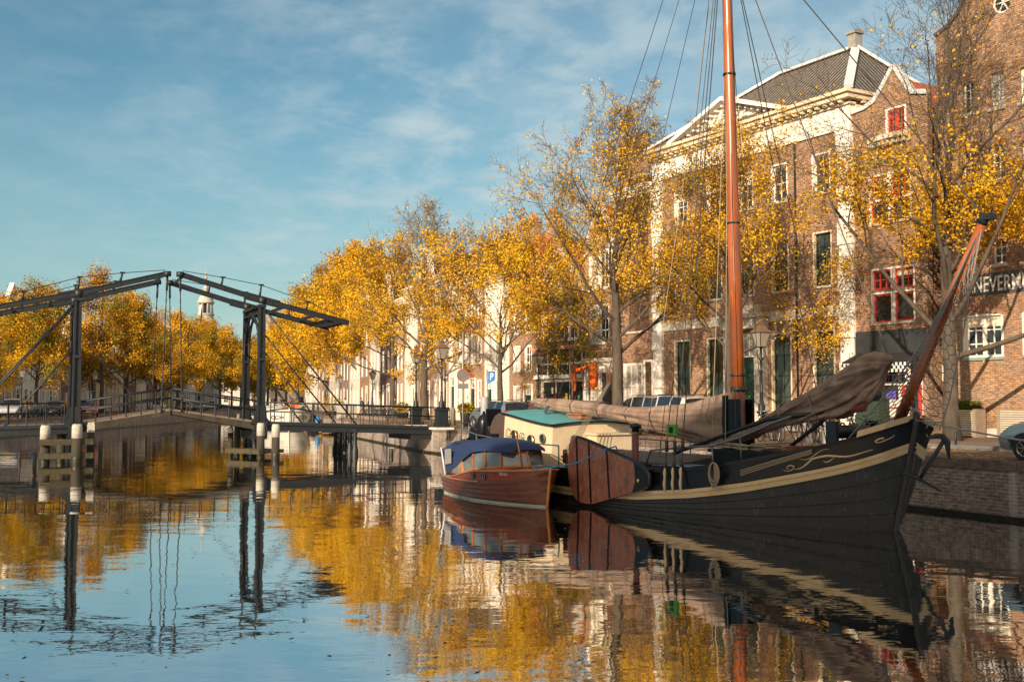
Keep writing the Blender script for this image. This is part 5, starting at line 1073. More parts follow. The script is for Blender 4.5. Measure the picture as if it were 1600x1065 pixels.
    b = MB(); b.prism([(-15.05, 2.45), (-14.3, 2.38), (-14.2, 2.75), (-14.6, 2.80)], -.12, .12); b.build('boom_crutch', mat('dark_brown_board', (.08, .05, .04), .6), ship)
    sail('mast_coat', [(-5.0, 0, 2.5, .26, .3, .3, 0), (-4.95, 0, 2.75, .27, .3, .3, 0), (-4.9, 0, 3.05, .24, .30, .25, 0)], seed=9, n=10)
    for x in (-13.6, -12.4, -11.2, -10.2, -9.0, -8.0, -7.0):
        zz = 2.8-(x+14.5)*(-.04) if False else 0
    # furled foresail in its cover, high at the bow
    sail('foresail_cover', [(-5.1, -.45, 1.72, .10, .08, .08, 0), (-4.6, -.45, 1.85, .16, .14, .14, 0), (-3.9, -.42, 2.12, .18, .17, .18, 0), (-3.2, -.38, 2.42, .2, .20, .22, 0), (-2.5, -.33, 2.68, .25, .26, .34, 0), (-1.8, -.27, 2.94, .29, .36, .52, 0), (-1.2, -.22, 3.18, .30, .44, .66, .05), (-.7, -.15, 3.36, .28, .46, .66, .10), (-.35, -.1, 3.48, .24, .44, .56, .14), (-.15, -.05, 3.58, .16, .36, .40, .12), (-.08, -.05, 3.66, .03, .10, .10, .1)], seed=17, n=170, m=80, wr=.44)
    for x, y_, z_, rh, rz_ in ((-3.9, -.42, 2.12, .20, .19), (-2.9, -.36, 2.52, .25, .30), (-1.95, -.28, 2.84, .31, .44)):
        b = MB(); b.tube([(x+.02*math.sin(k*1.3)-.3*rz_*math.sin(2*PI*k/20), y_+rh*1.02*math.cos(2*PI*k/20), z_+rz_*1.04*math.sin(2*PI*k/20)) for k in range(21)], .013, 4); b.build('sail_tie', ROPE, ship)
    b = MB(); b.tube([(-6.1, -1.2, 1.48), (-3.1, -.75, 2.42), (-1.5, -.3, 2.62)], [.05, .055, .05], 8); b.build('jib_boom', IRON, ship)
    b = MB(); b.tube([(-2.9, -.3, 1.72), (-1.35, -.2, 2.72)], [.05, .05], 8); b.build('boom_strut', IRON, ship)
    b = MB(); b.grid([[(-1.15, -.28, 2.86), (-.75, -.22, 2.95), (-.45, -.18, 3.02)], [(-1.2, -.30, 2.62), (-.8, -.26, 2.62), (-.62, -.2, 2.64)], [(-1.25, -.2, 2.6), (-.85, -.1, 2.6), (-.66, -.05, 2.64)]]); b.build('red_sail_corner', mat('red_sailcloth', (.32, .07, .045), .85, var=.3), ship)
    b = MB(); b.box(-.52, -.36, -.16, .0, 2.85, 3.35); b.build('block', GLOSSB, ship)
    # bowsprit hoisted up
    bs0, bs1 = Vector((-.05, .0, 2.13)), Vector((2.25, .05, 6.55)); b = MB(); b.tube([bs0, bs0.lerp(bs1, .5), bs1], [.125, .12, .09], 12); bsp = b.build('bowsprit', VARN, ship)
    d = (bs1-bs0).normalized(); b = MB(); b.tube([bs1-d*.05, bs1+d*.16], .105, 8); b.box(bs1.x-.02, bs1.x+.25, -.05, .15, bs1.z+.02, bs1.z+.14); b.build('iron_cap', IRON, bsp)
    # net between bowsprit and rails
    def net(nm, edge, nu=22, nv=6, r=.0125, ucut=1.0):
        b = MB()
        def q(u, v):
            u = u*ucut
            p = bs1.lerp(bs0, u*.97); e = Vector([float(np.interp(u, np.linspace(0, 1, len(edge)), [c[j] for c in edge])) for j in range(3)]); w_ = p.lerp(e, v); return w_+Vector((0, 0, -.10*math.sin(PI*v)*u))
        for i in range(nu):
            for k in range(nv):
                u0, u1, v0, v1 = (i/nu)**.85, ((i+1)/nu)**.85, k/nv, (k+1)/nv; um = (u0+u1)/2; 
                if (i+k) % 2 == 0: b.tube([q(u0, v0), q(u0+(u1-u0)*.35, v1)], r, 3, False); b.tube([q(u0+(u1-u0)*.35, v1), q(u1, v1)], r, 3, False)
                else: b.tube([q(u0+(u1-u0)*.35, v0), q(u0, v1)], r, 3, False)
        b.tube([q(i/20, 1) for i in range(21)], .018, 4)
        return b.build(nm, mat('net_cord', (.20, .19, .18), .8), bsp, fixn=False)
    net('net', [tuple(bs1)]+[tuple(FS.l(P(*q))) for q in ((1478, 470, 22.6), (1425, 560, 22.9), (1372, 630, 23.3), (1322, 690, 24.0))], nu=28, nv=9)
    net('net', [tuple(bs1)]+[tuple(FS.l(P(*q))) for q in ((1516, 450, 22.2), (1502, 540, 22.3), (1482, 630, 22.6), (1463, 688, 22.9))], nu=28, nv=6, ucut=.93)
    # standing rigging
    RG = [((-5.23, 0, 16.2), tuple(bs1+d*.1), .016), ((-5.2, 0, 15.8), (-.15, -.05, 3.95), .017), ((-5.28, 0, 18.6), (-14.7, 0, 2.95), .013), ((-5.25, 0, 17.6), (-13.2, 0, 3.0), .011), ((-5.2, .2, 15.0), (-3.2, 2.0, 1.7), .013), ((-5.2, .2, 15.0), (-3.9, 2.2, 1.5), .013)]
    for i, (a, c, r) in enumerate(RG): b = MB(); b.tube([a, c], r, 4); b.build('stay', ROPED, mast)
    for i, q in enumerate((4.35, 4.62, 4.90)):
        foot = Vector(hullpt(q, ip(q, HZ)-.05, 1, .06)); up = foot+Vector((0, .04, .75)); b = MB(); b.tube([(-5.2, -.12, 15.2+i*.3), up], .015, 4); b.tube([up, up-Vector((0, 0, .25))], .045, 6); b.tube([up-Vector((0, 0, .25)), foot+Vector((0, 0, .2))], .02, 4); b.tube([foot+Vector((0, 0, .22)), foot+Vector((0, 0, .1))], .05, 6); b.build('shroud', ROPED, mast)
        b = MB(); b.tube([foot+Vector((0, -.02, .12)), foot+Vector((0, -.035, -.02)), foot+Vector((0, -.03, -.14)), foot+Vector((0, -.05, -.28)), foot+Vector((0, -.04, -.42)), foot+Vector((0, -.03, -.5))], [.02, .045, .03, .042, .03, .008], 8); b.build('chain_plate', STRAKE, ship)
    for i, (x0, z0, x1, y1, z1) in enumerate(((-5.15, 14, -5.4, -.5, 1.6), (-5.1, 12, -4.6, -.4, 2.2), (-5.3, 17, -6.2, -1.6, 1.4), (-5.3, 16, -6.5, -1.9, 1.3), (-5.05, 13, -4.4, .4, 1.8), (-5.1, 16, -4.2, -.6, 2.0), (-5.1, 15.5, -3.6, -1.7, 1.8), (-5.3, 17, -6.0, .6, 2.3))):
        b = MB(); b.tube([(x0, 0, z0), (x1, y1, z1)], .010, 3); b.build('halyard', ROPE if i % 3 == 0 else ROPED, mast)
    # tackle between boom end and quarter
    top = Vector((-10.35, -.1, 3.55)); b = MB(); b.tube([(-5.25, 0, 17), top+Vector((0, 0, .2))], .010, 3); b.build('topping_lift', ROPED, mast)
    b = MB(); b.obox(top, (.5, -.3, 1), .42, .13, .2); b.obox((-9.65, -2.2, 1.28), (.5, -.3, 1), .34, .13, .2)
    b.build('pulley_block', mat('wooden_block', (.15, .07, .045), .6), mast)
    b = MB()
    for k in range(5): b.tube([top+Vector((.03*k-.05, 0, -.15)), (-9.75+.10*k, -2.15, 1.42)], .011, 3)
    b.build('tackle_rope', ROPE, mast)
    b = MB(); g0 = Vector(hullpt(4.62, 1.2, 1, .07))+Vector((0, 0, .82)); b.box(g0.x-.17, g0.x+.17, g0.y-.06, g0.y+.02, g0.z, g0.z+.26); b.cur = 1; b.box(g0.x-.06, g0.x+.06, g0.y-.085, g0.y-.061, g0.z+.06, g0.z+.2); b.build('navigation_light', [mat('green_light_board', (.06, .27, .04), .6), GLOSSB], ship)
    # bow ropes, anchor and bowsprit stay
    for i, dz in enumerate((.0, .05, .10)):
        a = Vector(hullpt(2.75, ip(2.75, HZ)-.22-dz, 1, .04)); c = Vector(hullpt(1.25, ip(1.25, HZ)-.05-dz*.7, 1, .05)); b = MB(); b.tube([a, a.lerp(c, .5)+Vector((0, -.12, -.01)), c], .016, 4); b.build('lashing', ROPE, ship)
    # windlass
    b = MB(); b.tube([(-1.2, -.6, 2.15), (-1.2, .6, 2.15)], .16, 10); b.box(-1.35, -1.05, -.72, -.62, 1.5, 2.4); b.box(-1.35, -1.05, .62, .72, 1.5, 2.4); b.build('windlass', IRON, ship)
    # deck clutter
    b = MB(); n = 18
    for k in range(5):
        c = Vector((-2.6-.45*k, -1.15+.1*(k % 2), 1.70)); b.tube([c+Vector((.3*math.cos(2*PI*i/n*2+k)+.05*math.sin(i*1.7), .22*math.sin(2*PI*i/n*2+k), .03*math.sin(i)+.004*i)) for i in range(n+8)], .018, 4)
    tag(b.build('loose_rope', ROPE, None, FS.o, FS.rz), 'pale rope heaped on the fore cabin of the black barge', 'rope')
    q0 = Vector(hullpt(3.35, ip(3.35, HZ)+.05, 1, .05)); b = MB()
    for k in range(7):
        w_ = .08+.02*k; h = .44+.07*((k*2) % 3); pts = [q0+Vector((w_*math.sin(2*PI*i/20)*(1 if k % 2 else .8)+.02*k-.05, -.03-.012*k, -h/2+h/2*math.cos(2*PI*i/20))) for i in range(21)]; b.tube(pts, .021, 5)
    tag(b.build('rope_coil', ROPE, None, FS.o, FS.rz), 'grey-brown rope coil hanging over the black bulwark', 'rope')
barge()
def leeboard():
    f = Frame(FS.w((0, -2.66, 0)), FS.x); px = [(165,368),(135,390),(120,430),(117,520),(122,600),(135,690),(160,760),(200,812),(250,826),(300,828),(430,790),(560,755),(640,732),(668,705),(678,680),(676,630),(640,585),(560,530),(400,460),(260,400),(200,378)]
    o = [f.hit(860+x/4.437, 600+y/4.437) for x, y in px]; wood = mat('red_brown_leeboard', (.27, .088, .046), .5, var=.5, vs=7.0, bump=.3, bs=14, stretch=(1, 1, .4), c2=(.14, .04, .025), lo=.45, hi=.7, streak=((11, (1, 1, .6), .54, .66, (.36, .24, .18, .65)), (3, (1, 1, 1), .5, .7, (.10, .035, .02, .7)))); b = MB(); b.prism(o, -.05, .05); 
    lb = b.build('leeboard', wood, ship); lb.location = (0, -2.66, 0); lb.rotation_euler = (R(-3), 0, 0)
    b = MB(); a = [f.hit(860+x/4.437, 600+y/4.437) for x, y in ((675,680),(676,630),(640,585),(572,540),(585,600),(590,680),(572,750),(640,732),(668,705))]; b.prism(a, -.062, -.052); b.build('pivot_plate', GLOSSB, lb)
    for x0, y0, x1, y1 in ((172,372,207,812), (258,402,292,822), (385,460,418,788)):
        b = MB(); p, q = f.hit(860+x0/4.437, 600+y0/4.437), f.hit(860+x1/4.437, 600+y1/4.437); b.beam((p[0], -.062, p[1]), (q[0], -.062, q[1]), .03, .045); b.build('iron_strap', GLOSSB, lb)
    p = f.hit(860+617/4.437, 600+668/4.437); b = MB(); b.ball((p[0], -.08, p[1]), .055); b.build('bolt', mat('brass', (.55, .38, .12), .3, .9), lb)
    b = MB(); n = len(o); b.tube([(x, -.0, z) for x, z in o[-8:]+o[:1]], .06, 6); b.build('edge_band', IRON, lb)
leeboard()
def anchor():
    D = 23.0; t = thing('anchor', 'black iron anchor hanging under the bow of the barge', 'anchor', P(1452, 700, D))
    o = t.location.copy(); w = lambda x, y, d=D: P(x, y, d)-o
    b = MB(); b.tube([w(1474, 689), w(1438, 747, 23.3)], .045, 6); b.build('shank', IRON, t)
    b = MB(); b.tube([w(1450, 684), w(1462, 681), w(1472, 681), w(1480, 690), w(1483, 716)], [.03, .06, .07, .07, .02], 6); b.build('fluke', IRON, t)
    b = MB(); b.tube([w(1410, 738, 23.0), w(1438, 749, 23.3), w(1470, 767, 23.6)], [.03, .04, .015], 6); b.build('stock', IRON, t)
    b = MB(); b.tube([w(1432, 700, 23.1), w(1425, 740, 23.2), w(1412, 790, 23.5)], .009, 4); b.build('chain', mat('rusty_pipe', (.16, .045, .03)), t)
anchor()
def rope(name, label, pts, r, m, n=5, cat='rope'):
    b = MB(); b.tube(pts, r, n); return tag(b.build(name, m), label, cat)
def sag(a, c, s, n=12): a, c = Vector(a), Vector(c); return [a.lerp(c, i/n)+Vector((0, 0, -s*4*(i/n)*(1-i/n))) for i in range(n+1)]
rope('mooring_rope', 'grey mooring rope running from the bow to the right quay', sag(P(1449, 659, 23.4), (15.5, 25.2, 1.62), .15), .022, mat('grey_rope', (.30, .31, .32), .8))
rope('mooring_rope', 'blue rope tied from the mahogany launch round the leeboard', [P(833, 727, 29.3), P(862, 730, 28.9), P(900, 723, 28.4), P(925, 712, 28.2), P(945, 702, 28.3), P(962, 697, 28.9), P(968, 710, 29.0)], .020, mat('blue_rope', (.02, .22, .42), .6))
# things on the stern deck
def fenders():
    for i, (px, py, D) in enumerate(((756, 668, 39.5), (770, 672, 38.6), (751, 690, 39.8))):
        p = P(px, py, D); b = MB(); b.lathe([(.05, -.5), (.2, -.42), (.25, -.2), (.25, .2), (.2, .38), (.06, .5), (.04, .6)], (0, 0, 0), 12); tag(b.build('fender', GLOSSB, None, p), ['black rubber fender leaning on the stern rail', 'fat black fender nearest the stern chair', 'black fender hanging low at the stern'][i], 'fender', 'black fenders at the stern of the barge')
fenders()
def chair():
    o = FS.w((-15.3, -1.0, .8)); t = thing('chair', 'dark round-backed tall chair on the stern deck', 'chair', o, .6)
    b = MB(); b.box(-.3, .3, -.28, .28, .88, .97); b.build('seat', GLOSSB, t, bevel=.03); b = MB(); b.box(-.31, .31, .26, .34, 1.22, 1.80); b.build('backrest', GLOSSB, t, bevel=.08)
    for x, y in ((-.25, -.22), (.25, -.22), (-.25, .22), (.25, .22)): b = MB(); b.tube([(x, y, .88), (x*1.2, y*1.2, 0)], .02, 5); b.build('leg', IRON, t)
    b = MB(); b.tube([(-.2, .3, .9), (-.2, .3, 1.3)], .02, 5); b.tube([(.2, .3, .9), (.2, .3, 1.3)], .02, 5); b.build('back_frame', IRON, t)
chair()
# ---------------------------------------------------------------- the mahogany launch
FM = Frame((.95, 29.5, 0), (.424, -.906)); MAH = mat('varnished_mahogany', (.30, .055, .015), .22, var=.5, vs=3.5, stretch=(.5, 3, 8), coat=.25); MAHD = mat('dark_mahogany_planks', (.17, .050, .020), .22, var=.5, vs=3, stretch=(.4, 2, 9), coat=.15); MAHL = mat('orange_mahogany', (.55, .18, .04), .2, var=.3, vs=4, coat=.6)
def launch():
    t = FM.e('wooden_launch', 'varnished mahogany launch with navy canvas canopy moored at the stern of the black barge', 'boat')
    Q = [0, .3, .8, 1.6, 2.6, 3.2, 4.2, 5.2, 5.75]; RT = [.03, .40, .72, .98, 1.12, 1.13, 1.08, .95, .82]; WT = [.01, .16, .40, .70, .92, .95, .92, .80, .70]; ZT = [1.02, .99, .95, .90, .86, .76, .60, .56, .58]; ZM = [.98, .86, .72, .62, .56, .55, .54, .54, .56]
    I = lambda q, T: float(sum(np.interp(min(5.75, max(0, q+d)), Q, T) for d in (-.12, 0, .12))/3) if q > .15 else float(np.interp(q, Q, T))
    def hp(q, z, sd, out=0.):
        u = max(0, min(1, z/I(q, ZT))); w_ = I(q, WT)+(I(q, RT)-I(q, WT))*u**.75+out; 
        if z < 0: w_ *= .9
        return (-q+.22*(z/1.0)*max(0, 1-q/1.5), -w_*sd, z)
    qs = [0, .08, .2, .4, .7, 1, 1.4, 1.8, 2.3, 2.8, 3.3, 3.8, 4.3, 4.8, 5.3, 5.75]
    for nm, m, zs in (('hull', MAHD, lambda q: [.05+(I(q, ZM)-.05)*k/8 for k in range(9)]), ('topside', MAH, lambda q: [I(q, ZM)+(I(q, ZT)-I(q, ZM))*k/3 for k in range(4)])):
        b = MB()
        for sd in (1, -1): b.grid([[hp(q, z, sd, .012*(k % 2) if nm == 'hull' else 0) for k, z in enumerate(zs(q))] for q in qs], sm=nm != 'hull')
        if nm == 'hull': b.add([hp(5.75, z, sd) for sd, z in ((1, .1), (1, .56), (-1, .56), (-1, .1))], [(0, 1, 2, 3)])
        b.build(nm, m, t, fixn=False)
    b = MB()
    for sd in (1, -1): b.grid([[hp(q, z, sd, .006) for z in (-.3, 0, .05)] for q in qs])
    b.add([hp(5.75, z, sd) for sd, z in ((1, -.3), (1, .05), (-1, .05), (-1, -.3))], [(0, 1, 2, 3)]); b.build('boot_stripe', mat('pale_green_stripe', (.36, .42, .34), .5, var=.3), t)
    for sd in (1, -1):
        b = MB(); b.tube([hp(q, I(q, ZM), sd, .02) for q in qs if q > 2.2], .028, 5); b.tube([hp(q, I(q, ZT), sd, .01) for q in qs], .028, 5); b.build('rub_rail', mat('pale_rail_wood', (.34, .17, .10), .35, coat=.4), t)
    b = MB(); b.tube([hp(0, z, 1, -.01) for z in (-.1, .3, .7, 1.06)], .042, 6); b.build('stem', mat('stem_orange', (.60, .19, .03), .3, coat=.5), t)
    b = MB(); b.grid([[tuple(Vector(hp(q, I(q, ZT), sd, -.01))*1.0+Vector((0, 0, .06*(1-sd*sd)))) for sd in (1, .6, .2, -.2, -.6, -1)] for q in qs if q < 3]); b.build('fore_deck', MAHL, t)
    b = MB(); b.grid([[tuple(Vector(hp(q, I(q, ZT)-.25, sd, -.05))) for sd in (1, 0, -1)] for q in qs if q > 2.5]); b.build('cockpit_floor', MAHD, t)
    # windscreen and side windows
    def pt(x, y, z): return Vector((x, y, z))
    cor = []
    H = [(-1.10, .0, 1.02, 1.42), (-1.50, .66, 1.00, 1.46), (-2.25, .82, .94, 1.46), (-2.95, .90, .86, 1.42), (-3.6, .95, .74, 1.2)]
    for sd in (-1, 1):
        for (x0, y0, a0, b0), (x1, y1, a1, b1) in zip(H[:-1], H[1:]):
            p = [pt(x0, y0*sd, a0), pt(x1, y1*sd, a1), pt(x1-.16, y1*sd*.93, b1), pt(x0-.16, y0*sd*.93, b0)]; f_ = MB()
            for i in range(4): f_.tube([p[i], p[(i+1) % 4]], .045, 4)
            o = f_.build('window_frame', MAHL, t); g_ = MB(); g_.add(p, [(0, 1, 2, 3)]); g_.build('pane', glass('launch_window', (.16, .19, .20), .05), o)
    for sd in (-1, 1):
        b = MB(); b.grid([[(x, y*sd, z) for x, y, z in ((-1.10, 0, .93), (-1.5, .67, .92), (-2.25, .84, .86), (-2.95, .92, .78), (-3.7, .97, .62))], [(x, y*sd, z) for x, y, z in ((-1.10, 0, 1.04), (-1.5, .67, 1.02), (-2.25, .83, .96), (-2.95, .91, .88), (-3.7, .96, .74))]]); b.build('coaming', MAHL, t)
    # canopy
    NV = mat('navy_canvas', (.010, .030, .10), .8, var=.3, vs=4, bump=.3, bs=12); rowsC = []
    for x, w_, ze, zt2 in ((-1.22, .52, 1.43, 1.49), (-1.5, .72, 1.43, 1.60), (-1.95, .82, 1.44, 1.70), (-2.5, .90, 1.42, 1.76), (-3.0, .95, 1.36, 1.78), (-3.5, .98, 1.16, 1.78), (-3.95, 1.0, .92, 1.74), (-4.5, 1.0, .72, 1.68), (-4.95, .97, .72, 1.62), (-5.3, .92, 1.15, 1.54)):
        rowsC.append([(x+.03*math.sin(k*1.3), -w_*math.cos(PI*k/14)*(1 if abs(math.cos(PI*k/14)) < .9 else 1), ze+(zt2-ze)*math.sin(PI*k/14)**.62) for k in range(15)])
    b = MB(); b.grid(rowsC); cn = b.build('canopy', NV, t)
    b = MB(); b.tube([(-5.35, -.92, 1.3), (-5.40, -.5, 1.53), (-5.40, 0, 1.57), (-5.40, .5, 1.53), (-5.35, .92, 1.3)], .075, 8); b.build('rolled_edge', NV, cn)
    b = MB(); b.add([(-4.32, -1.045, .98), (-4.9, -1.03, .92), (-5.0, -.99, 1.38), (-4.42, -1.02, 1.42)], [(0, 1, 2, 3)]); b.build('clear_panel', mat('clear_vinyl', (.33, .33, .32), .15, var=.4, vs=9), cn)
    b = MB(); b.tube([(-5.42, -.95, 1.42), (-5.05, -.95, .58)], .022, 5); b.build('support_strut', mat('white_strut', (.8, .8, .8), .3), t)
    b = MB()
    for x, y_, z_ in ((-1.6, .78, 1.46), (-1.9, .83, 1.46), (-2.2, .88, 1.45), (-2.5, .92, 1.44), (-2.8, .95, 1.40)): b.ball((x, -y_, z_), .014)
    b.build('snap_fasteners', STEEL, cn)
    # portholes, flag pole, bitts, name
    for q in (1.95, 2.55):
        c = Vector(hp(q, .74, 1, .01)); b = MB(); b.tube([c+Vector((.085*math.cos(2*PI*k/14), -.012, .085*math.sin(2*PI*k/14))) for k in range(15)], .018, 5); o = b.build('porthole', STEEL, t); b = MB(); b.add([c+Vector((.08*math.cos(2*PI*k/14), -.006, .08*math.sin(2*PI*k/14))) for k in range(14)], [tuple(range(14))]); b.build('pane', GLASS, o)
    b = MB(); b.tube([(-1.05, -.25, 1.0), (-1.35, -.3, 2.0)], [.03, .012], 6); b.build('mast_pole', mat('stem_orange', (.60, .19, .03)), t)
    b = MB(); b.tube([(-.6, -.15, 1.02), (-.6, .15, 1.02)], .03, 6); b.box(-.62, -.58, -.02, .02, .95, 1.05); b.build('cleat', STEEL, t)
    cu = bpy.data.curves.new('name', 'FONT'); cu.body = 'RINA'; cu.size = .15; cu.extrude = .004; tmp = bpy.data.objects.new('n', cu); col.objects.link(tmp); bpy.context.view_layer.update()
    me = bpy.data.meshes.new_from_object(tmp.evaluated_get(bpy.context.evaluated_depsgraph_get())); bpy.data.objects.remove(tmp); me.transform(Matrix.Rotation(PI/2, 4, 'X')); me.materials.clear(); me.materials.append(mat('gold_letters', (.6, .45, .25), .4))
    o = bpy.data.objects.new('boat_name', me); col.objects.link(o); o.parent = t; c = Vector(hp(1.25, .80, 1, .03)); d_ = Vector(hp(.9, .82, 1, .03))-c; o.location = c; o.rotation_euler = (0, 0, math.atan2(d_.y, d_.x))
launch()
GLOSSB.node_tree.nodes['Principled BSDF'].inputs['Specular IOR Level'].default_value = .3

for m_ in (MAH, MAHD): m_.node_tree.nodes['Principled BSDF'].inputs['Specular IOR Level'].default_value = .25
# ---------------------------------------------------------------- cars
TYRE = mat('tyre_rubber', (.02, .02, .02), .85); RIM = mat('alloy_rim', (.45, .46, .47), .35, .8); CGL = glass('car_glass', (.02, .025, .028), .03, 1.0); LAMPG = mat('headlamp_glass', (.6, .62, .65), .1, .3); TAIL = mat('tail_lamp_red', (.45, .01, .01), .25); PLATE = mat('yellow_number_plate', (.75, .50, .05), .5); TRIM = mat('black_plastic_trim', (.02, .02, .022), .7)
CARS = {
 'hatch': [(-2.0,.42,.62,.66,.66,.6,0),(-1.96,.28,.80,.84,.80,.72,0),(-1.88,.25,.95,1.0,.84,.72,0),(-1.62,.22,.97,1.38,.86,.60,2),(-1.35,.22,.97,1.44,.86,.62,1),(-1.22,.22,.97,1.46,.86,.62,3),(-.1,.22,.95,1.49,.86,.63,1),(0,.22,.95,1.49,.86,.63,3),(.55,.22,.94,1.42,.86,.62,1),(1.20,.22,.93,1.00,.85,.74,2),(1.70,.24,.80,.86,.82,.66,0),(1.96,.28,.62,.70,.76,.6,0),(2.06,.36,.50,.55,.66,.5,0)],
 'estate': [(-2.25,.42,.62,.66,.70,.62,0),(-2.21,.28,.82,.86,.82,.72,0),(-2.15,.25,.95,.99,.85,.70,0),(-1.92,.22,.98,1.36,.86,.60,2),(-1.75,.22,.97,1.42,.86,.62,1),(-1.05,.22,.97,1.46,.86,.63,3),(-.95,.22,.95,1.47,.86,.63,1),(-.05,.22,.95,1.47,.86,.63,3),(.05,.22,.95,1.46,.86,.63,1),(.65,.22,.94,1.38,.86,.62,3),(1.30,.22,.93,.99,.85,.74,2),(1.95,.24,.80,.85,.82,.66,0),(2.22,.28,.62,.70,.76,.6,0),(2.32,.36,.50,.55,.66,.5,0)],
 'suv': [(-2.2,.45,.70,.76,.72,.64,0),(-2.16,.32,.95,1.0,.86,.76,0),(-2.08,.30,1.05,1.10,.90,.76,0),(-1.88,.28,1.07,1.55,.92,.68,2),(-1.65,.28,1.07,1.62,.92,.70,1),(-1.0,.28,1.06,1.66,.92,.71,3),(-.9,.28,1.05,1.67,.92,.71,1),(0,.28,1.05,1.67,.92,.71,3),(.1,.28,1.05,1.66,.92,.71,1),(.65,.28,1.04,1.56,.92,.70,3),(1.25,.28,1.02,1.10,.91,.80,2),(1.95,.30,.92,.98,.88,.72,0),(2.2,.34,.72,.82,.82,.66,0),(2.3,.42,.56,.62,.70,.5,0)]}
def car_proto(kind, paint):
    S = CARS[kind]; t = bpy.data.objects.new('parked_car', None); col.objects.link(t); b = MB(); g = MB(); rows_ = []
    for (x, zl, zb, zr, wb, wr, fl) in S:
        zm = zl+.18; hl = [(x, -wb*.86, zl), (x, -wb*.98, zm), (x, -wb*1.0, (zm+zb)/2), (x, -wb*.965, zb), (x, -wr, zr-.03*(zr-zb > .2)), (x, -wr*.72, zr), (x, 0, zr+.02)]; rows_.append(hl+[(a, -y, z) for a, y, z in hl[-2::-1]])
    n = len(rows_[0])
    for i in range(len(S)-1):
        fl = S[i][6]
        for k in range(n-1):
            q = [rows_[i][k], rows_[i][k+1], rows_[i+1][k+1], rows_[i+1][k]]
            side = k in (3, n-5); topf = 4 <= k < n-5
            # fl: 1/0 body then glass flags: 1 = side glass follows, 2 = sloped screen, 3 = pillar
            gl = False
            if side and fl in (1,) and S[i+1][3]-S[i+1][2] > .2: gl = True
            if side and fl == 3: gl = (S[i+1][0]-S[i][0]) > .3
            zr0, zr1 = S[i][3]-S[i][2], S[i+1][3]-S[i+1][2]
            if (topf) and ((zr0 < .1) != (zr1 < .1)): gl = True
            (g if gl else b).add(q, [(0, 1, 2, 3)], not gl)
    for r in (rows_[0], rows_[-1]): b.add(r, [tuple(range(n))], False)
    b.add([r[0] for r in rows_]+[r[-1] for r in rows_[::-1]], [tuple(range(2*len(rows_)))], False)
    body = b.build('body', paint, t); g.build('windows', CGL, t)
    # window frames and sills
    L0, L1 = S[0][0], S[-1][0]; wx = (L0+.78, L1-.82); wb = S[6][4]
    for x in wx:
        for sd in (-1, 1):
            w_ = MB(); pr = [(.30, -.10), (.32, -.05), (.32, .08), (.28, .10)]
            def ring(r, y): return [(x+r*math.cos(2*PI*k/20), sd*y, .32+r*math.sin(2*PI*k/20)) for k in range(20)]
            w_.grid([ring(.19, wb+.005), ring(.21, wb+.02), ring(.30, wb+.02), ring(.32, wb-.02), ring(.32, wb-.18)], True); wo = w_.build('wheel', TYRE, t)
            r_ = MB(); r_.add(ring(.205, wb+.012), [tuple(range(20))], False); ro = r_.build('rim', TYRE, wo); sp = MB()
            for k in range(7): a = 2*PI*k/7; sp.beam((x, sd*(wb+.018), .32), (x+.19*math.cos(a), sd*(wb+.018), .32+.19*math.sin(a)), .035, .02)
            sp.tube([(p[0], p[1]+sd*.008, p[2]) for p in ring(.195, wb+.012)+ring(.195, wb+.012)[:1]], .014, 4); sp.build('spokes', RIM, wo)
            a_ = MB(); arc = [(x+.375*math.cos(PI*k/12), sd*(wb-.0), .32+.375*math.sin(PI*k/12)) for k in range(13)]; a_.add(arc, [tuple(range(13))], False); a2 = [(p[0], sd*(wb+.006), p[2]) for p in arc]; a_.grid([arc, a2]); a_.add(a2, [tuple(range(13))], False); a_.build('wheel_arch', TRIM, t)
    for sd in (-1, 1):
        h = MB(); h.grid([[(L1-.10, sd*.50, .58), (L1-.28, sd*.74, .62)], [(L1-.16, sd*.50, .70), (L1-.42, sd*.74, .77)]]); h.ball((L1-.20, sd*.60, .64), .10, 10, 6, sx=1.1, sz=.8); h.build('headlight', LAMPG, t)
        h = MB(); h.box(L0+.0, L0+.14, sd*.70-.08, sd*.70+.10, .72, 1.0); h.build('tail_light', TAIL, t, bevel=.03)
        h = MB(); h.box(.62, .78, sd*(wb+.0), sd*(wb+.16), .98, 1.12); h.build('mirror', paint, t, bevel=.03)
        h = MB(); 
        for xx in (.62, -.02, -.98): h.beam((xx, sd*(wb+.004), .30), (xx, sd*(wb-.02), .95), .008, .008)
        h.beam((L0+.3, sd*(wb+.004), .52), (L1-.4, sd*(wb+.004), .50), .03, .05); h.build('door_trim', TRIM, t)
    h = MB(); h.box(L1-.03, L1+.03, -.5, .5, .30, .42); h.build('grille', TRIM, t); h = MB(); h.box(L1+.02, L1+.045, -.26, .26, .40, .50); h.build('number_plate', PLATE, t); h = MB(); h.box(L0-.03, L0-.005, -.26, .26, .60, .71); h.build('number_plate', PLATE, t)
    h = MB(); h.box(L0-.06, L0+.1, -.7, .7, .30, .48); h.build('bumper', TRIM, t, bevel=.03)
    if kind != 'hatch':
        for sd in (-1, 1): h = MB(); zr = S[6][3]; h.tube([(-1.5, sd*.56, zr-.03), (-1.4, sd*.56, zr+.05), (.3, sd*.56, zr+.05), (.45, sd*.56, zr-.02)], .018, 5); h.build('roof_rail', TRIM, t)
    return t
PAINT = {k: mat('car_paint_'+k, c, .25, .3, var=.08, coat=.8) for k, c in {'silver': (.42, .44, .46), 'steel_blue': (.16, .21, .26), 'light_blue': (.34, .42, .46), 'black': (.02, .021, .024), 'red': (.55, .035, .02), 'white': (.70, .70, .70), 'grey': (.16, .165, .17)}.items()}
PRO = {}
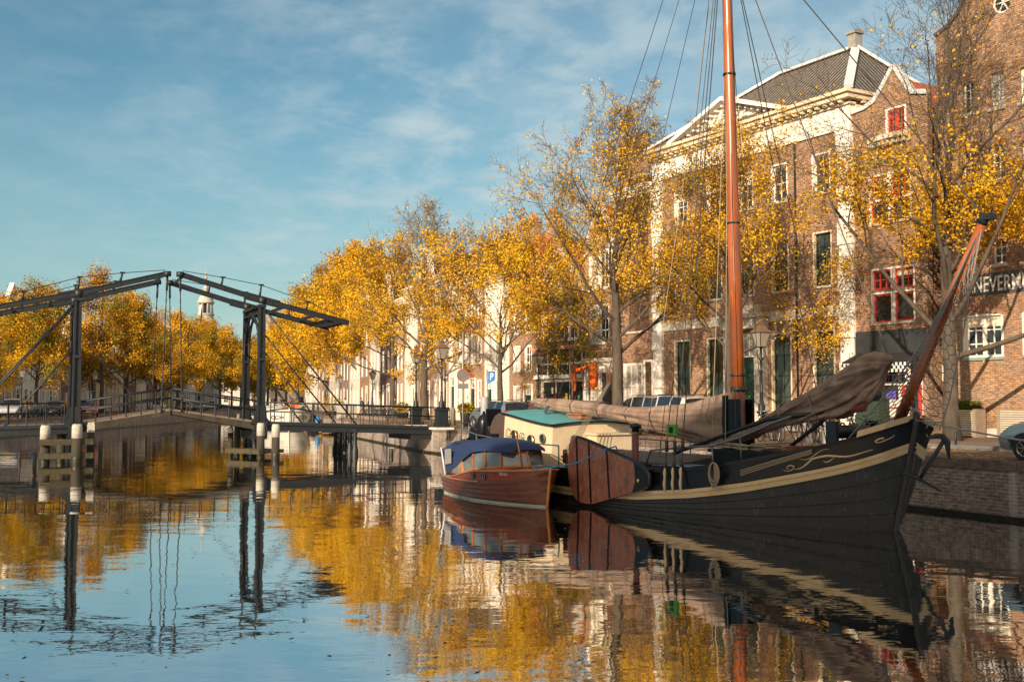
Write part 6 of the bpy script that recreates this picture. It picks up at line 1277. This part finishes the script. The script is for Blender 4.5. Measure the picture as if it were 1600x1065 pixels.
def car(kind, colr, px, D, rz, label, group='cars parked along the canal', z=ZS, x=None):
    if (kind, colr) in PRO: t = copy_tree(PRO[(kind, colr)])
    else: t = car_proto(kind, PAINT[colr]); PRO[(kind, colr)] = t
    t.name = 'parked_car'; p = G(px, D, z); t.location = p; t.rotation_euler = (0, 0, rz); tag(t, label, 'car', group); return t
AQ = math.atan2(.9010, -.4338)         # along the right quay, away from the camera
t = car('hatch', 'light_blue', 1606, 26.9, AQ+.02, 'light blue hatchback cut by the right edge on the quay'); t.location = Vector((13.75, 25.75, ZS)); t.rotation_euler = (0, 0, AQ+.16)
t = car('estate', 'steel_blue', 781, 56.5, AQ, 'blue-grey estate car with red tail lights beside the parking sign')
car('hatch', 'silver', 838, 58, AQ, 'silver hatchback just left of the covered boom end'); car('hatch', 'grey', 905, 54.5, AQ, 'dark grey hatchback with big rear window behind the covered boom'); car('suv', 'white', 1052, 45.5, AQ, 'white car with roof rails in front of the brick mansion'); car('suv', 'silver', 1010, 51, AQ, 'silver car parked just behind the white one by the mansion')
AL = math.atan2(61, -4.4)
car('suv', 'silver', 22, 92.5, AL+PI+.15, 'silver car at the far left behind the bridge railing'); car('hatch', 'silver', 33, 99, AL+PI, 'second silver car behind the first at the far left'); car('hatch', 'black', 89, 103, AL+PI, 'black car with yellow plate left of the left bridge tower'); car('estate', 'red', 137, 104, AL+PI+.35, 'red car right of the left bridge tower')
for i, (px, D, k, c, l) in enumerate(((248, 146, 'hatch', 'silver', 'small silver car under the raised bridge middle'), (285, 158, 'hatch', 'black', 'dark car with yellow plate right of the bridge middle'), (312, 170, 'hatch', 'grey', 'grey car on the far left bank'), (331, 183, 'hatch', 'silver', 'farthest silver car on the left bank'))): car(k, c, px, D, AL+PI+.1, l)
# ---------------------------------------------------------------- street lamps
LG_ = mat('lantern_glass', (.30, .27, .21), .15, var=.2); LROOF = mat('lantern_roof', (.17, .10, .065), .5, var=.3)
def lamp_proto(big):
    t = bpy.data.objects.new('street_lamp', None); col.objects.link(t); z0 = .0
    b = MB()
    if big: b.lathe([(.34, 0), (.34, .18), (.28, .22), (.27, .85), (.31, .88), (.31, .95), (.26, 1.0)], sq=True); zc_ = 1.0
    else: b.lathe([(.17, 0), (.17, .1), (.13, .18), (.12, .8), (.15, .85), (.15, .9), (.1, .95)], n=10); zc_ = .95
    b.build('base', IRON, t)
    b = MB(); H = 3.55; b.lathe([(.17, zc_), (.20, zc_+.08), (.13, zc_+.16), (.15, zc_+.3), (.09, zc_+.42), (.065, zc_+.8), (.09, zc_+.84), (.06, zc_+.9), (.05, 2.6), (.08, 2.64), (.05, 2.72), (.045, 3.05), (.09, 3.1), (.04, 3.2), (.05, H), (.10, H+.04)], n=10)
    b.tube([(-.16, 0, 3.15), (.16, 0, 3.15)], .018, 5)
    for sd in (-1, 1): b.tube([(sd*.04, 0, 3.15), (sd*.2, 0, 3.25), (sd*.22, 0, 3.4), (sd*.12, 0, 3.5)], .016, 5)
    b.build('column', IRON, t)
    l = MB(); l.lathe([(.13, H+.06), (.26, H+.62)], sq=True, cap=False); ln = l.build('lantern', LG_, t)
    f = MB()
    for i, j in ((-1,-1),(1,-1),(1,1),(-1,1)): f.tube([(.13*i, .13*j, H+.06), (.265*i, .265*j, H+.63)], .015, 4)
    for r, z in ((.14, H+.06), (.27, H+.63)):
        for a in range(4): c = [(-r,-r),(r,-r),(r,r),(-r,r)]; f.tube([(*c[a], z), (*c[(a+1) % 4], z)], .016, 4)
    f.build('frame', IRON, ln); r = MB(); r.lathe([(.31, H+.64), (.30, H+.67), (.12, H+.88), (.10, H+.96), (.13, H+.98), (.03, H+1.06)], sq=True); r.lathe([(.03, H+1.06), (.05, H+1.11), (.01, H+1.18)], n=8); r.build('lantern_roof', LROOF, ln)
    return t
lp = {True: lamp_proto(True), False: lamp_proto(False)}; used = {True: 0, False: 0}
for big, px, D, z, s, lab in ((True, 690, 56.6, 1.5, .98, 'large iron street lamp on a square base at the right end of the bridge'), (True, 650, 62.5, 1.5, .98, 'matching large lamp on the far side of the bridge end'), (False, 841, 66, ZS, 1.0, 'street lamp in front of the shop left of the dark gable'), (False, 1190, 43.5, ZS, 1.0, 'street lamp right of the mast in front of the mansion'), (False, 582, 108, ZS, 1, 'street lamp beside the row of parked bicycles'), (False, 531, 128, ZS, 1, 'street lamp above the bow of the white barge'), (False, 33, 90, ZS, .95, 'street lamp behind the rods of the left bridge tower'), (False, 148, 112, ZS, 1, 'street lamp in front of the cream arcaded hall'), (False, 230, 145, ZS, 1, 'distant street lamp left of the bridge middle')):
    t = lp[big] if not used[big] else copy_tree(lp[big]); used[big] = 1; t.location = G(px, D, z); t.rotation_euler = (0, 0, .5); t.scale = (s, s, s); tag(t, lab, 'street lamp', 'cast iron street lamps')
for px, D, l in ((690, 56.6, 'pale stone plinth under the nearer bridge lamp'), (650, 62.5, 'pale stone plinth under the farther bridge lamp')):
    b = MB(); b.lathe([(.5, 0), (.5, .10), (.47, .12)], sq=True); tag(b.build('lamp_plinth', STONE, None, G(px, D, 1.385), .45), l, 'plinth', 'stone plinths under the bridge lamps')
# ---------------------------------------------------------------- signs and quay furniture
POLE = mat('galvanised_pole', (.35, .37, .37), .5, .4)
def signs():
    t = thing('traffic_sign', 'round red-rimmed grey-faced sign with small plate on a pole, seen from behind the bridge lamp', 'sign', G(723, 54.8), .3)
    t['label'] = 'round traffic sign with red rim and small plate on a tall thin pole'
    b = MB(); b.tube([(0, 0, 0), (0, 0, 4.9)], .035, 6); b.build('pole', POLE, t); f = MB()
    f.add([(0, -.05, 2.75)]+[(.30*math.cos(2*PI*k/24), -.05, 2.75+.30*math.sin(2*PI*k/24)) for k in range(24)], [(0, k+1, (k+1) % 24+1) for k in range(24)]); o = f.build('disc', mat('grey_sign_back', (.16, .17, .17), .6), t)
    r = MB(); r.tube([(.30*math.cos(2*PI*k/24), -.05, 2.75+.30*math.sin(2*PI*k/24)) for k in range(25)], .022, 5); r.build('rim', REDP, o); p = MB(); p.box(-.28, .28, -.06, -.04, 2.08, 2.33); p.build('plate', mat('grey_sign_back', (.16, .17, .17)), t)
    t = thing('parking_sign', 'blue parking sign with a white P on a pole', 'sign', G(761, 53.5), .0)
    b = MB(); b.tube([(0, 0, 0), (0, 0, 3.0)], .04, 6); b.build('pole', POLE, t); b = MB(); b.prism([(.05, 2.3), (.40, 2.48), (.40, 2.92), (.05, 2.92)], -.02, .02); b.build('board', mat('sign_blue', (.02, .16, .48), .4), t)
    b = MB(); y0, y1 = -.032, -.021; b.box(.15, .19, y0, y1, 2.5, 2.82); b.box(.19, .29, y0, y1, 2.78, 2.82); b.box(.19, .29, y0, y1, 2.64, 2.68); b.box(.27, .31, y0, y1, 2.68, 2.78); b.build('letter', WHITE, t)
    b = MB(); b.lathe([(.19, 0), (.19, 1.62), (.17, 1.66)], n=14); tag(b.build('bollard_post', mat('grey_post', (.30, .32, .33), .5), None, G(757, 51.5)), 'tall grey steel post on the quay under the blue parking sign', 'post')
    # ladder
    f = Frame((QR[1][0], QR[1][1], 0), (QR[2][0]-QR[1][0], QR[2][1]-QR[1][1])); x = 0
    d = ray(704, 690); o = Vector((0, 0, CAMZ)); tt_ = (f.o-o).dot(f.y)/d.dot(f.y); q = f.l(o+d*tt_); t = f.e('quay_ladder', 'dark iron ladder on the quay wall left of the mahogany launch', 'ladder', loc=f.w((q.x, .07, 0)))
    b = MB(); 
    for sx in (-.2, .2): b.tube([(sx, .05, -.3), (sx, .05, 1.35)], .03, 5)
    b.build('rail', IRON, t); b = MB()
    for k in range(5): b.tube([(-.2, .05, .1+.28*k), (.2, .05, .1+.28*k)], .02, 5)
    b.build('rungs', IRON, t)
    # short post and pin on the near quay
    b = MB(); b.lathe([(.03, 0), (.035, .5), (.01, .52)], n=6); tag(b.build('mooring_pin', IRON, None, G(1492, 33.5)), 'thin black mooring pin on the right quay', 'pin')
    b = MB(); b.lathe([(.10, 0), (.14, .05), (.07, .1)], n=10); tag(b.build('mooring_eye', COPE, None, G(1458, 33)), 'small round stone knob on the quay by the bow', 'stone')
signs()
SLAT = mat('cream_slats', (.55, .48, .38), .7, var=.15)
def planter(px0, px1, hedge, label):
    f = Frame(FR1.w((0, -.95, 0)), FR1.x); x0, x1 = f.hit(px0, 626)[0], f.hit(px1, 626)[0]; t = f.e('planter', label, 'planter', 'slatted planters by the lettered building', loc=f.w((x0, 0, 0))); W = x1-x0
    b = MB()
    for k in range(12): b.box(.06, W-.06, 0, .6, .06+.088*k, .125+.088*k)
    b.build('slats', SLAT, t); b = MB()
    for x in (0, W-.14): b = MB(); b.box(x, x+.14, -.03, .63, 0, 1.14); b.build('corner_post', mat('weathered_oak', (.32, .25, .18), .8), t)
    b = MB(); b.box(.08, W-.08, .02, .58, .3, 1.05); b.build('soil', mat('soil', (.03, .02, .015)), t)
    if hedge:
        g_ = np.random.default_rng(7); N = 2600; p = np.stack([g_.random(N)*(W-.2)+.1, g_.random(N)*.6, 1.05+g_.random(N)*(.32+.10*np.sin(g_.random(N)*9))], 1); HG = leafmat('hedge_green', (.07, .11, .02), (.16, .15, .02)); o = bpy.data.objects.new('hedge', leaf_mesh('hedge', p, .07, 3, [HG]*4, (1, 1, 1, 1))); col.objects.link(o); o.parent = t
planter(1480, 1524, True, 'slatted planter with low green hedge under the big white window'); planter(1557, 1606, False, 'slatted planter without hedge at the right picture edge')
def pot(px, D, w_, h, label, fol, z=ZS, seed=1, green=False, r=.45):
    t = thing('flower_tub', label, 'planter', G(px, D, z), .3, 'plant tubs on the quays'); b = MB(); b.lathe([(w_*.8, 0), (w_, h*.9), (w_*1.05, h)], n=12); b.build('tub', TRIM, t); g_ = np.random.default_rng(seed); N = 500; v = g_.normal(size=(N, 3)); v /= np.linalg.norm(v, axis=1)[:, None]; v *= (g_.random(N)**.4)[:, None]; p = np.stack([v[:, 0]*w_*1.4, v[:, 1]*w_*1.4, h+fol*.5+v[:, 2]*fol*.6], 1)
    o = bpy.data.objects.new('foliage', leaf_mesh('foliage', p, .13, seed, [leafmat('hedge_green', (.07, .11, .02), (.16, .15, .02)), LN, LY, LO], (3, 2, 1, 1))); col.objects.link(o); o.parent = t
pot(629, 92, .55, .5, 'round tub of green and red plants right of the bicycles', .8, seed=2); pot(728, 62, .35, .8, 'tall dark pot with orange plant beside the front steps', .5, seed=3); pot(520, 116, .9, .4, 'wide bed of tall yellow-green grasses beside the white barge', 1.6, seed=4); pot(262, 140, .9, .5, 'green bush beyond the raised middle of the bridge', 2.6, seed=6)
for i, (px, D) in enumerate(((708, 66), (741, 64), (749, 61))):
    b = MB(); b.lathe([(.16, 0), (.15, .9), (.13, 1.02), (.05, 1.08)], n=8); tag(b.build('stone_bollard', mat('brown_stone', (.22, .17, .13)), None, G(px, D)), ['stone bollard right of the nearer bridge lamp', 'stone bollard left of the blue-grey estate car', 'stone bollard touching the front of the blue-grey estate car'][i], 'bollard', 'stone bollards in front of the houses')
for i, (px, D) in enumerate(((533, 96), (551, 96))):
    b = MB(); b.box(-.35, .35, -.3, .3, 0, 1.25); b.box(-.38, .38, -.33, .33, 1.252, 1.32); tag(b.build('service_box', mat('grey_box', (.38, .35, .31), .6), None, G(px, D, 1.3), .3), ['pale service post on the quay, nearer the white barge', 'second pale service post right of the first, by the quay corner'][i], 'post', 'service posts beside the white barge')
b = MB(); b.box(-.25, .25, -.25, .25, 0, 1.0); b.lathe([(.3, 1.0), (.3, 1.1), (.1, 1.2)], n=10); tag(b.build('litter_bin', TRIM, None, G(544, 101), .2), 'black litter bin between the two service posts', 'bin')
# low wall parapet at the quay corner beyond the bridge
b = MB(); b.box(0, 7.5, -.18, .18, -.2, .35); tag(b.build('parapet', COPE, None, (-12.4, 89.5, ZS-.1), math.atan2(-9, 3.4)), 'low worn brick parapet on the quay beyond the bridge', 'wall')
# ---------------------------------------------------------------- bicycles
def bike_proto():
    t = bpy.data.objects.new('bicycle', None); col.objects.link(t); FR_ = mat('bike_black', (.02, .02, .022), .4)
    for x in (-.53, .53):
        b = MB(); b.tube([(x+.33*math.cos(2*PI*k/18), 0, .35+.33*math.sin(2*PI*k/18)) for k in range(19)], .022, 5); w_ = b.build('wheel', TYRE, t); b = MB()
        for k in range(8): a = PI*k/8; b.tube([(x-.31*math.cos(a), 0, .35-.31*math.sin(a)), (x+.31*math.cos(a), 0, .35+.31*math.sin(a))], .004, 3)
        b.build('spokes', RIM, w_)
        b = MB(); b.tube([(x+.37*math.cos(a), 0, .35+.37*math.sin(a)) for a in [R(20+16*k) for k in range(9)]], .022, 4, flat=.3); b.build('mudguard', FR_, t)
    b = MB()
    for p, q in (((-.53,0,.35),(-.12,0,.32)), ((-.12,0,.32),(.38,0,.78)), ((-.12,0,.32),(-.26,0,.88)), ((-.53,0,.35),(-.24,0,.80)), ((-.24,0,.78),(.36,0,.90)), ((.53,0,.35),(.36,0,.98))): b.tube([p, q], .018, 5)
    b.build('frame', FR_, t); b = MB(); b.tube([(.36, 0, .95), (.32, 0, 1.08), (.28, -.2, 1.10), (.14, -.28, 1.06)], .014, 5); b.tube([(.32, 0, 1.08), (.28, .2, 1.10), (.14, .28, 1.06)], .014, 5); b.build('handlebar', RIM, t)
    b = MB(); b.ball((-.28, 0, .95), .1, 8, 6, sx=1.4, sz=.45); b.build('saddle', FR_, t); b = MB(); b.box(-.78, -.38, -.07, .07, .76, .78); b.build('rack', FR_, t); b = MB(); b.ball((.46, 0, .88), .05); b.build('lamp', LAMPG, t)
    return t
bp_ = bike_proto(); bu = 0
def bike(px, D, rz, label, group, z=ZS):
    global bu
    t = bp_ if not bu else copy_tree(bp_); bu = 1; t.location = G(px, D, z); t.rotation_euler = (R(4), 0, rz); tag(t, label, 'bicycle', group)
for i, px in enumerate((1197, 1214, 1232, 1258, 1275, 1292, 1310, 1332, 1348)): bike(px, 39.5-.25*i+(i % 2)*.6, AQ+PI/2+.5+.25*math.sin(i*2.1), 'black bicycle in the row seen over the ship rail, %s from the mast' % ords[i], 'bicycles parked behind the sailing barge')
for i, px in enumerate((576, 580, 585, 590, 594, 599, 603, 632)): bike(px, 98-.6*i, .4+.2*math.sin(i*1.7), '%s bicycle from the left in the rack beyond the bridge' % ords[i].capitalize() if i < 7 else 'lone bicycle right of the rack beyond the bridge', 'bicycles in the rack beyond the bridge')
for i, px in enumerate((56, 64, 71)): bike(px, 99+i, AL+.3*i, ['bicycle leaning by the left bank tree, leftmost of three', 'middle bicycle of three by the left bank tree', 'rightmost bicycle of three by the left bank tree'][i], 'bicycles by the left bank tree')
for i, (px, D) in enumerate(((425, 240), (437, 215), (452, 190), (468, 165), (482, 150), (496, 140))): bike(px, D, .3*i, 'tiny distant bicycle under the far golden trees, %s from the left' % ords[i], 'distant bicycles under the far trees')
# green utility box behind the bow, pavement bench and shop tables
b = MB(); b.box(-.55, .55, -.3, .3, 0, 1.5); b.box(-.6, .6, -.35, .35, 1.502, 1.56); tag(b.build('utility_box', mat('dark_green_box', (.03, .055, .035), .5), None, G(1363, 41.5), -1.0), 'dark green utility box behind the bow of the barge', 'box')
b = MB(); b.box(-.6, .6, -.25, .25, 0, .5); b.box(-.65, .65, -.3, .3, .502, .56); tag(b.build('stone_block', mat('pale_concrete', (.45, .44, .41)), None, G(1312, 37), -1.0), 'pale concrete block among the bicycles', 'block')
def aboard():
    t = thing('advertising_board', 'small white cafe board with red stripe in front of the chequered awning', 'sign', G(1400, 43), -1.0); b = MB(); b.box(-.6, .6, -.03, .03, .1, 1.5); b.build('board', mat('board_white', (.65, .60, .54)), t); b = MB(); b.box(-.6, .6, -.04, -.031, 1.15, 1.22); b.build('stripe', REDP, t); b = MB(); b.tube([(-.5, 0, 0), (-.5, .3, 1.2)], .02, 4); b.tube([(.5, 0, 0), (.5, .3, 1.2)], .02, 4); b.build('stand', IRON, t)
aboard()
# ---------------------------------------------------------------- white barge beyond the bridge
def white_barge():
    p = P(452, 671, 106); p.z = 0; f = Frame(p, (.30, -.954)); t = f.e('moored_barge', 'broad white-hulled barge with painted eyes on its bow moored beyond the bridge', 'boat', loc=(p.x, p.y, 0))
    WHH = mat('barge_white', (.55, .53, .48), .5, var=.2, vs=1.5); Q = [0, .2, .6, 1.2, 2.2, 3.5, 20]; T = [.05, .9, 1.5, 1.95, 2.3, 2.45, 2.45]; Zr = [2.15, 2.1, 2.0, 1.85, 1.65, 1.5, 1.3]
    hp = lambda q, z, sd, o=0.: (-q+.35*(z/2)*max(0, 1-q/2), -sd*(float(np.interp(q, Q, T))*(.62+.38*min(1, max(0, z/1.2))**.7)+o), z); qs = [0, .05, .1, .2, .4, .6, .9, 1.2, 1.7, 2.2, 2.8, 3.5, 6, 12, 20]
    zt_ = lambda q: float(np.interp(q, Q, Zr))
    b = MB()
    for sd in (1, -1): b.grid([[hp(q, .16+(zt_(q)-.16)*k/6, sd) for k in range(7)] for q in qs])
    b.build('hull', WHH, t); b = MB()
    for sd in (1, -1): b.grid([[hp(q, z, sd, .01) for z in (-.3, 0, .16)] for q in qs])
    b.build('boot_top', HULLM, t)
    for sd in (1, -1): b = MB(); b.tube([hp(q, zt_(q), sd, .03) for q in qs], .07, 6); b.build('rub_rail', IRON, t)
    b = MB(); b.grid([[tuple(Vector(hp(q, zt_(q)-.1, sd, -.05))) for sd in (1, 0, -1)] for q in qs[1:]]); b.build('deck', mat('grey_deck', (.3, .3, .3)), t)
    b = MB(); b.tube([hp(0, z, 1, .0) for z in (-.1, .6, 1.3, 2.3)], .08, 6); b.build('stem', WHH, t)
    for sd in (1, -1):
        n_ = 8; b = MB(); e = [hp(.10+.75*k/n_, 1.28+.17*math.sin(PI*k/n_), sd, .04) for k in range(n_+1)]+[hp(.10+.75*k/n_, 1.28-.17*math.sin(PI*k/n_), sd, .04) for k in range(n_, -1, -1)]; b.tube(e, .035, 5); c = Vector(hp(.45, 1.28, sd, .05)); b.ball(c, .09); b.build('painted_eye', HULLM, t)
    b = MB(); b.box(-16, -5, -1.7, 1.7, 1.3, 2.3); b.box(-16.1, -4.9, -1.8, 1.8, 2.302, 2.38); b.build('cabin', mat('pale_cabin', (.5, .5, .48)), t)
    b = MB(); b.box(-1.7, -1.1, -.5, .5, 1.9, 2.4); b.tube([(-1.4, -.6, 2.2), (-1.4, .6, 2.2)], .15, 8); b.build('winch', mat('brown_winch', (.25, .13, .08)), t); b = MB(); b.tube([(-3.2, .2, 1.5), (-1.8, -.9, 3.1)], .08, 6); b.tube([(-5, .3, 2.4), (-2.2, 1.1, 2.9)], .06, 6); b.build('derrick', mat('brown_winch', (.25, .13, .08)), t)
    b = MB(); b.box(-4.4, -3.4, .5, 1.3, 1.5, 2.5); b.build('orange_cover', mat('orange_tarp', (.8, .2, .04), .7), t)
    b = MB(); b.tube([hp(q, zt_(q)+.55, 1, -.1) for q in qs[3:]], .025, 4); b.tube([hp(q, zt_(q)+.55, -1, -.1) for q in qs[3:]], .025, 4); b.build('hand_rail', WHH, t)
    b = MB(); b.lathe([(.2, 0), (.22, .9), (.05, 1.2)], n=8); tag(b.build('rain_barrel', mat('blue_barrel', (.02, .18, .45), .5), None, P(496, 669, 101.5)), 'blue barrel standing at the side of the white barge', 'barrel')
white_barge()
def rowboat():
    p = P(512, 672, 98); t = thing('rowing_boat', 'small yellow boat low in the water behind the bridge columns', 'boat', (p.x, p.y, 0), 1.3); b = MB()
    b.grid([[(x, sd*w_*u, .05+.35*u) for sd, u in ((-1, 1), (-1, .6), (1, .0), (1, .6), (1, 1))] for x, w_ in ((-1.6, .5), (-.8, .65), (0, .7), (.8, .6), (1.5, .3), (1.8, .02))]); b.build('hull', mat('boat_yellow', (.6, .36, .08)), t); b = MB(); b.box(-.3, 0, -.5, .5, .28, .32); b.build('seat', TIMBER, t)
rowboat()
# ---------------------------------------------------------------- people
def person(px, D, rz, label, coat, legs, lean=0, z=ZS, arm=0):
    V = [(0,0,.93),(0,0,1.15),(0,.0,1.38),(0,0,1.52),(0,.02,1.66),(.0,.02,1.74),(.19,0,1.40),(.24,.02,1.12),(.22,.12,.90),(-.19,0,1.40),(-.25,.05,1.13),(-.20,.22+arm,.98+arm),(.10,0,.88),(.12,.06,.48),(.13,-.02,.08),(.13,.14,.04),(-.10,0,.88),(-.11,-.10,.50),(-.12,-.22,.10),(-.12,-.08,.04)]
    E = [(0,1),(1,2),(2,3),(3,4),(4,5),(2,6),(6,7),(7,8),(2,9),(9,10),(10,11),(0,12),(12,13),(13,14),(14,15),(0,16),(16,17),(17,18),(18,19)]
    Rr = [.15,.16,.17,.06,.10,.07,.07,.055,.04,.07,.055,.04,.10,.07,.05,.04,.10,.07,.05,.04]
    me = bpy.data.meshes.new('person'); me.from_pydata([(x, y+lean*(zz-.9), zz) for x, y, zz in V], E, []); me.materials.append(coat); me.materials.append(legs); me.materials.append(mat('skin', (.45, .26, .18)))
    o = bpy.data.objects.new('person', me); col.objects.link(o); m1 = o.modifiers.new('skin', 'SKIN'); 
    if not me.skin_vertices: bpy.context.view_layer.update()
    for i, r in enumerate(Rr): me.skin_vertices[0].data[i].radius = (r*(1.0), r*.8)
    me.skin_vertices[0].data[0].use_root = True
    m2 = o.modifiers.new('sub', 'SUBSURF'); m2.levels = 1; m2.render_levels = 2; bpy.context.view_layer.update()
    m_ = bpy.data.meshes.new_from_object(o.evaluated_get(bpy.context.evaluated_depsgraph_get())); bpy.data.objects.remove(o); m_.materials.clear()
    for k in (coat, legs, mat('skin', (.45, .26, .18))): m_.materials.append(k)
    for p_ in m_.polygons: c = p_.center; p_.use_smooth = True; p_.material_index = 2 if c.z > 1.52 else (1 if c.z < .86 and abs(c.x) < .19 else 0)
    o = bpy.data.objects.new('person', m_); col.objects.link(o); o.location = G(px, D, z); o.rotation_euler = (0, 0, rz); tag(o, label, 'person')
    h = MB(); h.ball((0, .0+lean*.85, 1.73), .115, 10, 8, sz=.75); h.build('hair', mat('dark_hair', (.03, .02, .015)), o)
CT = mat('dark_coat', (.03, .035, .045), .85); CB = mat('blue_jacket', (.05, .07, .12), .85); CR = mat('red_jacket', (.45, .04, .03), .85); JN = mat('dark_jeans', (.04, .05, .08), .85); CW = mat('pale_jacket', (.5, .5, .5), .85)
person(617.5, 93, 2.0, 'person in dark coat standing behind the tree right of the bicycles', CT, JN, arm=.05); person(567, 112, .8, 'person in blue jacket with red collar bending over a bicycle', CB, JN, lean=.35); person(539, 116, 2.8, 'person in a dark pale-striped jacket walking on the right quay', CW, JN); person(455, 125, 1.2, 'person in a red jacket beyond the bow of the white barge', CR, JN); person(577, 118, 2.5, 'second person in dark clothes beside the bicycle rack lamp', CT, JN)
# door steps iron fence on the left bank
def fence(px0, D0, px1, D1, label):
    p, q = G(px0, D0), G(px1, D1); f = Frame(p, (q-p)); L = (q-p).length; t = f.e('iron_fence', label, 'fence', 'iron fences on the left bank'); b = MB(); n = int(L/.8)
    for k in range(n+1): b.tube([(L*k/n, 0, 0), (L*k/n, 0, 1.15)], .025, 4)
    b.build('bars', IRON, t); b = MB(); b.tube([(0, 0, 1.05), (L, 0, 1.05)], .03, 4); b.tube([(0, 0, .2), (L, 0, .2)], .03, 4); b.build('rail', IRON, t)
fence(54, 108, 80, 114, 'low iron fence behind the leaning tree on the left bank'); fence(150, 128, 195, 142, 'low iron fence in front of the cream arcaded hall')
# clutter on the barge side deck
def deck_rack():
    q0 = Vector(hullpt(5.5, 1.0, 1, -.35)); b = MB()
    for k in range(5): x = q0.x-.3+.28*k; b.tube([(x-.15, q0.y+.1, .75), (x+.15, q0.y+.1, 1.22), (x+.25, q0.y+.5, 1.24), (x+.05, q0.y+.5, .75)], .016, 5)
    b.tube([(q0.x-.5, q0.y+.1, 1.2), (q0.x+1.1, q0.y+.1, 1.24)], .016, 5); b.tube([(q0.x-.4, q0.y+.5, 1.22), (q0.x+1.1, q0.y+.5, 1.26)], .016, 5)
    tag(b.build('folding_rack', mat('pale_blue_steel', (.25, .34, .38), .4, .5), None, FS.o, FS.rz), 'pale blue folded metal rack on the side deck behind the shroud plates', 'rack')
deck_rack()
